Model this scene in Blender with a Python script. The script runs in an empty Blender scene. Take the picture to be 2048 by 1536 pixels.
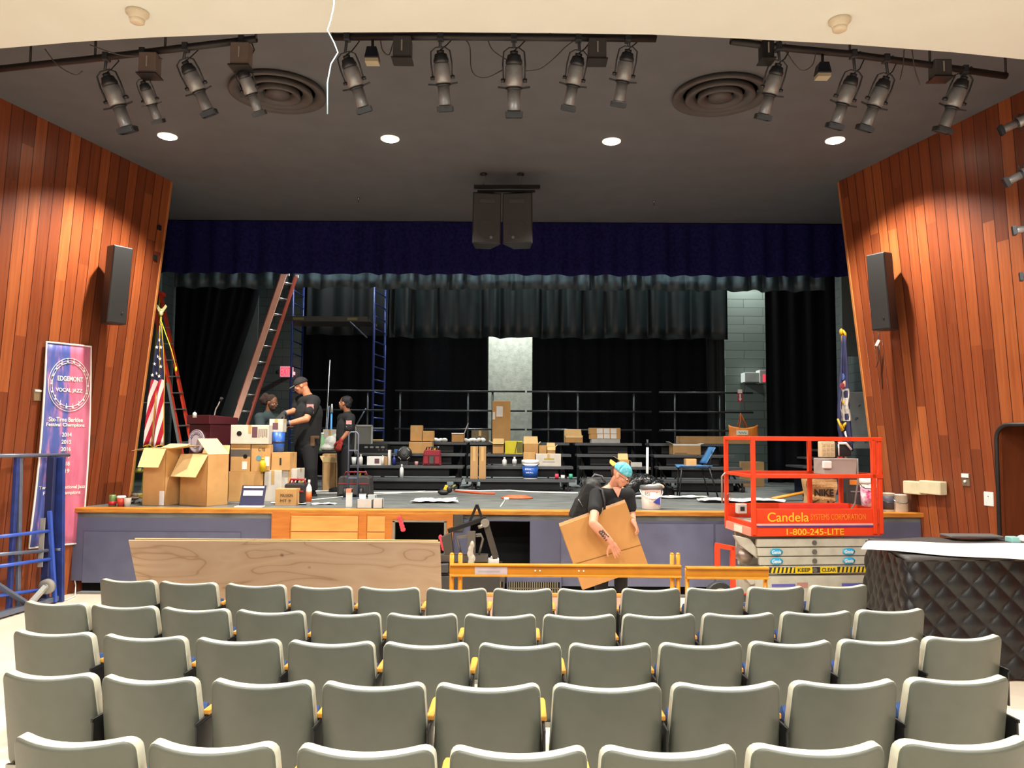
import bpy, math, random
from math import pi, sin, cos, tan, atan, radians
from mathutils import Vector, Matrix, Euler
V = Vector
random.seed(7)
SC = bpy.context.scene
COL = SC.collection

# ---------------------------------------------------------------- camera
FPX = 1540.0
PITCH = atan(102 / FPX)
ROLL = radians(0.35)
EYE = V((0, 0, 2.0))
cam = bpy.data.cameras.new('camera')
cam.sensor_width = 36.0
cam.lens = FPX / 2048 * 36.0
cam.clip_start = 0.05
camo = bpy.data.objects.new('camera', cam)
COL.objects.link(camo)
CR = Matrix.Rotation(pi / 2 + PITCH, 3, 'X') @ Matrix.Rotation(ROLL, 3, 'Z')
camo.matrix_world = Matrix.Translation(EYE) @ CR.to_4x4()
SC.camera = camo

# ---------------------------------------------------------------- world, light, exposure
SC.view_settings.view_transform = 'Standard'
SC.view_settings.look = 'None'
SC.view_settings.gamma = 1.0
SC.view_settings.use_curve_mapping = False
SC.view_settings.exposure = 0.0
SC.cycles.use_denoising = True
SC.cycles.max_bounces = 6
SC.cycles.sample_clamp_indirect = 4.0
SC.cycles.caustics_reflective = False
SC.cycles.caustics_refractive = False
w = bpy.data.worlds.new('world'); SC.world = w; w.use_nodes = True
w.node_tree.nodes['Background'].inputs[0].default_value = (1.0, 0.97, 0.92, 1)
w.node_tree.nodes['Background'].inputs[1].default_value = 0.30

ST = 1.06        # stage height
SY = 9.7         # stage front
CZ = 5.75        # dark ceiling
WZ = 4.9         # white house ceiling

def ray(px, py):
    d = CR @ V(((px - 1024) / FPX, (768 - py) / FPX, -1.0))
    return d
def at(px, py, Y):
    d = ray(px, py); return EYE + d * (Y / d.y)
def onz(px, py, z):
    d = ray(px, py); return EYE + d * ((z - EYE.z) / d.z)
def zat(py, Y, px=1024):
    return at(px, py, Y).z
def proj(P):
    q = CR.transposed() @ (V(P) - EYE)
    return (1024 + FPX * q.x / -q.z, 768 - FPX * q.y / -q.z)

def area_light(name, loc, size, power, color=(1, .93, .82), rot=(0, 0, 0), shape='DISK', sy=None, spread=None):
    l = bpy.data.lights.new(name, 'AREA'); l.shape = shape; l.size = size
    if sy: l.size_y = sy
    l.energy = power; l.color = color
    if spread: l.spread = spread
    o = bpy.data.objects.new(name, l); o.location = loc; o.rotation_euler = rot
    COL.objects.link(o); return o

# recessed house lights in the white ceiling above and behind the seats
for hx in (-3.6, -1.2, 1.2, 3.6):
    for hy in (0.2, 2.4, 4.3):
        area_light('house_light', (hx, hy, WZ - .03), .5, 105, (1, .965, .91))
# the four lit ceiling cans in front of the stage
DOWN = [onz(x, y, CZ) for x, y in ((335, 272), (780, 277), (1223, 282), (1670, 280))]
for p in DOWN:
    l = bpy.data.lights.new('downlight_beam', 'SPOT'); l.energy = 1020; l.spot_size = radians(121); l.spot_blend = .6
    l.shadow_soft_size = .05; l.color = (1, .94, .84)
    o = bpy.data.objects.new('downlight_beam', l); o.location = (p.x, p.y, CZ - .05); COL.objects.link(o)
# work lights above the stage, between the borders
for hx in (-3.2, 0, 3.2):
    area_light('stage_work_light', (hx, 14.0, 6.5), .5, 90, (.95, 1, .97), shape='DISK')
for hx in (-3.4, 0, 3.6):
    area_light('stage_work_light', (hx, 15.1, 6.6), .6, 60, (.93, 1, .96), shape='DISK')
for hx, hp in ((-.05, 750), (5.4, 60)):
    area_light('back_wall_light', (hx, 17.25, 6.3), .3, hp, (.95, 1, .95), rot=(radians(18), 0, 0))

# ---------------------------------------------------------------- materials
def lin(h):
    if isinstance(h, str):
        c = [int(h[i:i + 2], 16) / 255 for i in (0, 2, 4)]
        return tuple(x / 12.92 if x <= .04045 else ((x + .055) / 1.055) ** 2.4 for x in c) + (1,)
    return tuple(h) + (1,) if len(h) == 3 else tuple(h)
MATS = {}
def N(nt, typ, **kw):
    n = nt.nodes.new(typ)
    for k, v in kw.items():
        if k.startswith('_'): setattr(n, k[1:], v)
        else: n.inputs[k.replace('__', ' ')].default_value = v
    return n
def base(name, rough=.5, metal=0.0):
    m = bpy.data.materials.new(name); m.use_nodes = True; nt = m.node_tree
    b = nt.nodes['Principled BSDF']; b.inputs['Roughness'].default_value = rough; b.inputs['Metallic'].default_value = metal
    return m, nt, b
def ramp(nt, fac, stops):
    r = nt.nodes.new('ShaderNodeValToRGB'); e = r.color_ramp.elements
    while len(e) < len(stops): e.new(.5)
    for el, (p, c) in zip(e, stops): el.position = p; el.color = lin(c)
    nt.links.new(fac, r.inputs[0]); return r.outputs[0]
def M(name, c, rough=.5, metal=0.0, c2=None, scale=6.0, bump=0.0, bscale=None, stretch=None, emit=None, estr=0, detail=3, spec=None, alpha=None, trans=None):
    if name in MATS: return MATS[name]
    m, nt, b = base(name, rough, metal)
    tc = nt.nodes.new('ShaderNodeTexCoord'); mp = nt.nodes.new('ShaderNodeMapping')
    nt.links.new(tc.outputs['Object'], mp.inputs[0])
    if stretch: mp.inputs['Scale'].default_value = stretch
    nz = N(nt, 'ShaderNodeTexNoise', Scale=scale, Detail=detail); nt.links.new(mp.outputs[0], nz.inputs['Vector'])
    if c2 is None:
        cl = lin(c); c2v = tuple(x * .86 for x in cl[:3]) + (1,)
    else: c2v = lin(c2)
    col = ramp(nt, nz.outputs[0], [(.35, lin(c)), (.68, c2v)])
    nt.links.new(col, b.inputs['Base Color'])
    if bump:
        bp = N(nt, 'ShaderNodeBump', Strength=bump, Distance=.01)
        n2 = N(nt, 'ShaderNodeTexNoise', Scale=bscale or scale * 6, Detail=2); nt.links.new(mp.outputs[0], n2.inputs['Vector'])
        nt.links.new(n2.outputs[0], bp.inputs['Height']); nt.links.new(bp.outputs[0], b.inputs['Normal'])
    if emit:
        b.inputs['Emission Color'].default_value = lin(emit); b.inputs['Emission Strength'].default_value = estr
    if spec is not None: b.inputs['Specular IOR Level'].default_value = spec
    if alpha is not None: b.inputs['Alpha'].default_value = alpha
    if trans is not None: b.inputs['Transmission Weight'].default_value = trans
    MATS[name] = m; return m

def math_(nt, op, a, b=None):
    n = nt.nodes.new('ShaderNodeMath'); n.operation = op
    for i, x in enumerate((a, b)):
        if x is None: continue
        if isinstance(x, (int, float)): n.inputs[i].default_value = x
        else: nt.links.new(x, n.inputs[i])
    return n.outputs[0]

def plank_material():
    m, nt, b = base('stained_plank_wood', .36)
    uv = nt.nodes.new('ShaderNodeUVMap'); uv.uv_map = 'UVMap'
    sp = nt.nodes.new('ShaderNodeSeparateXYZ'); nt.links.new(uv.outputs[0], sp.inputs[0])
    u, v = sp.outputs[0], sp.outputs[1]
    pid = math_(nt, 'FLOOR', u); fr = math_(nt, 'FRACT', u)
    wn = N(nt, 'ShaderNodeTexWhiteNoise', _noise_dimensions='1D'); nt.links.new(pid, wn.inputs['W'])
    off = math_(nt, 'MULTIPLY', wn.outputs['Value'], 7.0)
    row = math_(nt, 'FLOOR', math_(nt, 'DIVIDE', math_(nt, 'ADD', v, off), 2.9))
    cid = math_(nt, 'ADD', math_(nt, 'MULTIPLY', pid, 13.37), math_(nt, 'MULTIPLY', row, 3.71))
    w2 = N(nt, 'ShaderNodeTexWhiteNoise', _noise_dimensions='1D'); nt.links.new(cid, w2.inputs['W'])
    col = ramp(nt, w2.outputs['Value'], [(0, '743b20'), (.35, '864526'), (.7, '954e2a'), (1, 'a85f34')])
    cb = nt.nodes.new('ShaderNodeCombineXYZ')
    nt.links.new(math_(nt, 'MULTIPLY', u, 2.2), cb.inputs[0]); nt.links.new(math_(nt, 'MULTIPLY', v, .45), cb.inputs[1]); nt.links.new(cid, cb.inputs[2])
    nz = N(nt, 'ShaderNodeTexNoise', Scale=2.2, Detail=5, Roughness=.6); nt.links.new(cb.outputs[0], nz.inputs['Vector'])
    mx = nt.nodes.new('ShaderNodeMixRGB'); mx.blend_type = 'MULTIPLY'; mx.inputs[0].default_value = .75
    nt.links.new(col, mx.inputs[1]); nt.links.new(ramp(nt, nz.outputs[0], [(.3, 'cdb0a4'), (.7, 'ffffff')]), mx.inputs[2])
    edge = math_(nt, 'GREATER_THAN', math_(nt, 'ABSOLUTE', math_(nt, 'SUBTRACT', fr, .5)), .465)
    m2 = nt.nodes.new('ShaderNodeMixRGB'); nt.links.new(edge, m2.inputs[0]); nt.links.new(mx.outputs[0], m2.inputs[1]); m2.inputs[2].default_value = lin('45190d')
    nt.links.new(m2.outputs[0], b.inputs['Base Color'])
    bp = N(nt, 'ShaderNodeBump', Strength=.6, Distance=.006); bp.invert = True
    nt.links.new(edge, bp.inputs['Height']); nt.links.new(bp.outputs[0], b.inputs['Normal'])
    return m
def block_material(name, c1, c2, cm, sw=.4, sh=.2, bumps=.5, axis='XZ'):
    m, nt, b = base(name, .7)
    tc = nt.nodes.new('ShaderNodeTexCoord'); sp = nt.nodes.new('ShaderNodeSeparateXYZ'); nt.links.new(tc.outputs['Object'], sp.inputs[0])
    cb = nt.nodes.new('ShaderNodeCombineXYZ')
    nt.links.new(sp.outputs['XYZ'.index(axis[0])], cb.inputs[0]); nt.links.new(sp.outputs['XYZ'.index(axis[1])], cb.inputs[1])
    bk = N(nt, 'ShaderNodeTexBrick', Scale=1.0, Color1=lin(c1), Color2=lin(c2), Mortar=lin(cm))
    bk.inputs['Mortar Size'].default_value = .008; bk.inputs['Brick Width'].default_value = sw; bk.inputs['Row Height'].default_value = sh
    nt.links.new(cb.outputs[0], bk.inputs['Vector']); nt.links.new(bk.outputs['Color'], b.inputs['Base Color'])
    bp = N(nt, 'ShaderNodeBump', Strength=bumps, Distance=.01); bp.invert = True
    nt.links.new(bk.outputs['Fac'], bp.inputs['Height']); nt.links.new(bp.outputs[0], b.inputs['Normal'])
    return m
PLANK = plank_material()
CREAM = M('cream_plaster', 'e4e7e2', .8, c2='e0e3dc', scale=2)
DARKC = M('charcoal_ceiling_paint', '5f6167', .85, c2='5a5c61', scale=3)
FLOORM = M('cream_vinyl_tile', 'e3d8c4', .35, c2='d8cbb4', scale=1.5)
STAGEM = M('scuffed_grey_stage_floor', '6c7170', .5, c2='4e5251', scale=5, detail=8, stretch=(.6, 2.5, 1))
LIPW = M('orange_oak_edge', 'cf8a35', .35, c2='b06f24', scale=4, stretch=(1, 8, 8))
NAVYP = M('purple_grey_paint', '5b5f79', .5, c2='565a73', scale=2)
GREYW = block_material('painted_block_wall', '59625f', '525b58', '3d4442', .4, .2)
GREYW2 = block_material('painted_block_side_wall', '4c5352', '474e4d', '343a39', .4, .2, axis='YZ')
PALEW = M('pale_plaster', 'b9bdb2', .7, c2='a4a89d', scale=12, bump=.2)
SEATG = M('grey_green_seat_plastic', '55584f', .42, c2='51544b', scale=8, spec=.45)
BLUEF = M('blue_upholstery', '2f4d86', .85, c2='27406f', scale=60, bump=.2)
SEATE = M('seat_rim_highlight', 'b9b8a6', .4, c2='b2b19f')  # paler than the shell plastic: light from above painted onto the rim
ARMW = M('light_oak_armrest', 'e6a341', .35, c2='cd8a30', scale=8, stretch=(6, 1, 6))
CHROME = M('chrome_steel', '9a9a96', .25, 1.0)
BLACKM = M('black_metal', '1a1a1b', .4, .3)
BLACKP = M('black_plastic', '1e1e20', .5)
DKGREY = M('dark_grey_plastic', '3a3b3c', .5)
VELV = M('navy_velvet', '26245c', 1.0, c2='1c1b46', scale=20, spec=.05)
BVELV = M('black_drape', '15171d', .9, c2='0f1115', scale=20, spec=.2)
GDRAPE = M('charcoal_sateen_border', '44555a', .4, c2='35444a', scale=10)
CARD = M('cardboard', 'cb9d62', .8, c2='c19258', scale=5)
CARDL = M('cardboard_inner_face', 'e6c88e', .8, c2='dfbd82', scale=5)
CARDD = M('dull_cardboard', 'ab8658', .8, c2='9d7a4f', scale=5)
WHITE = M('white_paint', 'e8e6e0', .5)
PAPER = M('white_paper', 'f1efe9', .7)
TAPE = M('packing_tape', 'c9a369', .3)
PLY = M('pine_plywood', 'cfa57c', .6, c2='b98d66', scale=1.6, stretch=(1, 1, 6), detail=6)
REDM = M('red_plastic', 'b3202a', .4)
YEL = M('yellow_plastic', 'e5c21e', .4)
GOLD = M('gold_fringe', 'd9a520', .4, .3)
LIFTR = M('orange_red_paint', 'e2421b', .35, c2='d63d18', scale=8)
LIFTG = M('light_grey_paint', 'b9b4a4', .4, c2='a9a494', scale=8)
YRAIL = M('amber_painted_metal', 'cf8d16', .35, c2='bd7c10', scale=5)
SCAFB = M('blue_painted_steel', '2b3f86', .4, .1, c2='25346c', scale=10)
SCAFG = M('grey_blue_steel', '6c7486', .4, .4)
SKIN = M('light_skin', 'd79a7c', .55, c2='cb8b6d', scale=12)
SKIN2 = M('tan_skin', 'b97f5c', .55, c2='a96f4e', scale=12)
SKIN3 = M('brown_skin', '7d5238', .55, c2='6d4630', scale=12)
BSHIRT = M('black_cotton', '17181a', .9, c2='121315', scale=30)
INK = M('dark_ink', '2a2522', .7)
WINK = M('white_ink', 'f2efe6', .6)

# ---------------------------------------------------------------- mesh builder
class G:
    def __init__(s): s.v = []; s.f = []; s.mi = []; s.uv = {}; s.m = 0; s.sm = []; s.smooth = False
    def add(s, vs, fs, X=None):
        o = len(s.v)
        for p in vs:
            p = V(p)
            if X is not None: p = X @ p
            s.v.append(p)
        for f in fs: s.f.append([i + o for i in f]); s.mi.append(s.m); s.sm.append(s.smooth)
        return o
    def box(s, c, d, R=None):
        x, y, z = d[0] / 2, d[1] / 2, d[2] / 2
        vs = [V((a * x, b * y, e * z)) for e in (-1, 1) for b in (-1, 1) for a in (-1, 1)]
        if R is not None: vs = [R @ p for p in vs]
        vs = [p + V(c) for p in vs]
        return s.add(vs, [(0, 2, 3, 1), (4, 5, 7, 6), (0, 1, 5, 4), (2, 6, 7, 3), (0, 4, 6, 2), (1, 3, 7, 5)])
    def bx(s, x0, x1, y0, y1, z0, z1):
        return s.box(((x0 + x1) / 2, (y0 + y1) / 2, (z0 + z1) / 2), (x1 - x0, y1 - y0, z1 - z0))
    def bar(s, p, q, w, h, up=(0, 0, 1)):
        p, q = V(p), V(q); d = q - p; L = d.length
        if L < 1e-6: return
        d.normalize(); a = V(up)
        if abs(d.dot(a)) > .98: a = V((0, 1, 0))
        x = d.cross(a).normalized(); z = x.cross(d)
        R = Matrix((x, d, z)).transposed()
        s.box((p + q) / 2, (w, L, h), R)
    def cyl(s, p, q, r, r2=None, n=12, cap=True):
        p, q = V(p), V(q); r2 = r if r2 is None else r2
        d = (q - p)
        if d.length < 1e-6: return
        d.normalize(); a = V((0, 0, 1)) if abs(d.z) < .9 else V((1, 0, 0))
        x = d.cross(a).normalized(); y = d.cross(x)
        vs = []
        for c, rr in ((p, r), (q, r2)):
            for i in range(n):
                t = 2 * pi * i / n; vs.append(c + (x * cos(t) + y * sin(t)) * rr)
        sm = s.smooth; s.smooth = True
        o = s.add(vs, [(i, i + n, (i + 1) % n + n, (i + 1) % n) for i in range(n)])
        s.smooth = False
        if cap:
            s.add([], []); s.f.append([o + i for i in range(n)]); s.f.append([o + n + i for i in reversed(range(n))]); s.mi += [s.m, s.m]; s.sm += [False, False]
        s.smooth = sm
    def tube(s, pts, r, n=8, closed=False):
        pts = [V(p) for p in pts]; k = len(pts); fr = None; rings = []
        for i, p in enumerate(pts):
            a = pts[(i - 1) % k] if (i > 0 or closed) else p; b = pts[(i + 1) % k] if (i < k - 1 or closed) else p
            t = (b - a)
            if t.length < 1e-9: t = V((0, 0, 1))
            t.normalize()
            if fr is None:
                u = t.cross(V((0, 0, 1)))
                if u.length < .1: u = t.cross(V((1, 0, 0)))
            else: u = fr - t * fr.dot(t)
            u.normalize(); fr = u; w_ = t.cross(u)
            rr = r[i] if isinstance(r, (list, tuple)) else r
            rings.append([p + (u * cos(2 * pi * j / n) + w_ * sin(2 * pi * j / n)) * rr for j in range(n)])
        o = len(s.v); vs = [x for rg in rings for x in rg]; fs = []
        for i in range(k if closed else k - 1):
            for j in range(n):
                a = i * n + j; b = i * n + (j + 1) % n; c = ((i + 1) % k) * n + (j + 1) % n; d = ((i + 1) % k) * n + j
                fs.append((a, b, c, d))
        if not closed: fs += [tuple(reversed(range(n))), tuple((k - 1) * n + j for j in range(n))]
        sm = s.smooth; s.smooth = True; s.add(vs, fs); s.smooth = sm
    def lathe(s, prof, c=(0, 0, 0), n=20, X=None, sx=1, sy=1):
        vs = []; fs = []; k = len(prof)
        for r, z in prof:
            for i in range(n):
                t = 2 * pi * i / n; vs.append(V((r * cos(t) * sx, r * sin(t) * sy, z)))
        for a in range(k - 1):
            for i in range(n):
                j = (i + 1) % n; fs.append((a * n + i, a * n + j, (a + 1) * n + j, (a + 1) * n + i))
        fs.append(tuple(reversed(range(n)))); fs.append(tuple((k - 1) * n + i for i in range(n)))
        XX = Matrix.Translation(V(c)) @ (X.to_4x4() if X is not None else Matrix.Identity(4))
        sm = s.smooth; s.smooth = True; s.add(vs, fs, XX); s.smooth = sm
    def ell(s, c, r, R=None, n=14, m=9):
        vs = []; fs = []
        for a in range(m + 1):
            ph = -pi / 2 + pi * a / m
            for i in range(n):
                t = 2 * pi * i / n; vs.append(V((r[0] * cos(ph) * cos(t), r[1] * cos(ph) * sin(t), r[2] * sin(ph))))
        for a in range(m):
            for i in range(n):
                j = (i + 1) % n; fs.append((a * n + i, a * n + j, (a + 1) * n + j, (a + 1) * n + i))
        XX = Matrix.Translation(V(c)) @ (R.to_4x4() if R is not None else Matrix.Identity(4))
        sm = s.smooth; s.smooth = True; s.add(vs, fs, XX); s.smooth = sm
    def cap(s, p, q, r1, r2):   # capsule
        s.cyl(p, q, r1, r2, n=14); s.ell(p, (r1,) * 3); s.ell(q, (r2,) * 3)
    def prism(s, poly, y0, y1, plane='XZ'):
        n = len(poly)
        def P(a, b, c): return (a, c, b) if plane == 'XZ' else ((a, b, c) if plane == 'XY' else (c, a, b))
        vs = [P(a, b, y0) for a, b in poly] + [P(a, b, y1) for a, b in poly]
        return s.add(vs, [tuple(range(n)), tuple(reversed(range(n, 2 * n)))] + [(i, i + n, (i + 1) % n + n, (i + 1) % n) for i in range(n)])
    def grid(s, fn, nu, nv, uvfn=None):
        vs = [fn(i / nu, j / nv) for j in range(nv + 1) for i in range(nu + 1)]
        f0 = len(s.f)
        o = s.add(vs, [(j * (nu + 1) + i, j * (nu + 1) + i + 1, (j + 1) * (nu + 1) + i + 1, (j + 1) * (nu + 1) + i) for j in range(nv) for i in range(nu)])
        if uvfn:
            for j in range(nv + 1):
                for i in range(nu + 1): s.uv[o + j * (nu + 1) + i] = uvfn(i / nu, j / nv)
        return o
    def build(s, name, mat, parent=None, bev=0, solid=0, smooth=None, loc=None, rot=None, fix=True):
        me = bpy.data.meshes.new(name); me.from_pydata([tuple(p) for p in s.v], [], s.f)
        ms = mat if isinstance(mat, (list, tuple)) else [mat]
        for m in ms: me.materials.append(m)
        for i, p in enumerate(me.polygons):
            p.material_index = min(s.mi[i], len(ms) - 1); p.use_smooth = s.sm[i] if smooth is None else smooth
        if s.uv:
            ul = me.uv_layers.new(name='UVMap')
            for l in me.loops: ul.data[l.index].uv = s.uv.get(l.vertex_index, (0, 0))
        if fix:
            import bmesh
            b = bmesh.new(); b.from_mesh(me); bmesh.ops.recalc_face_normals(b, faces=b.faces); b.to_mesh(me); b.free()
        me.update()
        o = bpy.data.objects.new(name, me); COL.objects.link(o)
        if parent is not None: o.parent = parent
        if loc is not None: o.location = loc
        if rot is not None: o.rotation_euler = rot
        if solid:
            md = o.modifiers.new('thickness', 'SOLIDIFY'); md.thickness = solid; md.offset = 0
        if bev:
            md = o.modifiers.new('bevel', 'BEVEL'); md.width = bev; md.segments = 2; md.limit_method = 'ANGLE'; md.angle_limit = radians(40)
        return o

def tag(o, label, cat, group=None, kind=None):
    o['label'] = label; o['category'] = cat
    if group: o['group'] = group
    if kind: o['kind'] = kind
    return o
def T(name, label, cat, loc=(0, 0, 0), rz=0.0, group=None, rot=None):
    o = bpy.data.objects.new(name, None); COL.objects.link(o); o.location = loc
    o.rotation_euler = rot if rot is not None else (0, 0, rz); o.empty_display_size = .1
    return tag(o, label, cat, group)
def S(o): o['kind'] = 'structure'; return o
def dup(root, loc, rz=0.0, label=None, group=None, rot=None):
    r = root.copy(); COL.objects.link(r); r.location = loc; r.rotation_euler = rot if rot is not None else (0, 0, rz)
    if label: r['label'] = label
    if group: r['group'] = group
    for ch in root.children:
        c = ch.copy(); COL.objects.link(c); c.parent = r
        for g in ch.children:
            d = g.copy(); COL.objects.link(d); d.parent = c
    return r
def text(name, s, mat, parent, loc, w=None, size=.1, rot=(pi / 2, 0, 0), ext=.001, h=None, arc=None, shear=0, off=0.0, top=True):
    cu = bpy.data.curves.new(name, 'FONT'); cu.body = s; cu.size = size; cu.align_x = 'CENTER'; cu.align_y = 'CENTER'
    cu.extrude = ext; cu.shear = shear; cu.offset = off
    t = bpy.data.objects.new(name, cu); COL.objects.link(t)
    dg = bpy.context.evaluated_depsgraph_get()
    me = bpy.data.meshes.new_from_object(t.evaluated_get(dg)); bpy.data.objects.remove(t); bpy.data.curves.remove(cu)
    xs = [v.co.x for v in me.vertices]; ys = [v.co.y for v in me.vertices]
    cx, cy = (min(xs) + max(xs)) / 2, (min(ys) + max(ys)) / 2; W, H = max(xs) - min(xs), max(ys) - min(ys)
    sx = w / W if w else 1; sy = h / H if h else sx
    for v in me.vertices:
        x, y = (v.co.x - cx) * sx, (v.co.y - cy) * sy
        if arc:
            a = x / arc
            if top: x, y = sin(a) * (arc + y), cos(a) * (arc + y)
            else: x, y = sin(a) * (arc - y), -cos(a) * (arc - y)
        v.co.x, v.co.y = x, y
    me.materials.clear(); me.materials.append(mat)
    o = bpy.data.objects.new(name, me); COL.objects.link(o); o.parent = parent; o.location = loc; o.rotation_euler = rot
    return o

# ---------------------------------------------------------------- the room
def wall_x(side, Y): return (-5.49 - .24 * (Y - SY) * -1) if side < 0 else (5.14 - .24 * (Y - SY))
def wallpt(side, Y, z): return V((wall_x(side, Y), Y, z))
def solveY(side, px, z):
    lo, hi = 3.0, 16.0
    for _ in range(50):
        m = (lo + hi) / 2; x = proj(wallpt(side, m, z))[0]
        if (x - px) * side > 0: lo = m     # nearer -> further from the middle
        else: hi = m
    return lo
YB = {-1: solveY(-1, 255, ST), 1: solveY(1, 1760, ST)}
YT = {-1: solveY(-1, 341, CZ), 1: solveY(1, 1679, CZ)}
print('edges', YB, YT, proj(wallpt(-1, YT[-1], CZ)), proj(wallpt(1, YT[1], CZ)))
def edgeY(side, z):
    t = (z - ST) / (CZ - ST); return YB[side] + (YT[side] - YB[side]) * t
# u measured in planks from the proscenium edge; the planks fan with the slanted edge
FAN = 5.5
def wallu(side, Y, z):
    e = edgeY(side, z); k = max(0.0, 1 - (e - Y) / FAN) ** 1.5
    e0 = edgeY(side, 3.4)
    return ((e0 + (e - e0) * k) - Y) / .155 + (0 if side < 0 else 37)
def wall(name, side, patches):
    g = G()
    for (ya, yb, za, zb) in patches:   # ya/yb numbers or None for the slanted edge
        def fn(u, v):
            z = za + (zb - za) * v; e = edgeY(side, z) if yb is None else yb
            return wallpt(side, ya + (e - ya) * u, z)
        g.grid(fn, 24, 12, lambda u, v: (wallu(side, fn(u, v).y, fn(u, v).z), fn(u, v).z))
    return S(g.build(name, PLANK, solid=.03, fix=False))
wall('wall_left', -1, [(-1.0, None, 0, CZ)])
DY0, DY1, DZ = 7.5, 8.55, zat(853, 8.55, 2000)
wall('wall_right', 1, [(DY1, None, 0, CZ), (DY0, DY1, DZ, CZ), (-1.0, DY0, 0, CZ)])
for sd, nm in ((-1, 'trim_1'), (1, 'trim_2')):   # pale edge moulding of the slanted proscenium edge
    g = G(); a, b = wallpt(sd, edgeY(sd, 0) + .012, 0), wallpt(sd, edgeY(sd, CZ) + .012, CZ - .01)
    g.bar(a, b, .035, .05); S(g.build(nm, M('honey_trim', 'c98046', .4)))
    g = G(); a, b = wallpt(sd, edgeY(sd, 0) + .3, 0), wallpt(sd, edgeY(sd, CZ) + .3, CZ - .01)
    off = V((.0, .28, 0))
g = G(); g.bx(-9, 9, -4, SY + .1, -.2, 0); S(g.build('floor', FLOORM))
# rake under the rear rows
def rake(y): return 0.0 if y > 5.4 else (5.4 - y) * .05
g = G(); g.grid(lambda u, v: (-9 + 18 * u, -4 + 9.4 * v, rake(-4 + 9.4 * v) + .001), 2, 12); S(g.build('floor_rake', FLOORM))
# dark forestage ceiling and the curved white house ceiling
g = G(); g.bx(-9, 9, 3.0, 13.4, CZ, CZ + .1); S(g.build('ceiling', DARKC))
EDGE = [(-60, 101), (0, 97), (150, 84), (300, 75), (450, 69), (620, 65), (850, 64), (1100, 66), (1300, 69), (1500, 78), (1700, 89), (1900, 104), (2048, 119), (2110, 126)]
ep = [onz(x, y, WZ) for x, y in EDGE]
d0 = ep[0] + (ep[0] - ep[1]).normalized() * 3; d1 = ep[-1] + (ep[-1] - ep[-2]).normalized() * 3
top = [V((-9, d0.y + .8, WZ)), d0] + ep + [d1, V((9, d1.y + .8, WZ))]
g = G(); n = len(top)
vs = top + [V((p.x, p.y, WZ + .18)) for p in top] + [V((p.x, -4, WZ)) for p in top]
g.add(vs, [(i, i + 1, n + i + 1, n + i) for i in range(n - 1)] + [(i, 2 * n + i, 2 * n + i + 1, i + 1) for i in range(n - 1)])
S(g.build('ceiling_house', CREAM, fix=False))
print('white edge Y', [round(p.y, 2) for p in ep])
# stage
g = G(); g.bx(-8, 8, SY + .02, 19, ST - .12, ST); S(g.build('floor_stage', STAGEM))
XL, XR = wall_x(-1, SY) + .02, wall_x(1, SY) - .02
XR += .0
g = G(); g.bx(XL - .05, XR + .06, SY - .035, SY + .12, ST - .055, ST + .004); S(g.build('trim_3', LIPW, bev=.012))
def fpx(px, y=1100): return at(px, y, SY).x
def fz(py, px=1024): return at(px, py, SY).z
g = G(); KZ = .16
o1, o2, t1 = fpx(940), fpx(1060), fz(1043)
h1_, h2_, t2 = fpx(787), fpx(891), fz(1045)
g.bx(XL, h1_, SY + .02, SY + .08, KZ, ST - .055); g.bx(h2_, o1, SY + .02, SY + .08, KZ, ST - .055); g.bx(h1_, h2_, SY + .02, SY + .08, t2, ST - .055); g.bx(h1_, h2_, SY + .02, SY + .08, KZ, fz(1135)); g.bx(o2, XR, SY + .02, SY + .08, KZ, ST - .055)
g.bx(o1, o2, SY + .02, SY + .08, t1, ST - .055); g.bx(o1, o2, SY + .02, SY + .08, KZ, fz(1130))
S(g.build('wall_stage_front', NAVYP, fix=False))
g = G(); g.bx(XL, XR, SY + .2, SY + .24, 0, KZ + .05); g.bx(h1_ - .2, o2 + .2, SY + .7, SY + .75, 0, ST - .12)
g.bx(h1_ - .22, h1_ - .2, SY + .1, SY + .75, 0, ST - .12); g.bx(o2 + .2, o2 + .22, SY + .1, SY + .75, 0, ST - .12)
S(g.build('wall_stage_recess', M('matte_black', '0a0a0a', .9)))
for i, (xa, xb, ya, yb) in enumerate(((1122, 1428, 1046, 1172), (1432, 1500, 1046, 1172), (165, 480, 1068, 1171))):
    g = G(); g.bx(fpx(xa), fpx(xb), SY + .008, SY + .02, fz(yb), fz(ya)); S(g.build('trim_%d' % (4 + i), M('purple_grey_panel_%d' % i, '6a6e8c' if i < 2 else '5f637d', .5), bev=.004))
# stage house shell
g = G(); g.bx(-8, 8, 18, 18.1, ST, 7.2); S(g.build('wall_back', GREYW))
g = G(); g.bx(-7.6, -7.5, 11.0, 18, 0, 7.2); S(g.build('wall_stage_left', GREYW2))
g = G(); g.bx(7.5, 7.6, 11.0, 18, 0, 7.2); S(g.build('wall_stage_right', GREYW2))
g = G(); g.bx(-8, 8, 13.4, 18.1, 7.0, 7.1); S(g.build('ceiling_stage', M('black_ceiling', '141414', .9)))
g = G(); g.bx(-8, 8, 13.36, 13.4, CZ, 7.1); S(g.build('wall_proscenium_header', M('black_ceiling', '141414', .9)))
# pale wall strip at the back centre
cx0, cx1 = at(972, 700, 17.6).x, at(1068, 700, 17.6).x
g = G(); g.bx(cx0, cx1, 17.55, 17.95, ST, 4.6); S(g.build('column_back', PALEW, bev=.01))
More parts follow.
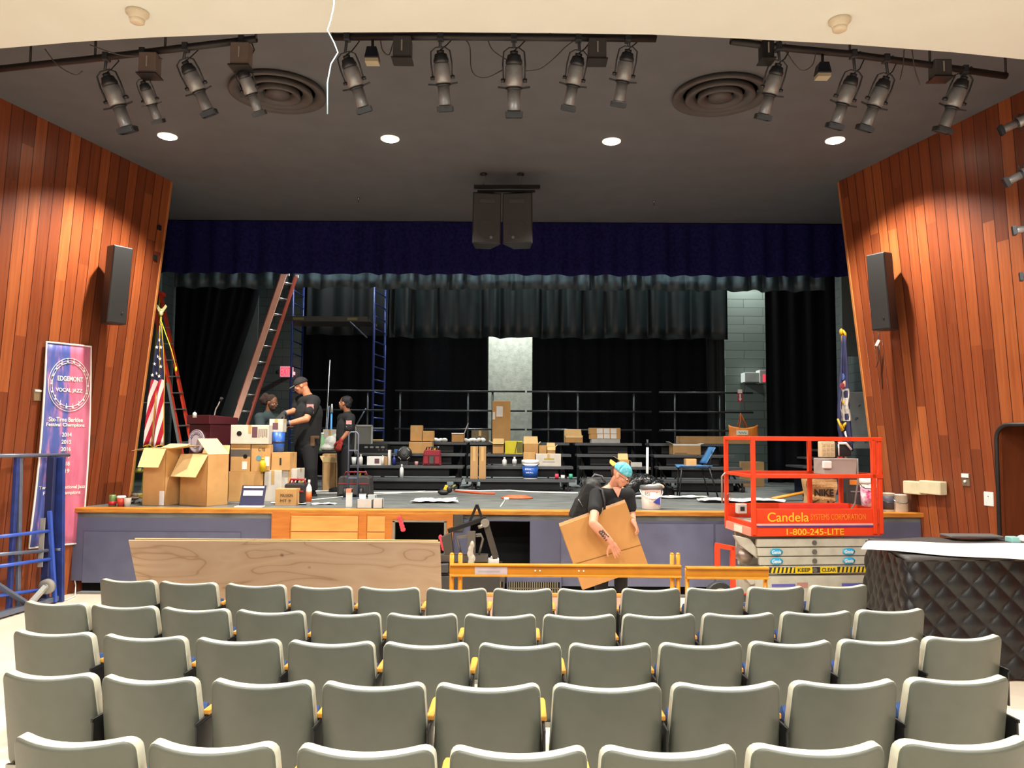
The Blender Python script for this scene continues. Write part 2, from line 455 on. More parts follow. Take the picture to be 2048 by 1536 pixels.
# right-hand door niche: timber jamb and black rounded seal
g = G(); x1 = wall_x(1, DY1); x0 = wall_x(1, DY0)
g.bar((x1 + .28, DY1 + .05, 0), (x1 + .28, DY1 + .05, DZ), .5, .03, up=(0, 1, 0)); g.bar((x0 + .28, DY0, DZ + .02), (x1 + .28, DY1, DZ + .02), .5, .03)
g.bar((x0 + .55, DY0 - .2, .0), (x0 + .55, DY0 - .2, DZ + .1), .1, .1); g.bx(x1 + .5, x1 + .55, DY0 - .5, DY1 + .1, 0, DZ + .05)
S(g.build('door_1', M('dark_mahogany', '6a3216', .4, c2='5a2810', scale=3, stretch=(6, 6, .6))))  # dark brown timber lining of the niche
g = G(); R_ = .16; pts = [wallpt(1, DY1 + .02, 0) + V((-.03, 0, 0)), wallpt(1, DY1 + .02, DZ - R_) + V((-.03, 0, 0))]
for k in range(1, 7):
    a = k / 6 * pi / 2; pts.append(wallpt(1, DY1 + .02 - R_ * (1 - cos(a)), DZ - R_ + R_ * sin(a) + .02) + V((-.03, 0, 0)))
pts.append(wallpt(1, DY0, DZ + .02) + V((-.03, 0, 0)))
g.tube(pts, .022); S(g.build('trim_7', M('black_rubber', '211d1c', .5)))
for i, (px, py) in enumerate(((315, 455), (307, 515))):   # square black sockets near the left edge
    Y = solveY(-1, px, zat(py, 11.2)); g = G(); g.box((0, 0, 0), (.02, .07, .07))
    o = g.build('wall_socket', BLACKP, loc=wallpt(-1, Y, at(px, py, Y).z) + V((.03, 0, 0)), rot=(0, 0, -atan(.24)))
    tag(o, ('upper' if i == 0 else 'lower') + ' small black square socket on left wood wall near stage opening', 'socket')
# ---------------------------------------------------------------- auditorium seats
def rrect(hw, z0, z1, r, n=5):
    pts = []
    for cx, cz, a0 in ((hw - r, z1 - r, 0), (-hw + r, z1 - r, 90), (-hw + r, z0 + r, 180), (hw - r, z0 + r, 270)):
        for k in range(n + 1):
            a = radians(a0 + 90 * k / n); pts.append((cx + r * cos(a), cz + r * sin(a)))
    out = []
    for i, p in enumerate(pts):
        out.append(p)
        if i % (n + 1) == n:
            q = pts[(i + 1) % len(pts)]
            for k in range(1, 10): out.append((p[0] + (q[0] - p[0]) * k / 10, p[1] + (q[1] - p[1]) * k / 10))
    return out
def make_seat():
    root = T('auditorium_seat', '', 'seat', group='rows of grey fixed auditorium seats')
    # grey moulded back shell: back face, curled rim, front face
    g = G(); Z0, Z1 = .34, .82
    def place(x, z, d):
        t = (z - Z0) / (Z1 - Z0)
        x *= 1.0 + (1 - t) * .08; z -= .016 * t * (1 - (x / .25) ** 2)
        y = d + .062 * (x / .24) ** 2 + (1 - t) * .085
        return (x, y, z)
    rings = []
    for inset, d in ((.002, .010), (.006, .004), (.012, 0), (.020, 0), (.06, 0), (.10, 0), (.14, 0), (.18, 0), (.22, 0), (.238, 0)):
        r = max(.05 - inset, .002)
        rings.append([place(x, z, d) for x, z in rrect(.2475 - inset, Z0 + inset, Z1 - inset, r)])
    n = len(rings[0]); vs = [p for r in rings for p in r]; fs = []
    for k in range(len(rings) - 1):
        for i in range(n): j = (i + 1) % n; fs.append((k * n + i, k * n + j, (k + 1) * n + j, (k + 1) * n + i))
    fs.append(tuple((len(rings) - 1) * n + i for i in range(n)))
    g.smooth = True; g.add(vs, fs)
    g.build('back_shell', SEATG, root, smooth=True)
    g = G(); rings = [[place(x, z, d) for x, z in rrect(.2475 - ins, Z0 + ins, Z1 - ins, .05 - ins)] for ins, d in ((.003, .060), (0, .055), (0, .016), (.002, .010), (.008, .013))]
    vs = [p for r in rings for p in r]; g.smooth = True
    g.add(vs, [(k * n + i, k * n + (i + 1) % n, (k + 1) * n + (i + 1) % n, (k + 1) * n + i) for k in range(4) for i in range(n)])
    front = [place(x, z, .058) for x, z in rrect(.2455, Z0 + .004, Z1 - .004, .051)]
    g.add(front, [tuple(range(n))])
    g.build('rim_highlight', SEATE, root, smooth=True)  # same shell's rim, its top-lit brightness put into the colour
    g = G(); g.grid(lambda u, v: place((u - .5) * .44, .37 + .42 * v, .078 + .035 * (1 - (2 * u - 1) ** 6) * (1 - (2 * v - 1) ** 6)), 10, 8)
    g.build('back_cushion', BLUEF, root, smooth=True)
    # seat folded up in front of the back
    g = G(); g.grid(lambda u, v: V(((u - .5) * .495, .21 + .06 * sin(pi * v) ** .5, .38 + .28 * v)), 8, 8)
    g.grid(lambda u, v: V(((u - .5) * .495, .21 - .05 * sin(pi * v) ** .5, .38 + .28 * v)), 8, 8)
    for sx in (-1, 1):
        g.grid(lambda u, v: V((sx * .2475, .21 + (-.05 + .11 * u) * sin(pi * v) ** .5, .38 + .28 * v)), 2, 8)
    g.build('seat_cushion', BLUEF, root, smooth=True)
    for sx in (-1, 1):
        g = G(); g.prism([(0, .018), (.26, .020), (.30, .014), (.30, -.014), (.26, -.020), (0, -.018)], .617, .642, 'XY')
        vs = g.v; g.v = [V((sx * .266 + p.y, .16 + p.x * .85, p.z)) for p in vs]
        if sx > 0: g.build('armrest', ARMW, root, bev=.006)
    g = G(); g.bx(.256, .280, .05, .26, .0, .03); g.bx(.260, .276, .10, .14, 0, .45); g.bx(.262, .274, .06, .26, .40, .60)
    g.bx(.262, .274, .05, .30, .60, .617); 
    g.build('standard', BLACKM, root, bev=.003)
    g = G(); g.bar((-.22, .10, .36), (.25, .10, .36), .02, .03); g.bar((.2, .10, .36), (.2, .2, .40), .015, .02); g.bar((-.2, .10, .36), (-.2, .2, .40), .015, .02)
    g.build('hinge_frame', CHROME, root)
    return root
ROWS = [
 ('front row', 6.05, 17.0, [242, 364, 501, 635, 773, 911, 1046, 1178, 1308, 1439, 1563, 1690], [1160,1168,1170,1173,1173,1173,1177,1180,1180,1180,1176,1172]),
 ('second row', 5.17, 17.0, [93, 232, 377, 530, 684, 840, 1000, 1162, 1325, 1488, 1647, 1798], [1208,1215,1220,1225,1228,1229,1230,1229,1230,1230,1228,1226]),
 ('third row', 4.31, 17.0, [85, 271, 462, 653, 848, 1041, 1226, 1412, 1596, 1778, 1948], [1266,1272,1277,1280,1283,1284,1285,1284,1284,1282,1275]),
 ('fourth row', 3.46, 17.0, [72, 278, 509, 739, 975, 1221, 1466, 1709, 1943], [1355,1357,1362,1365,1367,1368,1370,1370,1362]),
 ('last row', 2.62, 15.0, [120, 402, 721, 1038, 1350, 1658, 1962], [1487,1489,1497,1499,1499,1497,1493]),
]
ORD = ['first', 'second', 'third', 'fourth', 'fifth', 'sixth', 'seventh', 'eighth', 'ninth', 'tenth', 'eleventh', 'twelfth']
seat0 = make_seat(); used = False; PIT = []
for ri, (rn, Y0, R_, xs, ys) in enumerate(ROWS):
    # the row is an arc about the stage; z of the seat tops measured once per row
    mid = len(xs) // 2; xc = -.08
    ymid = sum(ys[mid - 1:mid + 2]) / 3
    ztop = at(xs[mid], ymid + 3, Y0).z
    fz_ = max(ztop - .82, 0.0)
    sc = ztop / .82 if ztop < .82 else 1.0
    for i, px in enumerate(xs):
        Y = Y0
        for _ in range(8):
            X = at(px, 1200, Y).x; Y = Y0 + (X - xc) ** 2 / (2 * R_)
        X = at(px, ys[i], Y).x
        yaw = (X - xc) / R_ * .8
        lab = 'grey-backed folding auditorium seat, ' + (ORD[i] + ' from the left in the ' + rn + ('' if ri == 4 else '')) + (' nearest the stage' if ri == 0 else ' from the stage' if ri < 4 else ' at the photo bottom')
        loc = (X, Y, max(fz_, rake(Y)) if ri else 0.0)
        loc = (X, Y, fz_ if ri else 0.0)
        if not used:
            seat0.location = loc; seat0.rotation_euler = (0, 0, yaw); seat0['label'] = lab; used = True; s_ = seat0
        else: s_ = dup(seat0, loc, yaw, lab)
        if sc < 1: s_.scale = (1, 1, sc)
        PIT.append((ri, s_))
    print(rn, 'ztop', round(ztop, 3), 'floor', round(fz_, 3), 'rake', round(rake(Y0), 3))

for i, (ri, s_) in enumerate(PIT):
    ds = [(s_.location - o.location).length for (rj, o) in PIT[max(0, i - 1):i] + PIT[i + 1:i + 2] if rj == ri]
    s_.scale.x = max(.8, min(1.0, min(ds) / .55))
    if min(ds) < .5: print('tight', ri, i, round(min(ds), 3))

# ---------------------------------------------------------------- drapes
def drape(name, label, cat, Y, xa, xb, za, zb, mat, amp=.05, period=.3, edge=None, seed=1, hem=0.0, jit=.5, group=None, smooth=True):
    """pleated cloth between px columns xa..xb at depth Y; edge(v)-> (x0,x1) world override"""
    rnd = random.Random(seed); X0, X1 = (at(xa, 600, Y).x, at(xb, 600, Y).x) if edge is None else (None, None)
    W = (X1 - X0) if edge is None else abs(edge(0.5)[1] - edge(0.5)[0]); nf = max(2, int(W / period))
    ph = [rnd.uniform(-1, 1) * jit for _ in range(nf + 2)]; am = [amp * rnd.uniform(.5, 1.3) for _ in range(nf + 2)]
    nu = nf * 10; nv = 10
    def fn(u, v):
        k = u * nf; i = int(k); f = k - i
        a = am[i] * (1 - f) + am[i + 1] * f; p = ph[i] * (1 - f) + ph[i + 1] * f
        y = a * sin(2 * pi * k + p * 2) * (.65 + .45 * (1 - v))
        x0, x1 = (X0, X1) if edge is None else edge(v)
        z = za + (zb - za) * v
        if hem and v == 0: z += hem * sin(2 * pi * k * .5 + p * 3)
        return V((x0 + (x1 - x0) * u + .3 * a * cos(2 * pi * k + p), Y + y, z))
    g = G(); g.smooth = smooth; g.grid(fn, nu, nv)
    if zb < 7 and zb > CZ:
        for t in (.02, .35, .65, .98):
            x_ = (X0 + (X1 - X0) * t) if edge is None else edge(1)[0] + (edge(1)[1] - edge(1)[0]) * t
            g.cyl((x_, Y, zb - .1), (x_, Y, 7.0), .012, n=6)
    o = g.build(name, mat, solid=.008)
    return tag(o, label, cat, group)
zv = zat(549, 13.47)
drape('stage_valance', 'navy velvet valance hanging across the full stage opening', 'curtain', 13.50, 300, 1720, zv, CZ + .12, VELV, .06, .42, seed=3, hem=.008)
drape('border_curtain', 'narrow shiny charcoal border curtain just below the navy valance', 'curtain', 14.45, 346, 1650, zat(579, 14.45), 6.6, GDRAPE, .05, .3, seed=5, hem=.02)
drape('border_curtain', 'wide charcoal pleated border hanging above the centre risers', 'curtain', 15.9, 778, 1452, zat(676, 15.9), 6.6, M('dark_sateen', '20292b', .38, c2='1a2224'), .08, .42, seed=8, hem=.012)
drape('border_curtain', 'dim charcoal border hanging behind the blue scaffold tower', 'curtain', 16.1, 612, 776, zat(672, 16.1), 6.6, M('dim_sateen', '191e20', .5), .05, .42, seed=9, hem=.012)
drape('backdrop_curtain', 'black pleated rear curtain left of the pale wall strip', 'curtain', 17.0, 604, 977, ST + .03, 6.6, BVELV, .05, .35, seed=11)
drape('backdrop_curtain', 'black pleated rear curtain right of the pale wall strip', 'curtain', 17.0, 1064, 1413, ST + .03, 6.6, BVELV, .05, .35, seed=12)
drape('backdrop_curtain', 'grey-edged black curtain beside the visible block wall', 'curtain', 16.6, 1412, 1447, ST + .03, 6.6, M('slate_drape', '23292b', .8), .05, .2, seed=13)
drape('leg_curtain', 'wide black leg curtain at stage right of the block wall', 'curtain', 15.4, 1527, 1668, ST + .03, 6.6, BVELV, .06, .3, seed=14)
def legL(v):
    Y = 15.2; L = at(347, 600, Y).x
    if v > .18: r = 436 + (520 - 436) * min(1, (v - .18) / .5)
    else: r = 436
    return L, at(r, 600, Y).x
drape('leg_curtain', 'black leg curtain gathered aside near the flag and stepladder', 'curtain', 15.2, 0, 0, ST + .03, 6.6, BVELV, .06, .2, edge=legL, seed=15)
# canvas flat standing behind the pulled leg
g = G(); pa = at(436, 700, 15.9); g.prism([(at(436, 0, 15.9).x, ST), (at(436, 0, 15.9).x, zat(730, 15.9)), (at(508, 0, 15.9).x, zat(572, 15.9)), (at(535, 0, 15.9).x, zat(572, 15.9)), (at(535, 0, 15.9).x, ST)], 15.86, 15.9)
tag(g.build('scenery_flat', M('grey_canvas', '5c6665', .8, c2='505958', scale=2)), 'tall grey canvas scenery flat behind the gathered black leg curtain', 'scenery flat')
g = G(); g.bx(at(328, 0, 14.9).x, at(345, 0, 14.9).x, 14.8, 14.9, ST, 6.6)
tag(g.build('steel_column', M('grey_steel_paint', '5f6a69', .6)), 'pale grey steel column behind the left wood wall edge', 'column')
g = G(); xa, xb = at(1668, 0, 14.8).x, at(1765, 0, 14.8).x
g.bx(xa, xb, 14.75, 14.85, zat(708, 14.8), 6.99); tag(g.build('scenery_flat', M('grey_canvas_seamed', '76817f', .8, c2='68726f', scale=1.2)), 'grey panel hung at stage right above the navy flag', 'scenery flat')
g = G(); xa, xb = at(1664, 0, 15.2).x, at(1760, 0, 15.2).x
g.bx(xa, xb, 15.15, 15.19, zat(893, 15.2), zat(780, 15.2))
wb = T('whiteboard', 'white board with grey marker scribbles behind the navy flag', 'whiteboard', (0, 0, 0))
g.build('board', M('whiteboard_face', 'dfe6e5', .3), wb, bev=.01)
rnd = random.Random(4); g = G()
for k in range(16):
    cx, cz = rnd.uniform(xa + .1, xb - .1), rnd.uniform(zat(885, 15.2), zat(790, 15.2)); r_ = rnd.uniform(.02, .06)
    g.tube([(cx + r_ * cos(t * .7) * (1 + .4 * sin(t)), 15.145, cz + r_ * sin(t * .9)) for t in range(9)], .004, n=4)
g.build('marker_drawing', M('marker_grey', '3a4048', .6), wb)
g = G(); g.bx(xa, xa + .03, 15.16, 15.2, ST, zat(780, 15.2)); g.bx(xb - .03, xb, 15.16, 15.2, ST, zat(780, 15.2)); g.build('stand_frame', DKGREY, wb)

# ---------------------------------------------------------------- pale block pilaster seen between drapes at right
g = G(); g.bx(at(1440, 0, 17.9).x, at(1535, 0, 17.9).x, 17.84, 17.99, ST, 6.9)
S(g.build('wall_back_pilaster', block_material('light_painted_block', '7d8983', '748079', '56605b', .9, .2)))

# ---------------------------------------------------------------- white house ceiling items
def detector(px, py, label):
    p = onz(px, py, WZ); r = T('smoke_detector', label, 'smoke detector', (p.x, p.y, WZ), group='smoke detectors on the white ceiling')
    g = G(); g.lathe([(.0, 0), (.075, 0), (.075, -.018), (.058, -.03), (.05, -.055)], n=24); g.build('housing', M('ivory_plastic', 'e6d8bf', .5), r)
    g = G(); g.lathe([(.05, -.05), (.047, -.075), (.035, -.082), (0, -.082)], n=24); g.build('sensor_cap', M('ivory_plastic_dark', 'd8c8ad', .5), r)
detector(275, 24, 'white smoke detector on the left side of the cream ceiling')
detector(1679, 40, 'white smoke detector on the right side of the cream ceiling')
p0 = onz(668, -40, WZ); P = [V((p0.x, p0.y, WZ))] + [at(x, y, p0.y + .05 * k) for k, (x, y) in enumerate(((668, 10), (662, 40), (655, 60), (668, 85), (676, 105), (662, 128), (655, 165), (655, 228)))]
g = G(); g.tube(P, .0045, n=6); tag(g.build('hanging_wire', M('pale_blue_wire', 'b9d3e0', .5)), 'thin pale wire dangling from the cream ceiling edge', 'wire')

# ---------------------------------------------------------------- dark ceiling items
def diffuser(px, py, label):
    p = onz(px, py, CZ); g = G()
    prof = []
    r = T('ceiling_diffuser', label, 'air diffuser', (p.x, p.y, CZ), group='round air diffusers in the dark ceiling')
    for i, (r0, r1) in enumerate(((.50, .40), (.36, .27), (.23, .16), (.12, .03))):
        g = G(); z = -.035 - .012 * i
        g.lathe([(r0, 0), (r0 + .015, z - .02), (r0 - .01, z - .03), (r1, z + .012), (r1 - .005, 0)] if r1 > .05 else [(r0, 0), (r0 + .01, z), (r1, z - .02), (0, z - .02)], n=48)
        g.build('diffuser_ring', M('diffuser_paint', '4b4646', .6), r)
diffuser(556, 180, 'round black air diffuser left of centre in dark ceiling')
diffuser(1440, 186, 'round black air diffuser right of centre in dark ceiling')
for i, p in enumerate(DOWN):
    r = T('downlight', ('leftmost', 'second from left', 'third from left', 'rightmost')[i] + ' of four lit round downlights in the dark ceiling', 'downlight', (p.x, p.y, CZ), group='lit downlights in the dark ceiling')
    g = G(); g.lathe([(.09, 0), (.118, -.0), (.118, -.012), (.095, -.022), (.088, -.004)], n=32); g.build('trim_ring', M('bright_trim', 'f3ead8', .3, emit='fff0d8', estr=1.2), r)
    g = G(); g.lathe([(0, -.003), (.07, -.003), (.07, -.03), (0, -.007)], n=32); g.build('lamp_face', M('lamp_glow', 'fff2dd', .5, emit='fff0d8', estr=30), r)
for px, py, lb in ((717, 396, 'left'), (1308, 402, 'right')):
    p = onz(px, py, CZ); g = G(); g.lathe([(.02, 0), (.02, -.01), (.006, -.012), (.006, -.06), (.018, -.065), (0, -.066)], n=10)
    tag(g.build('sprinkler_head', CHROME, loc=(p.x, p.y, CZ)), 'tiny chrome sprinkler head in dark ceiling, ' + lb + ' of the hanging speakers', 'sprinkler')

# lighting pipes
PZ = 5.3
PIPE = M('dull_black_pipe', '2c2828', .45, .4)
PIPES = []
def pipeat(x):
    best = None
    for P in PIPES:
        for a, b in zip(P, P[1:]):
            t = min(1, max(0, (x - a.x) / (b.x - a.x))); q = a.lerp(b, t); d = abs(q.x - x)
            if best is None or d < best[0]: best = (d, q)
    return best[1]
def pipepx(px):
    q = onz(px, 90, PZ)
    for _ in range(6): q = pipeat(ray(px, 90).x / ray(px, 90).y * q.y)
    return q
def pipe(pts, label):
    P = [onz(x, y, PZ) for x, y in pts]; PIPES.append(P); r = T('lighting_pipe', label, 'lighting pipe')
    g = G(); g.tube(P, .03, n=10); g.build('pipe', PIPE, r)
    for k in range(len(P)):
        q = P[k]; g = G(); g.cyl(q, (q.x, q.y, CZ), .01, n=6); g.lathe([(.04, 0), (.04, -.02), (.02, -.03)], c=(q.x, q.y, CZ), n=10); g.build('hanger_rod', PIPE, r)
    return P
pipe(((-30, 141), (60, 131), (190, 117), (330, 100), (512, 78)), 'left lighting pipe under the dark ceiling')
pipe(((665, 74), (880, 73), (1100, 75), (1312, 77)), 'centre lighting pipe just past the cream ceiling edge')
pipe(((1462, 82), (1560, 95), (1700, 108), (1860, 130), (2012, 152)), 'right lighting pipe under the dark ceiling')
LANB = M('lantern_black_enamel', '45464a', .38, .45, c2='333437', scale=9)
LANH = M('lantern_barrel_highlight', 'aaaaac', .32, .35, c2='8b8c8e', scale=9)  # pale grey on a black body: the barrel's bright highlights are painted in
def lantern(x0, y0, x1, y1, Y, dY, label, k=1.0, clamp=None):
    A = at(x0, y0, Y); B = at(x1, y1, Y + dY); d = (B - A); L = d.length; d.normalize()
    root = T('stage_spotlight', label, 'stage light', A, group='ellipsoidal stage spotlights')
    xax = d.cross(V((0, 1, 0))).normalized(); yax = d.cross(xax)
    R = Matrix((xax, yax, d)).transposed(); s = L / .62 * k
    def bd(name, g, mat, bev=0):
        for i in range(len(g.v)): g.v[i] = R @ V((g.v[i].x * s * 1.25, g.v[i].y * s * 1.25, g.v[i].z * s))
        return g.build(name, mat, root, bev=bev)
    g = G(); g.lathe([(.03, .0), (.055, .012), (.062, .05), (.07, .07), (.07, .10), (.052, .11)], n=20); g.lathe([(.02, -.03), (.034, -.028), (.034, .005), (.02, .01)], n=14); bd('lamp_cap', g, LANB)
    g = G(); g.lathe([(.055, .10), (.073, .12), (.076, .30), (.062, .325)], n=20); hb = bd('lamp_housing', g, LANH)
    g = G(); g.lathe([(.058, .32), (.07, .33), (.07, .345), (.056, .355)], n=20); bd('gate_ring', g, LANB)
    g = G(); g.lathe([(.054, .35), (.054, .52), (.058, .55), (.056, .56)], n=20); bd('lens_barrel', g, LANH)
    g = G(); g.box((0, 0, .585), (.15, .15, .012)); g.box((0, 0, .61), (.14, .14, .012))
    for a, b in ((-.07, 0), (.07, 0)): g.box((a, 0, .60), (.008, .13, .06)); g.box((0, a, .60), (.13, .008, .06))
    bd('colour_frame_holder', g, LANB)
    for sx in (-1, 1):
        g = G(); g.bar((sx * .05, 0, .335), (sx * .135, .01, .325), .006, .02); bd('shutter_handle', g, LANB)
    g = G(); g.tube([(-.088, .0, .27), (-.094, -.0, .10), (-.085, 0, -.02), (-.04, 0, -.06), (.04, 0, -.06), (.085, 0, -.02), (.094, 0, .10), (.088, 0, .27)], .008, n=6)
    for sx in (-1, 1): g.cyl((sx * .07, 0, .26), (sx * .11, 0, .26), .02)
    bd('yoke', g, LANB)
    # clamp and cord up to the pipe
    up = clamp if clamp is not None else V((A.x, A.y - .03, PZ + .02))
    top = A + R @ V((0, 0, -.06 * s))
    g = G(); g.cyl(top - A, up - A, .012); g.box(up - A, (.05, .07, .07)); g.build('pipe_clamp', LANB, root, bev=.005)
    g = G(); st = A + R @ V((0, 0, -.03 * s)) - A; mid = (st + up - A) / 2 + V((.10, .02, .05))
    g.tube([st, st + V((.05, 0, .04)), mid, up - A + V((.06, 0, .03))], .006, n=5); g.build('power_cord', BLACKP, root)
    return root
LTS = [(214, 152, 257, 264, 'far left of the left pipe, leaning towards the centre'), (287, 166, 318, 246, 'second on the left pipe, below the brown box'), (372, 128, 420, 230, 'third on the left pipe'),
       (484, 140, 520, 230, 'right end of left pipe, in front of the diffuser'), (694, 116, 730, 224, 'left end of the centre pipe beside pale wire'), (881, 106, 891, 222, 'second on the centre pipe, hanging nearly upright'),
       (1028, 108, 1028, 234, 'middle of the centre pipe pointing straight down'), (1157, 112, 1136, 221, 'fourth on the centre pipe, left of the rounded box'), (1256, 104, 1236, 213, 'right end of the centre pipe'),
       (1556, 132, 1525, 238, 'left end of right pipe beside the right diffuser'), (1706, 152, 1668, 256, 'second on the right pipe above the rightmost downlight'), (1771, 158, 1728, 260, 'third on the right pipe, right of the downlight glow'),
       (1927, 158, 1884, 264, 'right end of the right pipe')]
for (a, b, c, d, l) in LTS:
    q = pipepx(a)
    lantern(a, b, c, d, q.y + .04, .16, 'black ellipsoidal stage spotlight at ' + l, clamp=q)
for i, (a, b, c, d) in enumerate(((2075, 228, 2000, 262), (2085, 328, 2010, 366), (2100, 448, 2026, 462), (2110, 544, 2040, 554))):
    A = at(a, b, 6.9)
    lantern(a, b, c, d, 6.9, .12, ('topmost', 'second from top', 'third from top', 'lowest')[i] + ' side spotlight peeking in at the right photo edge', clamp=A + V((.18, .0, .02)))
g = G(); P = at(2112, 300, 6.95); g.cyl((P.x, 6.95, 2.4), (P.x, 6.95, CZ), .03)
tag(g.build('lighting_boom', PIPE), 'vertical black lighting pipe at the right wall carrying side spotlights', 'lighting pipe')
# connector boxes and work floods on the pipes
BROWNB = M('taupe_enamel', '7b6a62', .5); GREYB = M('grey_enamel', '4a4646', .5)
for (xa, ya, xb, yb, mt, l) in ((282, 108, 318, 154, BROWNB, 'brown outlet box on the left pipe above second spotlight'), (464, 88, 502, 138, BROWNB, 'brown outlet box at the right end of the left pipe'),
        (787, 76, 824, 124, GREYB, 'grey square outlet box on the centre pipe'), (1176, 80, 1212, 126, GREYB, 'grey rounded outlet box on the centre pipe'),
        (1520, 84, 1545, 124, BLACKP, 'black outlet box near the left end of right pipe'), (1862, 122, 1898, 160, GREYB, 'grey outlet box toward right end of right pipe')):
    q = pipepx((xa + xb) / 2); c = at((xa + xb) / 2, (ya + yb) / 2, q.y - .02); s = c.y / FPX
    r = T('outlet_box', l, 'electrical box', c)
    g = G(); g.box((0, 0, 0), ((xb - xa) * s, .12, (yb - ya) * s)); g.build('box_body', mt, r, bev=.012)
    g = G(); g.box((0, -.063, .01), (.012, .006, .09)); g.build('slot', M('pale_slot', 'a39c92', .4), r)
    g = G(); g.cyl((0, 0, (yb - ya) * s / 2), q - c, .012); g.build('hanger', PIPE, r)
    g = G(); g.box((0, 0, -(yb - ya) * s / 2), ((xb - xa) * s + .02, .15, .01)); g.build('flange', PIPE, r)
for (x, y, l) in ((745, 112, 'small tilted flood lamp on the centre pipe, left of square box'), (1645, 142, 'small flood lamp dangling from the right pipe')):
    q = pipepx(x); c = at(x, y, q.y); r = T('flood_lamp', l, 'flood lamp', c)
    g = G(); g.prism([(-.04, .06), (.04, .06), (.06, -.03), (-.06, -.03)], -.05, .05); g.build('housing', M('navy_black', '15161f', .4), r, bev=.004)
    g = G(); g.box((0, 0, -.05), (.11, .09, .03)); g.build('lens', M('lens_cream', 'b9ad94', .3), r)
    g = G(); g.cyl((0, 0, .05), q - c, .012); g.build('hanger', PIPE, r)
g = G()
def loopc(pts, Y=6.25, r=.006):
    P = [at(x, y, Y) for x, y in pts]; out = []
    for i in range(len(P) - 1):
        a, b = P[max(i - 1, 0)], P[min(i + 2, len(P) - 1)]
        for t in (0, .25, .5, .75):
            p, q = P[i], P[i + 1]
            out.append(.5 * ((2 * p) + (q - a) * t + (2 * a - 5 * p + 4 * q - b) * t * t + (3 * p - a - 3 * q + b) * t ** 3))
    out.append(P[-1]); return out
CB = [([(930, 78), (940, 95), (942, 135), (952, 152), (975, 155), (1005, 140)], 'thin cable looping between second and middle spotlight'), ([(1050, 142), (1080, 138), (1110, 115), (1130, 95), (1150, 80)], 'thin cable swagging right of the middle spotlight'),
      ([(975, 78), (985, 100), (1010, 118), (1022, 125)], 'short cable left of the middle spotlight'), ([(760, 70), (765, 100), (778, 110), (785, 90), (790, 76)], 'small coil of cable beside the square outlet box'),
      ([(90, 98), (115, 130), (150, 150), (165, 142)], 'pale cable sagging at the left pipe start'), ([(180, 90), (240, 110), (290, 112), (325, 118)], 'pale cable crossing behind the left brown box'), ([(1570, 100), (1600, 140), (1625, 130), (1632, 100)], 'thin cable loop below the right pipe'),
      ([(1808, 100), (1806, 130), (1800, 160)], 'hanging cable tail right of third right spotlight'), ([(1824, 100), (1830, 140), (1840, 170)], 'second hanging cable tail near the grey right box')]
for pts, l in CB:
    g = G(); g.tube(loopc(pts, onz(pts[0][0], 100, PZ).y), .005, n=5); tag(g.build('cable', M('dusty_cable', '57504c', .6)), l, 'cable')

# ---------------------------------------------------------------- hanging speakers
YS = 10.85
top = zat(375, YS)
r = T('speaker_hanger', 'black hanging bar and rigging above the twin centre speakers', 'rigging')
g = G(); a, b = at(948, 374, YS), at(1080, 374, YS); g.bar(a, b, .05, .05); g.bar(at(955, 383, YS), at(1070, 383, YS), .04, .03); g.build('spreader_bar', PIPE, r)
for px in (967, 1041):
    p = at(px, 372, YS); g = G(); n_ = 16
    for k in range(n_):
        z = p.z + (CZ - p.z) * k / n_; h = (CZ - p.z) / n_
        g.tube([(p.x + (.011 * cos(t) if k % 2 else 0), YS + (0 if k % 2 else .011 * cos(t)), z + h / 2 + h * .68 * sin(t)) for t in [i * pi / 4 for i in range(8)]], .003, n=4, closed=True)
    g.build('chain', CHROME, r)
    g = G(); g.lathe([(.05, 0), (.05, -.02), (.01, -.03)], c=(p.x, YS, CZ), n=12); g.build('ceiling_plate', PIPE, r)
for k, (xa, xb) in enumerate(((941, 999), (1009, 1070))):
    p = at((xa + xb) / 2, 443, YS); s = YS / FPX; W, H = (xb - xa) * s, .72
    r = T('hanging_speaker', ('left' if k == 0 else 'right') + ' one of twin grey speakers hung at stage centre', 'speaker', p, rot=(.06, 0, .16 if k == 0 else -.16), group='twin hanging centre speakers')
    g = G(); g.prism([(-W / 2, -.22), (W / 2, -.22), (W / 2 - .09, .2), (-W / 2 + .09, .2)], -H / 2, H / 2, 'XY'); g.build('cabinet', BLACKP, r, bev=.012)
    g = G(); g.box((0, -.226, -.0), (W - .03, .014, H - .03)); g.build('grille', M('grey_speaker_grille', '3c3c3e', .6, .1, c2='333335', scale=120), r, bev=.01)
    g = G(); g.tube([(.13 * cos(k * pi / 12), -.234, -.17 + .13 * sin(k * pi / 12)) for k in range(24)], .004, n=4, closed=True); g.lathe([(.0, 0), (.0, .0001)], c=(0, -.230, -.17), n=24, X=Matrix.Rotation(pi / 2, 3, 'X')); g.build('woofer_outline', M('grille_outline', '424244', .5), r)  # thin woofer ring, slightly paler than the grille
    g = G(); g.box((0, -.236, H / 2 - .12), (.22, .006, .05)); g.build('horn_outline', M('grille_outline', '424244', .5), r, bev=.002)
    g = G(); g.cyl((.06 * (1 - 2 * k), -.233, -H / 2 + .09), (.06 * (1 - 2 * k), -.24, -H / 2 + .09), .022); g.build('badge', CHROME, r)
    g = G(); g.tube([(-.12, 0, H / 2), (-.12, 0, H / 2 + .05), (.12, 0, H / 2 + .05), (.12, 0, H / 2)], .01); g.cyl((0, 0, H / 2 + .05), (0, 0, at(0, 383, YS).z - p.z), .01); g.build('bracket', PIPE, r)

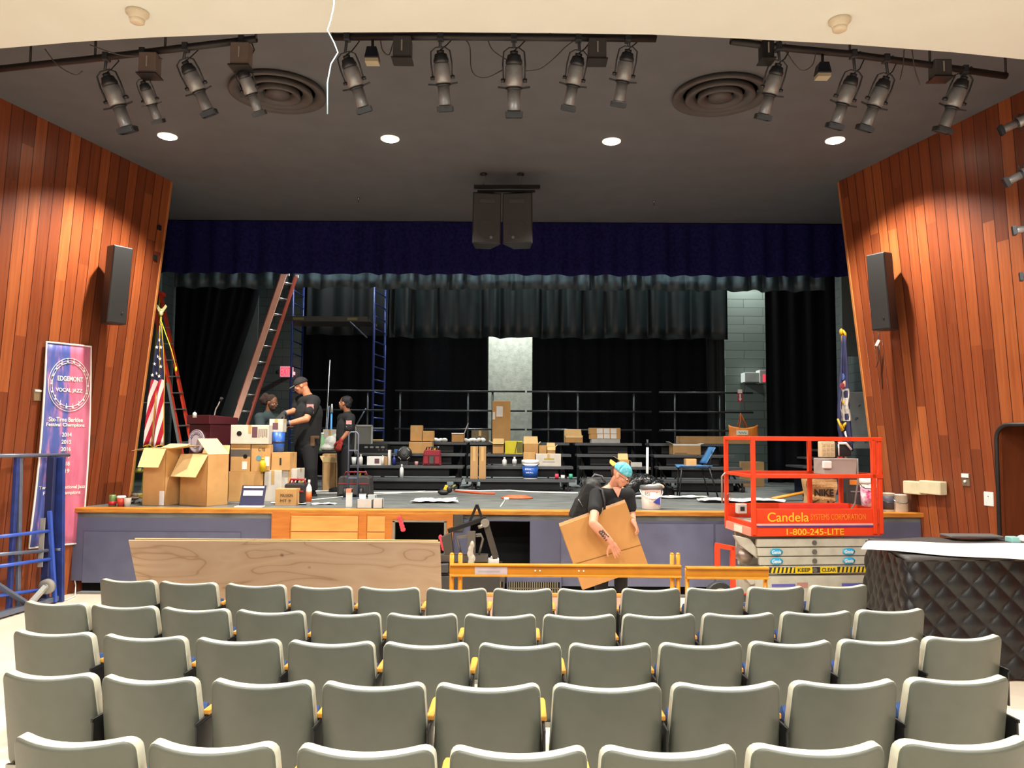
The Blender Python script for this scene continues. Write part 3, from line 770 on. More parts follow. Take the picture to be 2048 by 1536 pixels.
# ---------------------------------------------------------------- column speakers on the wood walls
def wspeaker(side, xa, ya, xb, yb, label, yaw):
    px = (xa + xb) / 2; py = (ya + yb) / 2
    Y = solveY(side, px + side * 12, zat(py, 10.2)); p = at(px, py, Y - .32); s = p.y / FPX; H = (yb - ya) * s * .97; W = .24
    r = T('wall_speaker', label, 'speaker', p, rot=(.05, -.03 * side, yaw), group='tall wall speakers beside the stage')
    g = G(); g.prism([(-W / 2, -.16), (W / 2, -.16), (W / 2 + .01, .02), (.07, .16), (-.07, .16), (-W / 2 - .01, .02)], -H / 2, H / 2, 'XY'); g.build('cabinet', M('satin_black', '1c1c1d', .45), r, bev=.01)
    g = G(); g.box((0, -.166, 0), (W - .015, .014, H - .02)); g.build('grille', M('black_speaker_grille', '2c2b2b', .5, .2, c2='252424', scale=150), r, bev=.008)
    g = G(); g.cyl((.05, -.172, -H / 2 + .15), (.05, -.18, -H / 2 + .15), .012); g.build('badge', CHROME, r)
    g = G(); wn = V((-side * cos(atan(.24)), -side * side * sin(atan(.24)) * 1, 0))
    Rz = Matrix.Rotation(-yaw, 3, 'Z'); tgt = wallpt(side, Y, p.z) - p; tgt = Rz @ tgt
    for zz in (.25, -.25): g.bar((0, .1, zz), (tgt.x, tgt.y, zz), .05, .04)
    g.box((tgt.x, tgt.y, 0), (.04, .1, .7)); g.build('wall_bracket', BLACKM, r)
wspeaker(-1, 204, 491, 256, 652, 'tall black column speaker on the left wood wall', .85)
wspeaker(1, 1736, 505, 1800, 664, 'tall black column speaker on the right wood wall', -.9)
g = G(); pr = [at(1757, 665, 10.2), at(1755, 690, 10.25), at(1758, 720, 10.3), at(1752, 735, 10.3)]; g.tube(pr, .005)
g.tube([at(1758, 690, 10.27), at(1762, 730, 10.3), at(1765, 778, 10.3)], .005)
tag(g.build('speaker_cable', BLACKP), 'loose cable hanging beneath the right wall speaker', 'cable')
g = G(); g.box((0, 0, 0), (.03, .02, .09)); tag(g.build('cable_tag', WHITE, loc=at(1755, 686, 10.22), rot=(0, .5, 0)), 'small white cable connector under the right wall speaker', 'connector')

# right wall fittings
WR = -atan(.24)
def onwall(side, px, py, off=.0):
    Y = 9.5
    for _ in range(6): Y = solveY(side, px, at(px, py, Y).z)
    p = wallpt(side, Y, at(px, py, Y).z); nrm = V((-side, -.24, 0)).normalized()
    return p + nrm * off, (atan(.24) if side > 0 else -atan(.24))
for k, (x, l) in enumerate(((1841, 'left half of the beige twin emergency light unit on wood wall'), (1877, 'right half of the beige twin emergency light unit on wood wall'))):
    p, a = onwall(1, x, 975, .03); W = .30 if k == 0 else .34
    r = T('wall_light_unit', l, 'wall light', p, rz=-pi / 2 + a, group='beige twin wall unit')
    g = G(); 
    g.prism([(-W / 2, 0), (W / 2, 0), (W / 2, .10), (W / 2 - .03, .12), (-W / 2 + .03, .12), (-W / 2, .10)], -.08, .08, 'XY')
    for i in range(len(g.v)): g.v[i].y *= -1
    g.build('housing', M('beige_plastic', 'ddd3ae', .45), r, bev=.012)
p, a = onwall(1, 1935, 959, .015); r = T('wall_thermostat', 'small metal control plate on the right wood wall', 'control plate', p, rz=-pi / 2 + a)
g = G(); g.box((0, 0, 0), (.11, .03, .15)); g.build('plate', M('brushed_plate', '9c8a74', .35, .6), r, bev=.005)
g = G(); g.box((0, -.018, .045), (.10, .012, .045)); g.build('label', WHITE, r); g = G(); g.cyl((0, -.01, -.02), (0, -.03, -.02), .015); g.build('knob', WHITE, r)
p, a = onwall(1, 1980, 998, .012); r = T('outlet_cover', 'white plastic cover plate near the right niche', 'outlet', p, rz=-pi / 2 + a)
g = G(); g.box((0, 0, 0), (.13, .022, .16)); g.build('plate', WHITE, r, bev=.008)
g = G(); g.cyl((0, -.01, .03), (0, -.014, .03), .006); g.build('screw', CHROME, r)
p, a = onwall(-1, 71, 790, .02); r = T('intercom_plate', 'small beige metal plate left of banner on wood wall', 'control plate', p, rz=pi / 2 + a)
g = G(); g.box((0, 0, 0), (.10, .03, .14)); g.build('plate', M('tan_plate', 'a08666', .4, .4), r, bev=.005)
g = G(); g.box((0, -.018, .05), (.09, .01, .02)); g.build('label', WHITE, r)
p, a = onwall(-1, 146, 1128, .015); r = T('wall_outlet', 'white outlet and cord at the left wood wall base', 'outlet')
g = G(); g.box(p, (.03, .05, .09)); g.build('plug', WHITE, r, bev=.005)
g = G(); q1 = onz(150, 1192, .01); q2 = onz(132, 1200, .01); g.tube([p + V((.02, 0, -.02)), p + V((.03, -.02, -.2)), V((p.x + .05, p.y - .03, .1)), q1, q2, q2 + V((-.2, -.05, 0))], .007); g.build('cord', WHITE, r)

# ---------------------------------------------------------------- banner on the left wall
c1, a = onwall(-1, 86, 684, .05); c2_, _ = onwall(-1, 175, 693, .05); c3, _ = onwall(-1, 156, 1086, .05); c4, _ = onwall(-1, 50, 1096, .05)
r = T('vocal_jazz_banner', 'tall blue and pink choir banner hung on left wood wall', 'banner', c4)
m, nt, b = base('banner_print', .5)
uv = nt.nodes.new('ShaderNodeUVMap'); uv.uv_map = 'UVMap'; sp = nt.nodes.new('ShaderNodeSeparateXYZ'); nt.links.new(uv.outputs[0], sp.inputs[0])
mp = nt.nodes.new('ShaderNodeMapping'); mp.inputs['Scale'].default_value = (9, 7, 1); nt.links.new(uv.outputs[0], mp.inputs[0])
nz = N(nt, 'ShaderNodeTexNoise', Scale=1.0, Detail=4); nt.links.new(mp.outputs[0], nz.inputs['Vector'])
bl = ramp(nt, nz.outputs[0], [(.45, '4c5aa0'), (.56, '6f66a6'), (.66, 'c07a9e')]); pk = ramp(nt, nz.outputs[0], [(.35, 'd07490'), (.65, 'c4647f')])
fac = math_(nt, 'MULTIPLY', math_(nt, 'SUBTRACT', math_(nt, 'ADD', sp.outputs[0], math_(nt, 'MULTIPLY', math_(nt, 'SUBTRACT', nz.outputs[0], .5), .12)), .49), 14.0)
n_ = nt.nodes.new('ShaderNodeClamp'); nt.links.new(fac, n_.inputs[0])
mx = nt.nodes.new('ShaderNodeMixRGB'); nt.links.new(n_.outputs[0], mx.inputs[0]); nt.links.new(bl, mx.inputs[1]); nt.links.new(pk, mx.inputs[2]); nt.links.new(mx.outputs[0], b.inputs['Base Color'])
BAN = m
def bp(u, v, off=0.0):
    p = (c4 * (1 - u) + c3 * u) * (1 - v) + (c1 * (1 - u) + c2_ * u) * v
    bow = V((1, .24, 0)).normalized() * (off + .05 * sin(pi * v) * .6)
    return p + bow - c4
g = G(); g.grid(lambda u, v: bp(u, v), 6, 20, lambda u, v: (u, v)); g.build('banner_sheet', BAN, r, smooth=True, solid=.004)
g = G(); q = [bp(0, v / 10, .002) for v in range(11)] + [bp(1, 1 - v / 10, .002) for v in range(11)]; g.tube(q, .012, n=6, closed=True); g.build('white_border', WINK, r)
def btext(s, u, v, h, wfrac):
    du = (bp(1, v) - bp(0, v)); dv = (bp(u, v + .02) - bp(u, v - .02)).normalized(); W = du.length * wfrac; du.normalize(); n = du.cross(dv).normalized(); dv = n.cross(du)
    R = Matrix((du, dv, n)).transposed()
    return text('lettering', s, WINK, r, bp(u, v, .008) , w=W, h=h, rot=R.to_euler(), off=.0012)
btext('EDGEMONT', .53, .825, .06, .56); btext('VOCAL JAZZ', .51, .765, .06, .58)
btext('Six-Time Berklee', .47, .620, .055, .72); btext('Festival Champions', .47, .592, .055, .80)
for i, yr in enumerate(('2014', '2015', '2016', '2017', '2018', '2019')): btext(yr, .50, .545 - .036 * i, .05, .2)
btext('Two-Time National Jazz', .5, .283, .055, .92); btext('Festival Champions', .5, .255, .055, .74)
for rr, nm, th in ((.38, 'music_ring', .012), (.46, 'music_ring', .012), (.42, 'music_ring', .006)):
    cu, cv = .52, .795; g = G(); W = (bp(1, cv) - bp(0, cv)).length; H = (bp(.5, 1) - bp(.5, 0)).length
    g.tube([bp(cu + rr * cos(t), cv + rr * W / H * sin(t), .008) for t in [k * pi / 20 for k in range(40)]], th / 3, n=5, closed=True); g.build(nm, WINK, r)
g = G(); cu, cv = .52, .795
for k in range(18):
    g = G(); t = k * 2 * pi / 18; p = bp(cu + .40 * cos(t), cv + .40 * W / H * sin(t), .012); g.ell(p, (.012, .016, .012), n=8, m=5); g.cyl(p, p + V((0, 0, .05)), .003, n=5); g.build('music_note', WINK, r)
# ---------------------------------------------------------------- choral risers at the back of the stage
DECK = M('black_riser_deck', '3b3c3e', .45, c2='2c2d2f', scale=6); RFR = M('riser_black_frame', '141415', .45, .2); RRAIL = M('riser_guard_rail', '3e4042', .4, .5)
RZ = [ST + .2 * k for k in (1, 2, 3, 4)]; RY = [12.95 + .45 * k for k in range(5)]
def rX(px, k): return at(px, 900, 13.45).x
def riser(xa, xb, rails, label, posts, steps=(0, 1, 2, 3)):
    mid = at((xa + xb) / 2, 900, RY[0]).x
    r = T('choral_riser', label, 'choral riser', (mid, RY[0], ST), group='black choral risers at the back of the stage')
    for k in steps:
        x0, x1 = rX(xa, k) - mid, rX(xb, k) - mid; z = RZ[k] - ST; y0 = RY[k] - RY[0]
        st = G(); st.bx(x0, x1, y0, y0 + .45, z - .035, z); so = st.build('step', DECK, r, bev=.004)
        g = G(); g.bx(x0, x1, y0 - .006, y0 + .004, z - .045, z - .004); g.build('nosing', M('riser_nosing', '5b5e60', .35, .6), so)
        g = G(); g.bx(x0 + .25, x1 - .25, y0 + .12, y0 + .14, max(.02, z - .19), z - .04); g.build('skirt', M('riser_skirt', '1d1e20', .6), so)
    for px in (x0 + .12, x1 - .12):
        g = G()
        g.bar((px, .06, .0), (px, .06, RZ[0] - ST - .035), .03, .03); g.bar((px, .02, .03), (px, RY[4] - RY[0] - .05, .03), .03, .03)
        for k in steps: g.bar((px, RY[k] - RY[0] + .4, .03), (px, RY[k] - RY[0] + .4, RZ[k] - ST - .035), .03, .03)
        g.bar((px, .1, .05), (px, RY[3] - RY[0] + .35, RZ[3] - ST - .06), .025, .025)
        g.build('side_frame', RFR, r)
        for yy in (.1, .5):
            g = G(); g.cyl((px - .05, yy, .045), (px + .05, yy, .045), .045, n=14); g.build('caster', M('caster_rubber', '2b2b2c', .6), r)
    if rails:
        Yr = RY[4] - RY[0] + .03; zt = [zat(v, RY[4] + .03) - ST for v in (783, 822, 859)]
        a, b = at(rails[0], 800, RY[4] + .03).x - mid, at(rails[1], 800, RY[4] + .03).x - mid
        for z in zt: g = G(); g.cyl((a, Yr, z), (b, Yr, z), .018, n=10); g.build('guard_rail', RRAIL, r)
        for px in posts:
            X = at(px, 800, RY[4] + .03).x - mid; g = G(); g.cyl((X, Yr + .02, .0), (X, Yr + .02, zt[0]), .02, n=8); g.build('rail_post', RRAIL, r)
    return r
riser(700, 927, (608, 770), 'leftmost black choral riser behind the standing workers', (616, 735))
riser(934, 1146, (790, 1050), 'black choral riser in front of pale wall strip', (800, 936, 985))
riser(1158, 1300, (1054, 1303), 'black choral riser right of the blue bucket', (1097, 1156, 1268))
riser(1316, 1482, (1318, 1506), 'rightmost black choral riser behind the blue chair', (1350, 1440))

# ---------------------------------------------------------------- cartons and small things
def carton(label, xa, ya, xb, Y, z, depth=.3, rz=0.0, mat=None, flaps=(), tape=True, name='cardboard_box', cat='box', group=None, extra=None, tabl=False, inner=None):
    """closed or open box whose front face spans px xa..xb and rises to py ya from height z"""
    mat = mat or CARD
    if Y is None: Y = onz((xa + xb) / 2, z[1], z[0]).y; z = z[0]
    cx = at((xa + xb) / 2, ya, Y); W = (xb - xa) * Y / FPX; H = max(.02, cx.z - z)
    if rz: W = max(.08, (W - depth * abs(sin(rz))) / cos(rz))
    yc = Y + (depth * cos(rz) + W * abs(sin(rz))) / 2
    r = T(name, label, cat, (cx.x * yc / Y if 0 else cx.x, yc, z), rz=rz, group=group)
    w, d = W / 2, depth / 2; t = .006
    if flaps:
        g = G(); g.bx(-w, w, -d, -d + t, 0, H); g.bx(-w, w, d - t, d, 0, H); g.bx(-w, -w + t, -d, d, 0, H); g.bx(w - t, w, -d, d, 0, H); g.bx(-w, w, -d, d, 0, t)
        g.build('box_body', mat, r)
        for (side, ang, ln) in flaps:
            g = G(); a = radians(ang)   # 0 = standing up, 90 = horizontal outward, 180 = hanging down
            u = V((0, 0, cos(a)));
            if side == 'f': p0, p1, o = V((-w, -d, H)), V((w, -d, H)), V((0, -1, 0))
            elif side == 'b': p0, p1, o = V((-w, d, H)), V((w, d, H)), V((0, 1, 0))
            elif side == 'l': p0, p1, o = V((-w, -d, H)), V((-w, d, H)), V((-1, 0, 0))
            else: p0, p1, o = V((w, -d, H)), V((w, d, H)), V((1, 0, 0))
            dr = V((0, 0, 1)) * cos(a) + o * sin(a); nn = (p1 - p0).normalized().cross(dr)
            sh = (p1 - p0) * .04
            vs = [p0, p1, p1 + dr * ln - sh, p0 + dr * ln + sh]; vs = vs + [q + nn * .005 for q in vs]
            g.add(vs, [(0, 1, 2, 3), (7, 6, 5, 4), (0, 4, 5, 1), (1, 5, 6, 2), (2, 6, 7, 3), (3, 7, 4, 0)])
            g.build('flap', inner or (CARDL if mat in (CARD, CARDD) else mat), r)
    else:
        g = G(); g.bx(-w, w, -d, d, 0, H); g.build('box_body', mat, r, bev=.004)
        if tape:
            g = G(); g.bx(-w - .001, w + .001, -.025, .025, H - .05, H + .0015); g.build('tape_strip', TAPE, r)
            g = G(); g.bx(-w * .03, w * .03, -d - .0015, -d, H * .45, H) if 0 else g.bx(-.022, .022, -d - .0015, -d + .01, H * .55, H - .001); g.build('tape_strip', TAPE, r)
    if tabl:
        g = G(); g.bx(w * .15, w * .7, -d - .002, -d + .001, H * .15, H * .5); g.build('shipping_label', PAPER, r)
    if extra: extra(r, w, d, H)
    return r
def cylthing(name, label, cat, px, ytop, z, Y=None, yb=None, rpx=8, prof=None, mat=WHITE, parts=(), group=None):
    if Y is None: Y = onz(px, yb, z).y
    p = at(px, ytop, Y); H = p.z - z; R_ = rpx * Y / FPX
    r = T(name, label, cat, (p.x, Y + R_, z), group=group)
    prof = prof or [(1, 0), (1, 1)]
    g = G(); g.lathe([(a * R_, b * H) for a, b in prof], n=20); g.build('body', mat, r)
    for (nm, pf, mt) in parts:
        g = G(); g.lathe([(a * R_, b * H) for a, b in pf], n=20); g.build(nm, mt, r)
    return r, R_, H
BOT = [(.0, 0), (1, 0), (1, .62), (.85, .72), (.35, .84), (.35, .88)]
CAPP = [(.42, .86), (.42, 1.0), (0, 1.0)]
def bottle(label, px, ytop, z, Y=None, yb=None, rpx=5, mat=WHITE, cap=None, lab=None, group=None, name='bottle'):
    parts = [('cap', CAPP, cap or WHITE)]
    if lab: parts.append(('label', [(1.02, .15), (1.02, .55)], lab))
    return cylthing(name, label, 'bottle', px, ytop, z, Y, yb, rpx, BOT, mat, parts, group)[0]
CLEARP = M('clear_plastic', 'cfd6d6', .15, c2='c3caca', trans=.0, spec=.6)
GREENB = M('pale_green_plastic', '8fc08f', .4); BLUEP = M('blue_plastic', '2a5fb8', .4); NAVB = M('navy_binder', '2b2c4c', .4)

# --- front left: two tall open cartons at the lip
def ex1(r, w, d, H):
    g = G(); g.bx(w * .55, w * .98, -d - .002, -d + .001, .01, .19); g.build('shipping_label', PAPER, r)
carton('tall narrow open carton at left stage lip with flaps out', 283, 897, 343, 10.0, ST, .32, rz=-.22, flaps=(('f', 152, .27), ('l', 100, .2), ('r', 82, .28), ('b', 75, .2)), extra=ex1, name='open_carton')
carton('large open carton beside lectern with pale flap hanging down', 346, 909, 441, 9.96, ST, .34, rz=-.5, flaps=(('f', 150, .33), ('r', -48, .30), ('b', 15, .12)), name='open_carton')
# cans and cups at far left
r = cylthing('soda_can', 'green and red drink can at far left stage lip', 'drink can', 222, 990, ST, 9.86, None, 7, [(.8, 0), (1, .05), (1, .9), (.85, 1)], M('can_green', '6f8a55', .35, .3), [('band', [(1.02, .1), (1.02, .45)], REDM)])[0]
r = cylthing('paper_cup', 'red paper cup with white lid beside green can', 'cup', 239, 992, ST, 9.86, None, 8, [(.8, 0), (1, .8)], M('cup_red', 'c9422c', .5), [('lid', [(1.08, .78), (1.08, .9), (.9, 1), (0, 1)], WHITE)])[0]
r = cylthing('paper_cup', 'white paper cup lying near the red cup', 'cup', 252, 996, ST, 9.86, None, 7, [(.8, 0), (1, .95), (1, 1)], WHITE, [('rim', [(1.06, .95), (1.06, 1.0)], PAPER)])[0]
g = G(); P = [onz(x, y, ST + .012) for x, y in ((180, 1007), (205, 1005), (226, 1001), (262, 996), (270, 1002), (262, 1006), (280, 1004))]; g.tube(P, .007)
tag(g.build('cable', BLACKP), 'black cable lying along the left stage lip', 'cable')
g = G(); p = onz(262, 1000, ST); g.ell((p.x, p.y, ST + .03), (.12, .06, .03)); g.ell((p.x + .05, p.y, ST + .06), (.05, .04, .04))
tag(g.build('tool_pouch', M('dirty_leather', '6b5644', .7)), 'small brown pouch by the tall narrow carton', 'pouch')

# --- lectern
LM = M('maroon_laminate', '4a1a22', .35, c2='41161d')
p = onz(418, 1003, ST); s = p.y / FPX
Lr = T('lectern', 'maroon lectern with round white seal and gooseneck microphone', 'lectern', (at(410, 1000, 11.0).x, 11.15, ST), rz=-.5)
H = zat(838, 10.95) - ST; g = G()
g.prism([(-.22, -.2), (.22, -.2), (.22, .25), (-.22, .25)], 0, H - .10, 'XY'); lb = g.build('body', LM, Lr, bev=.008)
g = G(); g.prism([(-.24, H - .10), (.28, H - .10), (.28, H - .0), (-.24, H + .03)], -.235, .235, 'YZ'); g.build('reading_desk', LM, Lr, bev=.008)
g = G(); g.cyl((-.05, -.202, H - .34), (-.05, -.215, H - .34), .165, n=40); se = g.build('seal', M('seal_white', 'd9cdd0', .5), Lr)
g = G(); 
for rr in (.155, .1): g.tube([(-.05 + rr * cos(k * pi / 16), -.217, H - .34 + rr * sin(k * pi / 16)) for k in range(32)], .003, n=4, closed=True)
g.build('seal_ring', M('seal_grey', '7c6f86', .5), se)
text('seal_lettering', 'EDGEMONT', M('seal_grey', '7c6f86', .5), se, (-.05, -.217, H - .34), w=.27, h=.04, arc=.112)
g = G(); pts = [(.05, .0, H + .0), (.06, .0, H + .05), (.08, .0, H + .12), (.13, 0, H + .18), (.17, 0, H + .25)]; g.tube(pts, .009); mic = g.build('gooseneck', M('light_metal', 'e0e0dc', .3, .6), Lr)
g = G(); g.cyl((.165, 0, H + .24), (.20, 0, H + .28), .02, .024); g.build('microphone', BLACKP, mic)
cylthing('water_bottle', 'small clear water bottle on top of the maroon lectern', 'bottle', 388, 822, zat(838, 10.85) - .01, 10.78, None, 4, BOT, CLEARP, [('cap', CAPP, BLACKP)])

# --- US flag on a pole with eagle
def flag_us():
    Y = 11.3; s = Y / FPX; root = T('flag_stand', 'United States flag hanging from gold-topped pole at stage left', 'flag', (at(300, 900, Y).x, Y, ST))
    o = root.location; A = at(322, 640, Y) - o
    g = G(); g.tube([(0, 0, 0), V((A.x, 0, A.z + .05))], .014); g.build('pole', M('gold_pole', 'c99b38', .35, .4), root)
    g = G(); g.lathe([(.13, 0), (.13, .02), (.05, .05), (.02, .1)], n=20); g.build('base', M('gold_pole', 'c99b38', .35, .4), root)
    g = G(); c = A + V((0, 0, .1)); g.ell(c, (.03, .03, .045)); g.ell(c + V((0, 0, .05)), (.018, .018, .02))
    for sx in (-1, 1): g.prism([(0, 0), (sx * .02, .0), (sx * .085, .10), (sx * .06, .13), (sx * .0, .05)], -.006, .006); 
    for v in g.v[-20:]: v += c
    g.build('eagle_finial', M('pale_gold', 'e8dfa0', .3, .5), root)
    # drooping cloth: u across folds, v down.  colour by a procedural stripes and stars material on uv
    m, nt, b = base('stars_and_stripes', .8); uv = nt.nodes.new('ShaderNodeUVMap'); uv.uv_map = 'UVMap'
    sp = nt.nodes.new('ShaderNodeSeparateXYZ'); nt.links.new(uv.outputs[0], sp.inputs[0]); U, W_ = sp.outputs[0], sp.outputs[1]
    stripe = math_(nt, 'GREATER_THAN', math_(nt, 'FRACT', math_(nt, 'ADD', math_(nt, 'MULTIPLY', U, 3.0), math_(nt, 'MULTIPLY', W_, -4.0))), .5)
    mx = nt.nodes.new('ShaderNodeMixRGB'); nt.links.new(stripe, mx.inputs[0]); mx.inputs[1].default_value = lin('b3122e'); mx.inputs[2].default_value = lin('e9d9d0')
    cant = math_(nt, 'GREATER_THAN', W_, .535); m2 = nt.nodes.new('ShaderNodeMixRGB'); nt.links.new(cant, m2.inputs[0]); nt.links.new(mx.outputs[0], m2.inputs[1]); m2.inputs[2].default_value = lin('1c1d3f')
    nt.links.new(m2.outputs[0], b.inputs['Base Color'])
    zt, zb = at(322, 650, Y).z - ST, at(315, 893, Y).z - ST
    L = [(0, 322, 326), (.2, 315, 330), (.45, 308, 331), (.6, 302, 329), (.8, 297, 328), (1, 292, 328)]
    def wid(t):
        for (a, l0, r0), (b_, l1, r1) in zip(L, L[1:]):
            if t <= b_ + 1e-6: k = (t - a) / (b_ - a); return l0 + (l1 - l0) * k, r0 + (r1 - r0) * k
        return L[-1][1:]
    def fn(u, v):
        l, r_ = wid(v); px = l + (r_ - l) * u; P = at(px, 650 + 243 * v, Y)
        return V((P.x - o.x, -.03 - .05 * sin(u * 9 + v * 2) * min(1, v * 3) - .02, zt + (zb - zt) * v + .02 * sin(u * 9)))
    g = G(); g.smooth = True; g.grid(fn, 30, 24, lambda u, v: (u, 1 - v)); fl = g.build('flag_cloth', m, root, solid=.004, smooth=True)
    for k, (u, v) in enumerate([(.35, .13), (.22, .2), (.3, .27), (.18, .34), (.28, .41), (.8, .2), (.75, .29), (.85, .36), (.72, .43), (.12, .43)]):
        P = fn(u, v); g = G(); pl = []
        for i in range(10):
            a = pi / 2 + i * pi / 5; rr = .028 if i % 2 == 0 else .011; pl.append((P.x + rr * cos(a), P.z + rr * sin(a)))
        g.prism(pl, P.y - .012, P.y - .006); g.build('star', WINK, fl)
    g = G(); g.tube([V(fn(1, k / 10)) + V((.004, -.01, 0)) for k in range(11)], .007, n=5); g.tube([V(fn(.45, k / 12)) + V((0, -.014, 0)) for k in range(6)], .007, n=5); g.tube([V(fn(k / 10, 1)) for k in range(11)], .008, n=5); g.build('gold_fringe', GOLD, root)
    g = G(); g.tube([A + V((.01, -.03, 0)), at(343, 700, Y - .06) - o, at(352, 735, Y - .08) - o], .006); g.ell(at(352, 738, Y - .08) - o, (.015, .015, .04)); g.build('tassel_cord', M('yellow_cord', 'd6cf2a', .5), root)
flag_us()
def flag_ny():
    Y = 10.9; root = T('flag_stand', 'dark blue state flag with gold crest furled on a pole at right', 'flag', (at(1692, 900, Y).x, Y, ST)); o = root.location
    A = at(1684, 668, Y) - o
    g = G(); g.tube([(0, 0, 0), A], .014); g.build('pole', M('gold_pole', 'c99b38', .35, .4), root)
    g = G(); g.lathe([(.13, 0), (.13, .02), (.05, .05), (.02, .1)], n=20); g.build('base', M('gold_pole', 'c99b38', .35, .4), root)
    g = G(); g.ell(A + V((-.01, 0, .03)), (.03, .03, .05)); g.tube([A + V((0, -.02, .05)), A + V((.03, -.03, 0)), A + V((.04, -.03, -.1))], [.02, .022, .008]); g.build('gold_finial', GOLD, root)
    L = [(0, 1680, 1688), (.25, 1676, 1693), (.6, 1671, 1696), (.8, 1671, 1700), (1, 1680, 1704)]
    def wid(t):
        for (a, l0, r0), (b_, l1, r1) in zip(L, L[1:]):
            if t <= b_ + 1e-6: k = (t - a) / (b_ - a); return l0 + (l1 - l0) * k, r0 + (r1 - r0) * k
        return L[-1][1:]
    def fn(u, v):
        l, r_ = wid(v); P = at(l + (r_ - l) * u, 672 + 230 * v, Y); return V((P.x - o.x, -.06 - .035 * sin(u * 10) * min(1, v * 3), P.z - o.z))
    g = G(); g.grid(fn, 24, 16); fl = g.build('flag_cloth', M('flag_navy', '292b52', .8, c2='1e2042', scale=8), root, solid=.004, smooth=True)
    def pt(u, v, off=-.012): return fn(u, v) + V((0, off, 0))
    g = G(); g.grid(lambda u, v: pt(.2 + .7 * u, .46 + .28 * v, -.01) + V((.01 * sin(v * 9), 0, 0)), 6, 8); cr = g.build('crest', M('crest_silver', 'a79f9a', .7, c2='c9c0b4', scale=18), fl, solid=.003)
    g = G(); g.ell(pt(.55, .58, -.02), (.025, .006, .03)); g.build('crest_sun', GOLD, fl)
    for u, v, mt in ((.35, .36, M('crest_blue', '4d6aa8', .7)), (.6, .42, M('crest_peach', 'cf9a7c', .7)), (.25, .44, M('crest_maroon', '7a2430', .7))):
        g = G(); P = pt(u, v); g.ell(P, (.035, .006, .05)); g.build('crest_figure', mt, fl)
    g = G(); g.tube([pt(0, .72), pt(.25, .82), pt(.5, .78), pt(1, .72)], [.015, .028, .028, .02], n=6); g.build('crest_ribbon', GOLD, fl)
    g = G(); g.tube([pt(.5, .83), pt(.6, .92)], [.02, .004]); g.build('crest_ribbon', WINK, fl)
flag_ny()

g = G(); g.bx(at(281, 0, 11.9).x, at(297, 0, 11.9).x, 11.9, 11.95, ST, zat(745, 11.9)); tag(g.build('grey_board', M('pale_steel_paint', '8b9796', .5), bev=.005), 'pale grey board standing behind the US flag', 'board')
# --- ladders
def ladder_rails(g, a0, b0, a1, b1, w=.03, d=.075, up=(0, 1, 0)):
    g.bar(a0, a1, w, d, up); g.bar(b0, b1, w, d, up)
EXL = M('pinkish_fibreglass', 'f2bba4', .5, c2='e8ac94'); ORL = M('orange_red_fibreglass', 'd8432a', .45, c2='c93a22'); ALU = M('aluminium', 'b3b3ae', .3, .8)
A0, A1 = V(at(458, 1000, 13.3)), at(570, 550, 13.9); A0.z = ST; A0.x = at(428, 960, 13.3).x
r = T('extension_ladder', 'tall pink fibreglass extension ladder leaning toward the scaffold', 'ladder', A0)
d = A1 - A0; W = V((.17, .20, 0))
W = V((.16, .22, 0)); DPK = M('dark_pink_fibreglass', 'bd5f4c', .5)
for k, (t0, t1, off, nm) in enumerate(((0, 1, V((0, -.05, 0)), 'base_section'), (.38, 1.0, V((-.045, .03, 0)), 'fly_section'))):
    p = d * t0 + off; q = d * t1 + off
    g = G(); g.bar(p, q, .10, .03, (0, 1, 0)); sec = g.build(nm, EXL if k == 0 else DPK, r, bev=.004)
    g = G(); g.bar(p + W, q + W, .03, .085, (0, 1, 0)); g.build('right_rail', DPK, sec)
    n_ = int(13 * (t1 - t0))
    for i in range(n_):
        c = p + (q - p) * ((i + .5) / n_); g = G(); g.cyl(c, c + W, .017, n=8); g.build('rung', ALU, sec)
g = G(); g.box(d * .12 + V((0, -.05, 0)), (.07, .01, .3)); g.build('yellow_label', YEL, r)
for c in (V((0, 0, 0)), W): g = G(); g.box(c + V((0, 0, .04)), (.08, .12, .08)); g.build('foot', BLACKP, r)
g = G(); g.box(d + V((.02, 0, .02)), (.12, .05, .07)); g.box(d + W + V((0, 0, .02)), (.05, .05, .05)); g.build('end_cap', WHITE, r)
# red stepladder behind the flag
Y = 12.3; B = at(362, 880, Y); r = T('stepladder', 'orange-red folding stepladder standing behind the US flag', 'ladder', (at(320, 900, Y).x, Y, ST)); o = r.location
def q(px, py, dy=0): return at(px, py, Y + dy) - o
topL, topR = q(305, 590), q(322, 590, .2); bL, bR = q(378, 1000), q(402, 1000, .35); bL.z = bR.z = 0
g = G(); g.bar(topL, bL, .03, .085, (0, 1, 0)); g.bar(topR, bR, .03, .085, (0, 1, 0)); fr = g.build('front_rails', ORL, r)
for i in range(11):
    t = (i + 1) / 12; g = G(); g.bar(topL.lerp(bL, t), topR.lerp(bR, t), .08, .02); g.build('tread', ALU, r)
bl, br = q(262, 1000, .1), q(285, 1000, .5); bl.z = br.z = 0
g = G(); g.bar(topL, bl, .025, .06, (0, 1, 0)); g.bar(topR, br, .025, .06, (0, 1, 0)); g.build('rear_rails', M('lime_yellow_fibreglass', 'b6b52b', .5), r)
g = G(); g.box((topL + topR) / 2 + V((0, 0, .03)), (.16, .34, .06)); g.build('top_cap', ORL, r, bev=.01)
g = G(); g.bar(topL.lerp(bL, .55), topL.lerp(bl, .55), .02, .012); g.bar(topL.lerp(bL, .45) + V((0, -.05, 0)), topL.lerp(bL, .9) + V((0, -.05, 0)), .04, .01, (0, 1, 0)); g.build('spreader', ALU, r)
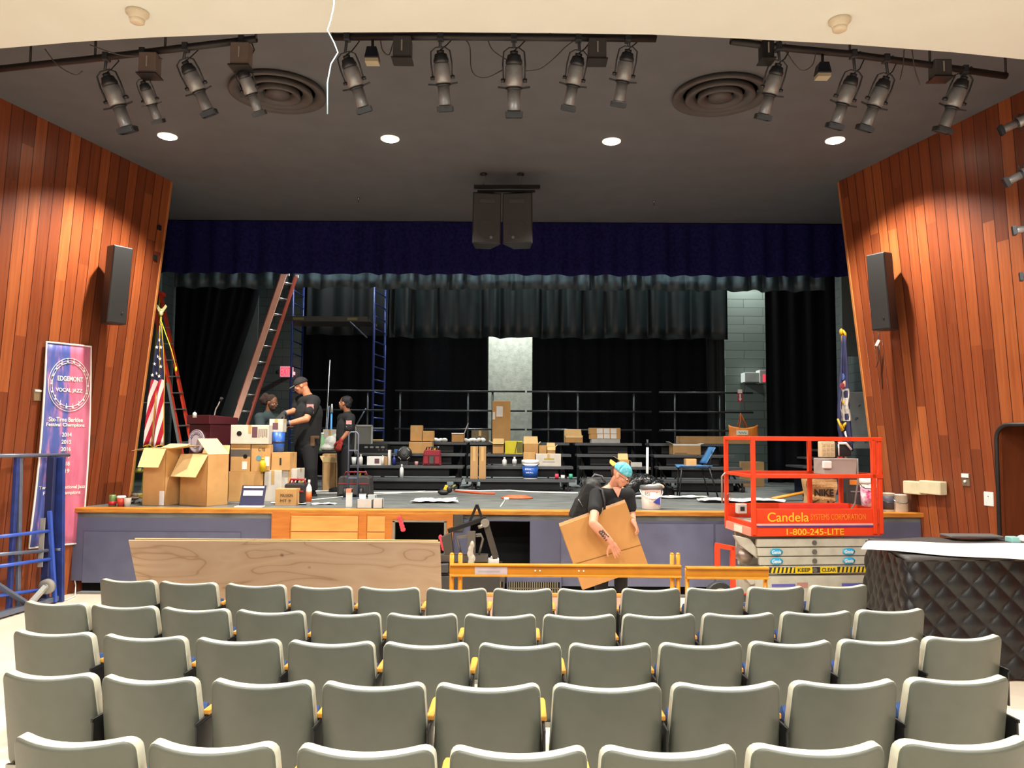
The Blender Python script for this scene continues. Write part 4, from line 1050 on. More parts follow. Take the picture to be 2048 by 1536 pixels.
# yellow ladder rungs lying behind the wall edge
for i, (y, l) in enumerate(((941, 'upper'), (991, 'lower'))):
    g = G(); g.cyl(at(258, y, 11.4), at(292, y, 11.4), .035, n=10)
    if i == 0: g.cyl(at(262, y, 11.4), (at(262, y, 11.4).x, 11.4, ST), .02); g.cyl(at(290, y, 11.4), (at(290, y, 11.4).x, 11.4, ST), .02)
    tag(g.build('painted_bar', M('dull_yellow_paint', 'a9a24a', .6)), l + ' dull yellow bar behind the tall narrow carton', 'bar')

# --- blue rolling scaffold tower behind the risers
Y = 15.5; r = T('scaffold_tower', 'blue narrow scaffold tower with platform behind guard rails', 'scaffold', (at(675, 900, Y).x, Y, ST)); o = r.location
for k, (pa, pb) in enumerate(((583, 605), (747, 770))):
    x0 = at(pa, 700, Y - .4).x - o.x; x1 = at(pb, 700, Y + .4).x - o.x; zt = zat(560, Y) - ST
    g = G(); g.cyl((x0, -.38, .1), (x0, -.38, zt), .024); g.cyl((x1, .38, .1), (x1, .38, zt), .024); fr = g.build('end_frame', SCAFB, r)
    for i in range(15):
        z = .25 + i * (zt - .3) / 15; g = G(); g.cyl((x0, -.38, z), (x1, .38, z), .014, n=8); g.build('ladder_rung', SCAFB, fr)
    for (x, y) in ((x0, -.38), (x1, .38)): g = G(); g.cyl((x - .03, y, .07), (x + .03, y, .07), .07, n=14); g.build('caster', BLACKP, r)
xa, xb = at(583, 0, Y - .4).x - o.x, at(747, 0, Y - .4).x - o.x
z1 = zat(642, Y - .4) - ST
g = G(); g.box(((xa + xb) / 2 + .05, 0, z1), (xb - xa, .74, .05)); g.box(((xa + xb) / 2, -.39, z1 + .02), (xb - xa, .03, .10)); pf = g.build('platform', M('platform_grey', '4b4a46', .5), r)
g = G(); g.box((xa + .3, -.407, z1 + .02), (.22, .004, .05)); g.box((xb - .3, -.407, z1 + .02), (.2, .004, .05)); g.build('yellow_label', M('faded_yellow', '8f8450', .6), pf)
for z in (.9, zat(880, Y) - ST): g = G(); g.cyl((xa, -.38, z), (xb, -.38, z), .02); g.build('side_rail', SCAFG, r)
g = G(); g.cyl((xb - .35, -.4, z1 - .03), (xb, -.4, z1 - .35), .014); g.build('corner_brace', SCAFG, r)
g = G(); g.cyl((xb, -.4, zat(820, Y) - ST), (xb + .1 - .35, -.4, zat(865, Y) - ST), .014); g.build('corner_brace', SCAFG, r)

# --- cluster of boxes left of the tall worker
def kte(r, w, d, H):
    text('lettering', 'CTE', INK, r, (w * .1, -d - .002, H * .82), w=w * .7, h=.045)
    g = G(); g.cyl((-w * .2, -d, H * .5), (-w * .2, -d - .004, H * .5), .035, n=20); g.build('round_sticker', M('teal_sticker', '5a98a8', .5), r)
    g = G(); g.bx(w * .45, w * .92, -d - .003, -d, H * .2, H * .55); g.build('shipping_label', PAPER, r)
def hole(r, w, d, H):
    g = G(); g.cyl((w * .5, -d + .001, H * .55), (w * .5, -d - .003, H * .55), .03, n=16); g.build('hand_hole', BLACKM, r)
    g = G(); g.bx(w * .2, w * .7, -d - .003, -d, H * .08, H * .36); g.build('shipping_label', PAPER, r)
    g = G(); g.bx(-w, w, -d - .002, -d, H * .55, H * .8); g.build('grey_tape', M('grey_tape', '5d5750', .5), r)
def whitebox(r, w, d, H):
    g = G(); g.cyl((-w * .55, -d + .001, H * .55), (-w * .55, -d - .004, H * .55), .035, n=16); g.build('hand_hole', BLACKM, r)
    g = G(); g.bx(w * .12, w * .40, -d - .003, -d, H * .35, H * .9); g.build('printed_panel', M('plum_print', '6a4650', .5), r)
    for k in range(5): g = G(); g.bx(w * (.46 + .1 * k), w * (.52 + .1 * k), -d - .003, -d, H * (.35 + .06 * (k % 2)), H * .8); g.build('print_mark', M('plum_print2', '9b8a80', .5), r)
Yb = 10.75
carton('large brown carton, bottom of the stack right of lectern', 458, 943, 526, Yb, ST, .45)
zz = at(490, 943, Yb).z
carton('brown carton with hand hole and grey tape on the large carton', 462, 888, 501, Yb, zz, .4, extra=hole)
carton('brown carton with round teal sticker and black letters', 503, 889, 541, Yb, zz, .4, extra=kte)
z2 = at(500, 888, Yb).z
carton('white printed carton with round hole topping the stack', 462, 850, 538, Yb - .02, z2, .4, mat=M('white_printed_board', 'd9cfbd', .6), extra=whitebox)
carton('white carton, bottom of the stack below brown striped box', 529, 941, 563, Yb, ST, .4, mat=M('off_white_board', 'cfc8bb', .7))
carton('white carton beside black tool bag, bottom of stack', 565, 938, 594, Yb + .05, ST, .4, mat=M('off_white_board', 'cfc8bb', .7))
z3 = at(545, 941, Yb).z
carton('brown carton with dark grey stripe beneath blue tub', 543, 905, 580, Yb + .02, z3, .35, extra=lambda r, w, d, H: G_build_stripe(r, w, d, H)) if 0 else carton('brown carton with dark handle slot beneath blue tub', 543, 905, 580, Yb + .02, z3, .35, extra=lambda r, w, d, H: [g2 for g2 in [G()] if g2.bx(-.012, .012, -d - .003, -d, H * .3, H * .7) is not None and g2.build('handle_slot', INK, r)])
z4 = at(545, 905, Yb).z
cylthing('blue_tub', 'blue plastic tub on the brown carton beside tall worker', 'tub', 553, 864, z4, 10.85, None, 13, [(.85, 0), (.95, .4), (1, 1)], BLUEP, [('hoop', [(1.0, .45), (1.03, .5), (1.0, .55)], NAVB)])
z5 = at(545, 864, 10.85).z
carton('small white and brown printed box held on blue tub', 539, 838, 566, 10.88, z5, .18, mat=M('off_white_board', 'cfc8bb', .7), extra=lambda r, w, d, H: [g2 for g2 in [G()] if g2.bx(-w * .5, w * .3, -d - .003, -d, H * .2, H * .7) is not None and g2.build('printed_panel', M('plum_print', '6a4650', .5), r)])
cylthing('spray_bottle', 'yellow plastic bottle on the brown carton edge', 'bottle', 524, 916, zz, 10.68, None, 6, BOT, YEL, [('cap', CAPP, YEL)])
# navy binder standing open
p = onz(522, 1008, ST); r = T('navy_binder', 'navy folder propped upright with white paper at stage lip', 'binder', (p.x, 10.0, ST)); s = 10 / FPX
W, H = 48 * s, zat(974, 10.1) - ST
g = G(); g.bar((0, -.02, .005), (0, .09, H), W, .01, (0, 0, 1)); g.build('cover', NAVB, r)
def slab(y0, y1, w): 
    g = G(); t0, t1 = y0 / H, y1 / H; g.bar((0, -.03 + .11 * t0, y0), (0, -.03 + .11 * t1, y1), w, .008); return g
slab(H * .52, H * .76, W * .8).build('paper_panel', PAPER, r); slab(H * .88, H * .97, W * .85).build('paper_panel', PAPER, r)
g = G(); g.box((0, -.08, .008), (W * 1.1, .16, .012)); g.build('open_page', PAPER, r); g = G(); g.bar((0, .14, .0), (0, .09, H * .9), W * .5, .008); g.build('prop', NAVB, r)
carton('small white carton at stage lip left of binder', 481, 984, 497, 10.2, ST, .12, mat=M('off_white_board', 'cfc8bb', .7))
def mak(r, w, d, H): text('lettering', 'MAXION', INK, r, (w * .1, -d - .002, H * .62), w=w * 1.2, h=.04); text('lettering', 'MT 9', INK, r, (0, -d - .002, H * .3), w=w, h=.035)
carton('low brown carton with black print beside binder', 551, 978, 592, 10.15, ST, .22, extra=mak)
def toolbag(label, xa, ya, xb, Y, mat1, mat2, dep=.3):
    c = at((xa + xb) / 2, ya, Y); W = (xb - xa) * Y / FPX; H = c.z - ST
    r = T('tool_bag', label, 'tool bag', (c.x, Y + dep / 2, ST)); 
    g = G(); g.prism([(-W / 2, 0), (W / 2, 0), (W / 2 - .02, H * .75), (W / 2 - .1 * W, H * .85), (-W / 2 + .1 * W, H * .85), (-W / 2 + .02, H * .75)], -dep / 2, dep / 2); g.build('bag_body', mat1, r, bev=.02)
    for k in (-1, 0, 1):
        g = G(); g.box((k * W * .3, -dep / 2 - .02, H * .32), (W * .26, .04, H * .45)); pk = g.build('pocket', mat1 if k else M('pocket_grey', '4a4745', .7), r, bev=.01)
        g = G(); g.box((k * W * .3, -dep / 2 - .04, H * .55), (W * .26, .01, .02)); g.build('red_piping', mat2, pk)
    g = G(); g.tube([(-W * .35, 0, H * .8), (-W * .3, 0, H), (W * .3, 0, H), (W * .35, 0, H * .8)], .014); g.build('handle', mat2, r)
    for k in range(4):
        g = G(); x = -W * .25 + k * W * .16; g.cyl((x, .02 * k, H * .7), (x + .03, .02, H * (1.0 + .05 * (k % 2))), .014); g.build('tool_handle', (REDM, BLACKM, YEL, CHROME)[k], r)
    return r
toolbag('black and red tool bag at the tall worker feet', 566, 960, 612, 10.35, M('bag_black', '232021', .7), REDM)
toolbag('wide open grey tool bag with red trim, centre left', 674, 945, 742, 11.6, M('bag_grey', '34302f', .7), M('bag_red', '7c2026', .6))
bottle('white caulk bottle with orange label beside black tool bag', 617, 960, ST, 10.15, rpx=5.5, lab=M('orange_label', 'd9602c', .5), name='caulk_bottle')
# papers near lip
def paper(label, px, py, w, d, rz=0, z=ST, name='paper_sheet', mat=PAPER, cat='paper', h=.012, crumple=.0):
    p = onz(px, py, z); g = G(); rnd = random.Random(int(px)); ph = rnd.uniform(0, 6)
    g.smooth = crumple > 0
    g.grid(lambda u, v: V(((u - .5) * w * (1 + .1 * sin(v * 5 + ph)), (v - .5) * d * (1 + .08 * sin(u * 7 + ph)), h + crumple * (sin(u * 11 + ph) * cos(v * 8 + ph) + .6 * sin(u * 23 + v * 17)))), 16, 8)
    o = g.build(name, mat, solid=.004, loc=(p.x, p.y, z), rot=(0, 0, rz)); return tag(o, label, cat)
paper('white paper sheet on the stage lip right of binder', 566, 1007, .30, .16)
paper('white papers on the stage lip left of centre', 632, 1009, .50, .12, .05, crumple=.008)
paper('crumpled white cloth spread on the stage lip', 870, 1004, .60, .46, .05, name='cloth', cat='cloth', crumple=.014, h=.03)
paper('long white drop cloth along the right stage lip', 1340, 997, 1.1, .2, -.03, name='drop_cloth', cat='cloth', crumple=.012, h=.03)
paper('wide white drop cloth behind the red lift', 1480, 1004, 1.15, .42, 0, name='drop_cloth', cat='cloth', crumple=.012, h=.035)
paper('pale board under orange tools behind the lift', 1600, 1014, .5, .12, 0, name='board', cat='board')
carton('small red and white upright box on centre stage lip', 692, 978, 703, 10.0, ST, .07, mat=WHITE, tape=False, extra=lambda r, w, d, H: [g2 for g2 in [G()] if g2.bx(-w, w, -d - .003, d + .001, H * .8, H + .001) is not None and g2.build('red_top', M('peach_print', 'd98a70', .5), r)])
for (a, b, c, d_, l) in ((714, 999, 744, 1009, 'long clear plastic tray at the centre stage lip'), (746, 997, 765, 1009, 'short clear plastic tray at the centre stage lip'), (735, 990, 751, 1000, 'clear plastic tray behind the other trays')):
    carton(l, a, b, c, 9.85 if b > 995 else 10.1, ST, .1, mat=CLEARP, flaps=(('f', 178, .01),), name='plastic_tray', cat='tray')
cylthing('plastic_cup', 'small white cup behind the plastic trays', 'cup', 724, 988, ST, 10.1, None, 7, [(.8, 0), (1, 1)], WHITE, [('rim', [(1.05, .94), (1.05, 1)], WHITE)])

# --- things behind the workers
zt1 = zat(957, 13.0)
carton('tan open box standing left of the slim worker', 646, 925, 672, 12.75, ST + .0, .3, mat=CARDD, flaps=(('f', 20, .1), ('l', 30, .12)))
carton('dull brown box behind tan open box', 645, 908, 671, 13.15, ST, .25, mat=CARDD)
cylthing('green_jug', 'pale green jug behind the tall worker', 'jug', 643, 868, zat(905, 13.7), 13.7, None, 6, [(.9, 0), (1, .1), (1, .6), (.5, .85), (.5, 1)], GREENB, [('cap', [(.55, .95), (.55, 1.08), (0, 1.08)], WHITE)])
tb = zat(905, 13.7)
g = G(); g.bx(at(620, 0, 13.7).x, at(700, 0, 13.7).x, 13.6, 14.2, tb - .04, tb)
t_ = T('work_table', 'black worktable behind the tall worker holding bags', 'table', (at(660, 0, 13.9).x, 13.9, ST)); 
for v in g.v: v -= V((t_.location.x, 13.9, ST))
g.build('table_top', RFR, t_, bev=.005)
for sx in (-.3, .3):
    for sy in (-.27, .27): g = G(); g.cyl((sx, sy, 0), (sx, sy, tb - .04 - ST), .015); g.build('leg', RFR, t_)
g = G(); c = at(662, 887, 13.75); g.ell((c.x, 13.8, tb + .13), (.15, .12, .15), n=12); g.ell((c.x - .06, 13.75, tb + .06), (.14, .1, .07)); g.ell((c.x + .08, 13.8, tb + .22), (.08, .07, .1))
o = g.build('plastic_bag', M('white_bag', 'c9c9c2', .35, bump=.6, bscale=30), None); md = o.modifiers.new('remesh', 'REMESH'); md.mode = 'VOXEL'; md.voxel_size = .02; tag(o, 'rumpled white plastic bag on the worktable', 'bag')
carton('tall white carton behind the rumpled plastic bag', 646, 859, 673, 13.97, tb, .12, mat=M('off_white_board', 'cfc8bb', .7))
for (a, b, c, d_, l, mt, rr) in ((648, 862, 660, 720, 'long pale pole leaning beside the tall worker', ALU, .012), (646, 905, 658, 812, 'short grey pole leaning behind the tall worker', SCAFG, .014), (661, 880, 663, 825, 'blue pole with white tip behind the slim worker', M('sky_blue_paint', '4f9bd6', .4), .02)):
    g = G(); p, q_ = at(a, b, 14.4), at(c, d_, 14.6); p.z = ST if mt is not SCAFG else ST; g.cyl(p, q_, rr); r = T('pole', l, 'pole', (0, 0, 0)); g.build('shaft', mt, r)
    if rr == .02: g = G(); g.cyl(q_, at(664, 808, 14.6), .03, .012); g.build('tip', WHITE, r)
r = T('framed_panel', 'grey square filter panel with pale frame behind slim worker', 'panel', (at(725, 887, 14.0).x, 14.1, RZ[2])); s = 14 / FPX; W = 33 * s; H = zat(853, 14.0) - RZ[2]
g = G(); g.box((0, .02, H / 2), (W, .03, H)); g.build('panel_face', M('panel_grey', '6e706c', .7), r)
g = G()
for a, b in (((-W / 2, 0, 0), (-W / 2, 0, H)), ((W / 2, 0, 0), (W / 2, 0, H)), ((-W / 2, 0, .01), (W / 2, 0, .01)), ((-W / 2, 0, H), (W / 2, 0, H))): g.bar(a, b, .03, .03)
g.build('frame', M('pale_grey_frame', 'a9aba6', .5), r)
# hand truck
r = T('hand_truck', 'grey hand truck standing in front of grey tool bag', 'hand truck', (at(704, 975, 11.3).x, 11.35, ST)); H = zat(866, 11.3) - ST; W = 19 * 11.3 / FPX / 2 * 1.0
g = G(); g.tube([(-W, 0, .02), (-W, .0, H - .03), (-W + .03, 0, H), (W - .03, 0, H), (W, 0, H - .03), (W, 0, .02)], .012); g.build('frame', SCAFG, r)
g = G(); g.box((0, -.09, .008), (W * 2 + .1, .2, .012)); g.build('toe_plate', SCAFG, r)
for sx in (-1, 1): g = G(); g.cyl((sx * (W + .03), .06, .08), (sx * (W + .07), .06, .08), .08, n=16); g.build('wheel', BLACKP, r)
g = G(); g.bar((-W, 0, .3), (W, 0, .3), .02, .02); g.bar((-W, 0, .7), (W, 0, .7), .02, .02); g.build('crossbar', SCAFG, r)
# amplifier and clutter on the left riser
def ystep(k): return RY[k] + .08
k3, k2, k1, k0 = RZ[3], RZ[2], RZ[1], RZ[0]
def amp(r, w, d, H):
    for i in range(4): g = G(); g.bx(-w * .5 + i * .1, -w * .5 + i * .1 + .06, -d - .004, -d, H * .55, H * .75); g.build('display_window', M('lcd_grey', '7c8080', .4), r)
    for i in range(3): g = G(); g.cyl((w * .45 + i * .07, -d, H * .35), (w * .45 + i * .07, -d - .02, H * .35), .018); g.build('knob', DKGREY, r)
carton('black audio mixer rack with grey displays on left riser', 714, 888, 775, ystep(2), k2, .3, mat=BLACKM, tape=False, name='audio_rack', cat='audio rack', extra=amp)
carton('white boxed lamp with brown picture on left riser', 734, 913, 768, ystep(1), k1, .2, mat=WHITE, tape=False, extra=lambda r, w, d, H: [g2 for g2 in [G()] if g2.bx(-w * .1, w * .45, -d - .003, -d, H * .2, H * .75) is not None and g2.build('printed_panel', M('plum_print', '6a4650', .5), r)])
bottle('white spray bottle left of the white boxed lamp', 721, 909, k1, ystep(1), rpx=4)
cylthing('plastic_cup', 'small clear cup beside white spray bottle', 'cup', 707, 914, k1, ystep(1), None, 5, [(.8, 0), (1, 1)], CLEARP, [('rim', [(1.05, .94), (1.05, 1)], WHITE)])
bottle('slim white bottle right of the boxed lamp', 765, 911, k1, ystep(1) - .06, rpx=2.5)
carton('small tan box at the right end of left riser bottles', 768, 913, 775, ystep(1), k1, .08, mat=CARDD, tape=False)
carton('upright white carton behind small tan box', 776, 900, 781, ystep(1) + .1, k1, .1, mat=WHITE, tape=False)
bottle('dark blue spray bottle near black fan speaker', 788, 911, k1, ystep(1), rpx=3.5, mat=M('cobalt', '27307a', .35), cap=BLUEP)
carton('small blue box on the third riser step', 788, 899, 800, ystep(2), k2, .12, mat=M('blue_board', '2f5f9c', .5), tape=False)
g = G(); p = at(755, 883, ystep(3)); g.box((p.x, p.y + .05, k3 + .025), (.2, .1, .04)); tag(g.build('work_gloves', M('tan_leather', 'c9a86c', .8), bev=.012), 'tan work glove bundle lying on the top left riser', 'gloves')
# round black fan / speaker with four white marks
p = at(808, 910, ystep(1) + .05); r = T('floor_fan', 'round black fan with four white marks on left riser', 'fan', (p.x, ystep(1) + .1, k1)); R_ = .13; H = p.z - k1
g = G(); g.lathe([(R_, 0), (R_, .08), (R_ * .6, .11), (0, .11)], c=(0, .05, H + .02), X=Matrix.Rotation(pi / 2, 3, 'X'), n=28); g.build('drum', BLACKP, r)
g = G(); g.lathe([(.03, 0), (.025, .02), (0, .02)], c=(0, -.05, H + .02), X=Matrix.Rotation(pi / 2, 3, 'X')); g.build('hub', DKGREY, r)
for k in range(4):
    a = pi / 4 + k * pi / 2; g = G(); g.bar((R_ * .75 * cos(a - .3), -.04, H + .02 + R_ * .75 * sin(a - .3)), (R_ * .75 * cos(a + .3), -.04, H + .02 + R_ * .75 * sin(a + .3)), .01, .03); g.build('white_mark', WHITE, r)
g = G(); g.bx(-.07, .07, -.03, .07, 0, max(.02, H - R_ + .03)); g.build('stand', BLACKP, r)
carton('tall brown carton with open front on left riser boxes', 821, 851, 844, ystep(2) + .06, zat(883, ystep(2) + .06), .2)
carton('brown carton beside the tall one on left riser', 845, 862, 867, ystep(2) + .06, zat(883, ystep(2) + .06), .2)
carton('wide brown carton carrying two smaller boxes on left riser', 818, 884, 864, ystep(2), k2, .3)
r = toolbag('red and black tool bag with orange tools on left riser', 845, 895, 882, ystep(1), M('bag_crimson', '8d1c2c', .6), BLACKP, .22); r.location.z = k1
r.scale.z = (zat(895, ystep(1)) - k1) / (zat(895, ystep(1)) - ST)
bottle('clear water bottle standing on the lowest left riser step', 803, 929, k0, ystep(0), rpx=4, mat=CLEARP, cap=WHITE, name='water_bottle')
g = G(); p = at(833, 922, ystep(1)); g.cyl((p.x, p.y, k1), (p.x, p.y, k1 + .07), .03); tag(g.build('pink_cup', M('dusty_pink', 'b98a84', .6)), 'small dusty pink cup in front of riser boxes', 'cup')
def crump(label, xa, xb, Y, z, h, mat=PAPER, name='crumpled_paper', cat='packing paper', sd=1):
    rnd = random.Random(sd); g = G(); x0, x1 = at(xa, 0, Y).x, at(xb, 0, Y).x; n_ = max(4, int((x1 - x0) / .07))
    for i in range(n_):
        x = x0 + (x1 - x0) * (i + .5) / n_; a = rnd.uniform(0, 3); R = Euler((rnd.uniform(-.5, .5), rnd.uniform(-.5, .5), a)).to_matrix()
        hh = h * rnd.uniform(.35, .55); g.ell((x, Y + rnd.uniform(.06, .2), z + hh * .9), (.07, .06, hh), R, n=7, m=5)
    g.smooth = False; o = g.build(name, mat, smooth=False); md = o.modifiers.new('remesh', 'REMESH'); md.mode = 'VOXEL'; md.voxel_size = .018
    return tag(o, label, cat)
crump('crumpled white packing paper left of the small open box', 868, 903, ystep(3), k3, .09, sd=2)
crump('crumpled white packing paper right of the small open box', 929, 976, ystep(3), k3, .09, sd=3)
carton('small open box with white flap up on top riser', 903, 866, 928, ystep(3), k3, .2, flaps=(('r', 20, .2), ('f', 110, .03)), inner=WHITE)
carton('olive brown box behind the crumpled packing paper', 943, 861, 977, ystep(3) + .25, k3, .15, mat=M('olive_board', '6b5f46', .8))
for i, (xa, xb) in enumerate(((941, 956), (958, 972))):
    carton(('left' if i == 0 else 'right') + ' of two slim upright cartons standing on the lowest riser step', xa, 893, xb, 13.0, RZ[0], .1, mat=CARDD)
for (z,) in ((0,),): pass
# flat cardboard with labels leaning at the back
def flatl(r, w, d, H):
    g = G(); g.bx(-w * .55, w * .15, -d - .004, -d, H * .62, H * .87); g.build('paper_label', PAPER, r)
    g = G(); g.bx(-w * .98, -w * .7, -d - .004, -d, H * .55, H * .73); g.build('paper_label', PAPER, r)
carton('tall flat brown carton with white labels before pale wall strip', 985, 802, 1021, RY[3] + .3, k3, .08, tape=False, extra=flatl)
carton('low open tan box on the third riser step', 985, 886, 1008, ystep(2), k2, .25, flaps=(('f', 100, .06), ('b', 10, .08), ('l', 60, .08)))
def yel(r, w, d, H):
    g = G(); g.bx(w * .35, w * .95, -d - .003, -d, H * .08, H * .92); g.build('dark_panel', M('olive_print', '6e6a2a', .5), r)
    g = G(); g.bar((w * .15, -d - .004, 0.01), (w * .4, -d - .004, H - .01), .012, .003); g.build('stripe', INK, r)
carton('bright yellow box with dark side panel on riser', 1010, 882, 1045, ystep(2) - .02, k2, .25, mat=M('bright_yellow_board', 'd9cb22', .5), tape=False, extra=yel)
carton('open brown box right of the yellow box', 1047, 888, 1077, ystep(2), k2, .25, flaps=(('b', 15, .14), ('r', 40, .06)))
carton('small brown box in front of the open brown box', 1047, 905, 1070, ystep(1) + .1, k1, .15)
carton('little square brown box on the third step', 1078, 891, 1093, ystep(2), k2, .12)
carton('little open box with pale flap folded over front', 1094, 893, 1111, ystep(2), k2, .15, flaps=(('f', 165, .07), ('b', 20, .07), ('r', 50, .05)))
def wl(r, w, d, H):
    g = G(); g.bx(-w * .35, w * .45, -d - .003, -d, H * .52, H * .66); g.build('yellow_label', M('olive_yellow', 'b5a24a', .5), r)
    g = G(); g.bx(-w * .45, w * .5, -d - .003, -d, H * .32, H * .40); g.build('print_mark', M('grey_print', '9a9a9a', .5), r)
carton('wide white carton with yellow label right of blue bucket', 1072, 908, 1122, ystep(1), k1, .3, mat=M('off_white_board', 'cfc8bb', .7), extra=wl)
bottle('plain white canister bottle under the yellow box', 1009, 915, k1, ystep(1), rpx=4.5, name='canister')
bottle('white bottle with grey print left of blue bucket', 1029, 914, k1, ystep(1), rpx=4.5, lab=M('grey_print', '9a9a9a', .5))
def bucket(label, px, yt, rpx, Y, z, mat, lidmat, labmat=None, lid=True, texts=(), cat='bucket', handle_low=False):
    p = at(px, yt, Y); H = p.z - z; R_ = rpx * Y / FPX; r = T('bucket', label, cat, (p.x, Y + R_, z))
    g = G(); g.lathe([(R_ * .86, 0), (R_ * .88, .01), (R_, H * .93)], n=32); g.build('pail', mat, r)
    g = G(); g.lathe([(R_ * 1.06, H * .84), (R_ * 1.08, H * .86), (R_ * 1.07, H * .98), (R_ * .97, H), (R_ * .9, H * .97), (0, H * .97)], n=32); g.build('lid', lidmat, r)
    if labmat: g = G(); g.lathe([(R_ * .895, H * .06), (R_ * .985, H * .72)], n=32); g.build('label', labmat, r)
    g = G(); a = [(-R_ * 1.08, 0, H * .82)] + [(-R_ * 1.1 * cos(t), -R_ * 1.12 * sin(t), H * (.82 - (.35 if handle_low else .14) * sin(t))) for t in [k * pi / 10 for k in range(1, 10)]] + [(R_ * 1.08, 0, H * .82)]
    g.tube(a, .006, n=6); g.build('wire_handle', CHROME if not handle_low else WHITE, r)
    for (s_, x, z_, w_, h_, mt) in texts: text('lettering', s_, mt, r, (x * R_, -R_ * 1.0 - .006, z_ * H), w=w_ * R_, h=h_)
    return r, R_, H
bucket('blue and white pail with lid on the lowest centre step', 1061, 920, 16.5, ystep(0), k0, WHITE, WHITE, BLUEP, texts=(('Blue', -.3, .52, .7, .03, WINK), ('SEAL', -.1, .34, .9, .02, WINK)))
for (px, mt, l, rp) in ((1114, M('raspberry', 'c0304c', .5), 'raspberry red tape roll on the lowest centre step', 6), (1126, WHITE, 'small white roll between the red and green rolls', 5), (1142, M('teal_green', '2f9a78', .5), 'teal green tape roll on the lowest centre step', 6)):
    Y = ystep(0); p = at(px, 948, Y); R_ = .045 if mt is not WHITE else .035; g = G(); r = T('tape_roll', l, 'tape roll', (p.x, Y + .06, k0 + R_))
    g.lathe([(R_ * .5, -.03), (R_, -.03), (R_, .03), (R_ * .5, .03)], X=Matrix.Rotation(pi / 2, 3, 'Y'), n=20); g.build('roll', mt, r); g = G(); g.lathe([(R_ * .42, -.032), (R_ * .5, -.032), (R_ * .5, .032), (R_ * .42, .032)], X=Matrix.Rotation(pi / 2, 3, 'Y'), n=20); g.build('core', CARD, r)
carton('open-top brown box with torn flap at centre top step', 1130, 871, 1166, ystep(3), k3, .28, flaps=(('b', 5, .12), ('l', 0, .1), ('f', 172, .04)))
def stk(r, w, d, H):
    for i in range(3): g = G(); g.bx(-w * .55 + i * w * .45, -w * .55 + i * w * .45 + w * .38, -d - .003, -d, H * .1, H * .9); g.build('printed_label', PAPER, r)
zt = zat(877, ystep(3)); 
carton('flat white carton beneath the labelled packages', 1183, 877, 1240, ystep(3), k3, .3, mat=M('grey_white_board', 'b8b6b0', .6), tape=False)
carton('middle labelled package on the flat white carton', 1181, 867, 1241, ystep(3), zt, .3, extra=stk)
carton('top labelled package of the small stack on riser', 1180, 856, 1241, ystep(3), zat(867, ystep(3)), .3, extra=stk)
carton('small open box with spread yellow flaps behind the capped man', 1238, 920, 1259, ystep(1), k1, .16, flaps=(('b', 15, .11), ('l', 55, .1), ('r', 130, .1)))
carton('grey-white box beside white tube on second step', 1262, 925, 1284, ystep(1) - .03, k1, .1, mat=M('grey_white_board', 'b8b6b0', .6), tape=False)
r = T('cardboard_tube', 'upright white tube leaning on the risers', 'tube', (at(1289, 0, 12.9).x, 12.85, ST)); 
g = G(); H = zat(893, 12.9) - ST; g.cyl((-.01, 0, .0), (0, .0, H), .022); g.build('tube', WHITE, r); g = G(); g.cyl((0, 0, H), (.0, 0, zat(877, 12.9) - ST), .02); g.build('black_end', BLACKP, r)
# black trash bags behind the bucket
g = G(); rnd = random.Random(5)
for k in range(10): x = at(1255 + 8 * k, 0, 12.3).x; g.ell((x, 12.3 + rnd.uniform(-.1, .1), ST + .12 + .1 * sin(k * .5)), (.14, .14, .13 + .02 * (k % 3)), Euler((k, k * 2, 0)).to_matrix(), n=9, m=6)
o = g.build('trash_bag', M('shiny_black_bag', '0f1213', .18, bump=1.0, bscale=25)); md = o.modifiers.new('remesh', 'REMESH'); md.mode = 'VOXEL'; md.voxel_size = .025; tag(o, 'pile of shiny black plastic bag behind the white bucket', 'trash bag')
bucket('large white pail with grey lid on stage lip', 1306, 972, 21, 9.86, ST, M('translucent_white', 'ddd3c8', .45), M('lid_grey', '5f5f60', .5), None, texts=(('RS1', -.55, .66, .45, .04, INK),), handle_low=True)
r = bpy.data.objects['bucket.001']; g = G(); g.prism([(-.0, .1), (.09, .06), (.09, .17)], -.138, -.134); g.build('blue_triangle', M('royal_blue', '3b46b8', .5), r)
g = G(); g.bx(-.10, .10, -.139, -.134, .225, .25); g.build('label_strip', M('pale_pink', 'e0b9b0', .5), r)
crump('crumpled cream cloth on the grey lid of white pail', 1292, 1322, 9.86, zat(972, 9.86) - .015, .05, mat=M('cream_cloth', 'e4dcc6', .8), name='cloth_rag', cat='rag', sd=7)
# blue stacking chair with a small box on the seat
Y = 12.1; p = onz(1380, 993, ST); r = T('stacking_chair', 'blue plastic chair with black legs on stage before risers', 'chair', (at(1375, 0, Y).x, Y, ST)); s = Y / FPX
def c_(px, py, dy=0): return at(px, py, Y + dy) - r.location
BLC = M('chair_blue', '4a7fb5', .45)
zs = c_(1375, 934).z; xl, xr = c_(1348, 0).x, c_(1408, 0).x
g = G(); g.grid(lambda u, v: V((xl + (xr - xl) * u, -.22 + .44 * v, zs + .015 * cos(2 * pi * v) * .5 + .02 * (abs(2 * v - 1)) ** 2)), 10, 10); g.build('seat', BLC, r, solid=.012, smooth=True)
g = G(); g.grid(lambda u, v: V((c_(1396 + 18 * v, 0).x + .03 * sin(pi * u), -.21 + .42 * u, zs + .06 + (c_(0, 886).z - zs - .06) * v)), 8, 8); g.build('backrest', BLC, r, solid=.012, smooth=True)
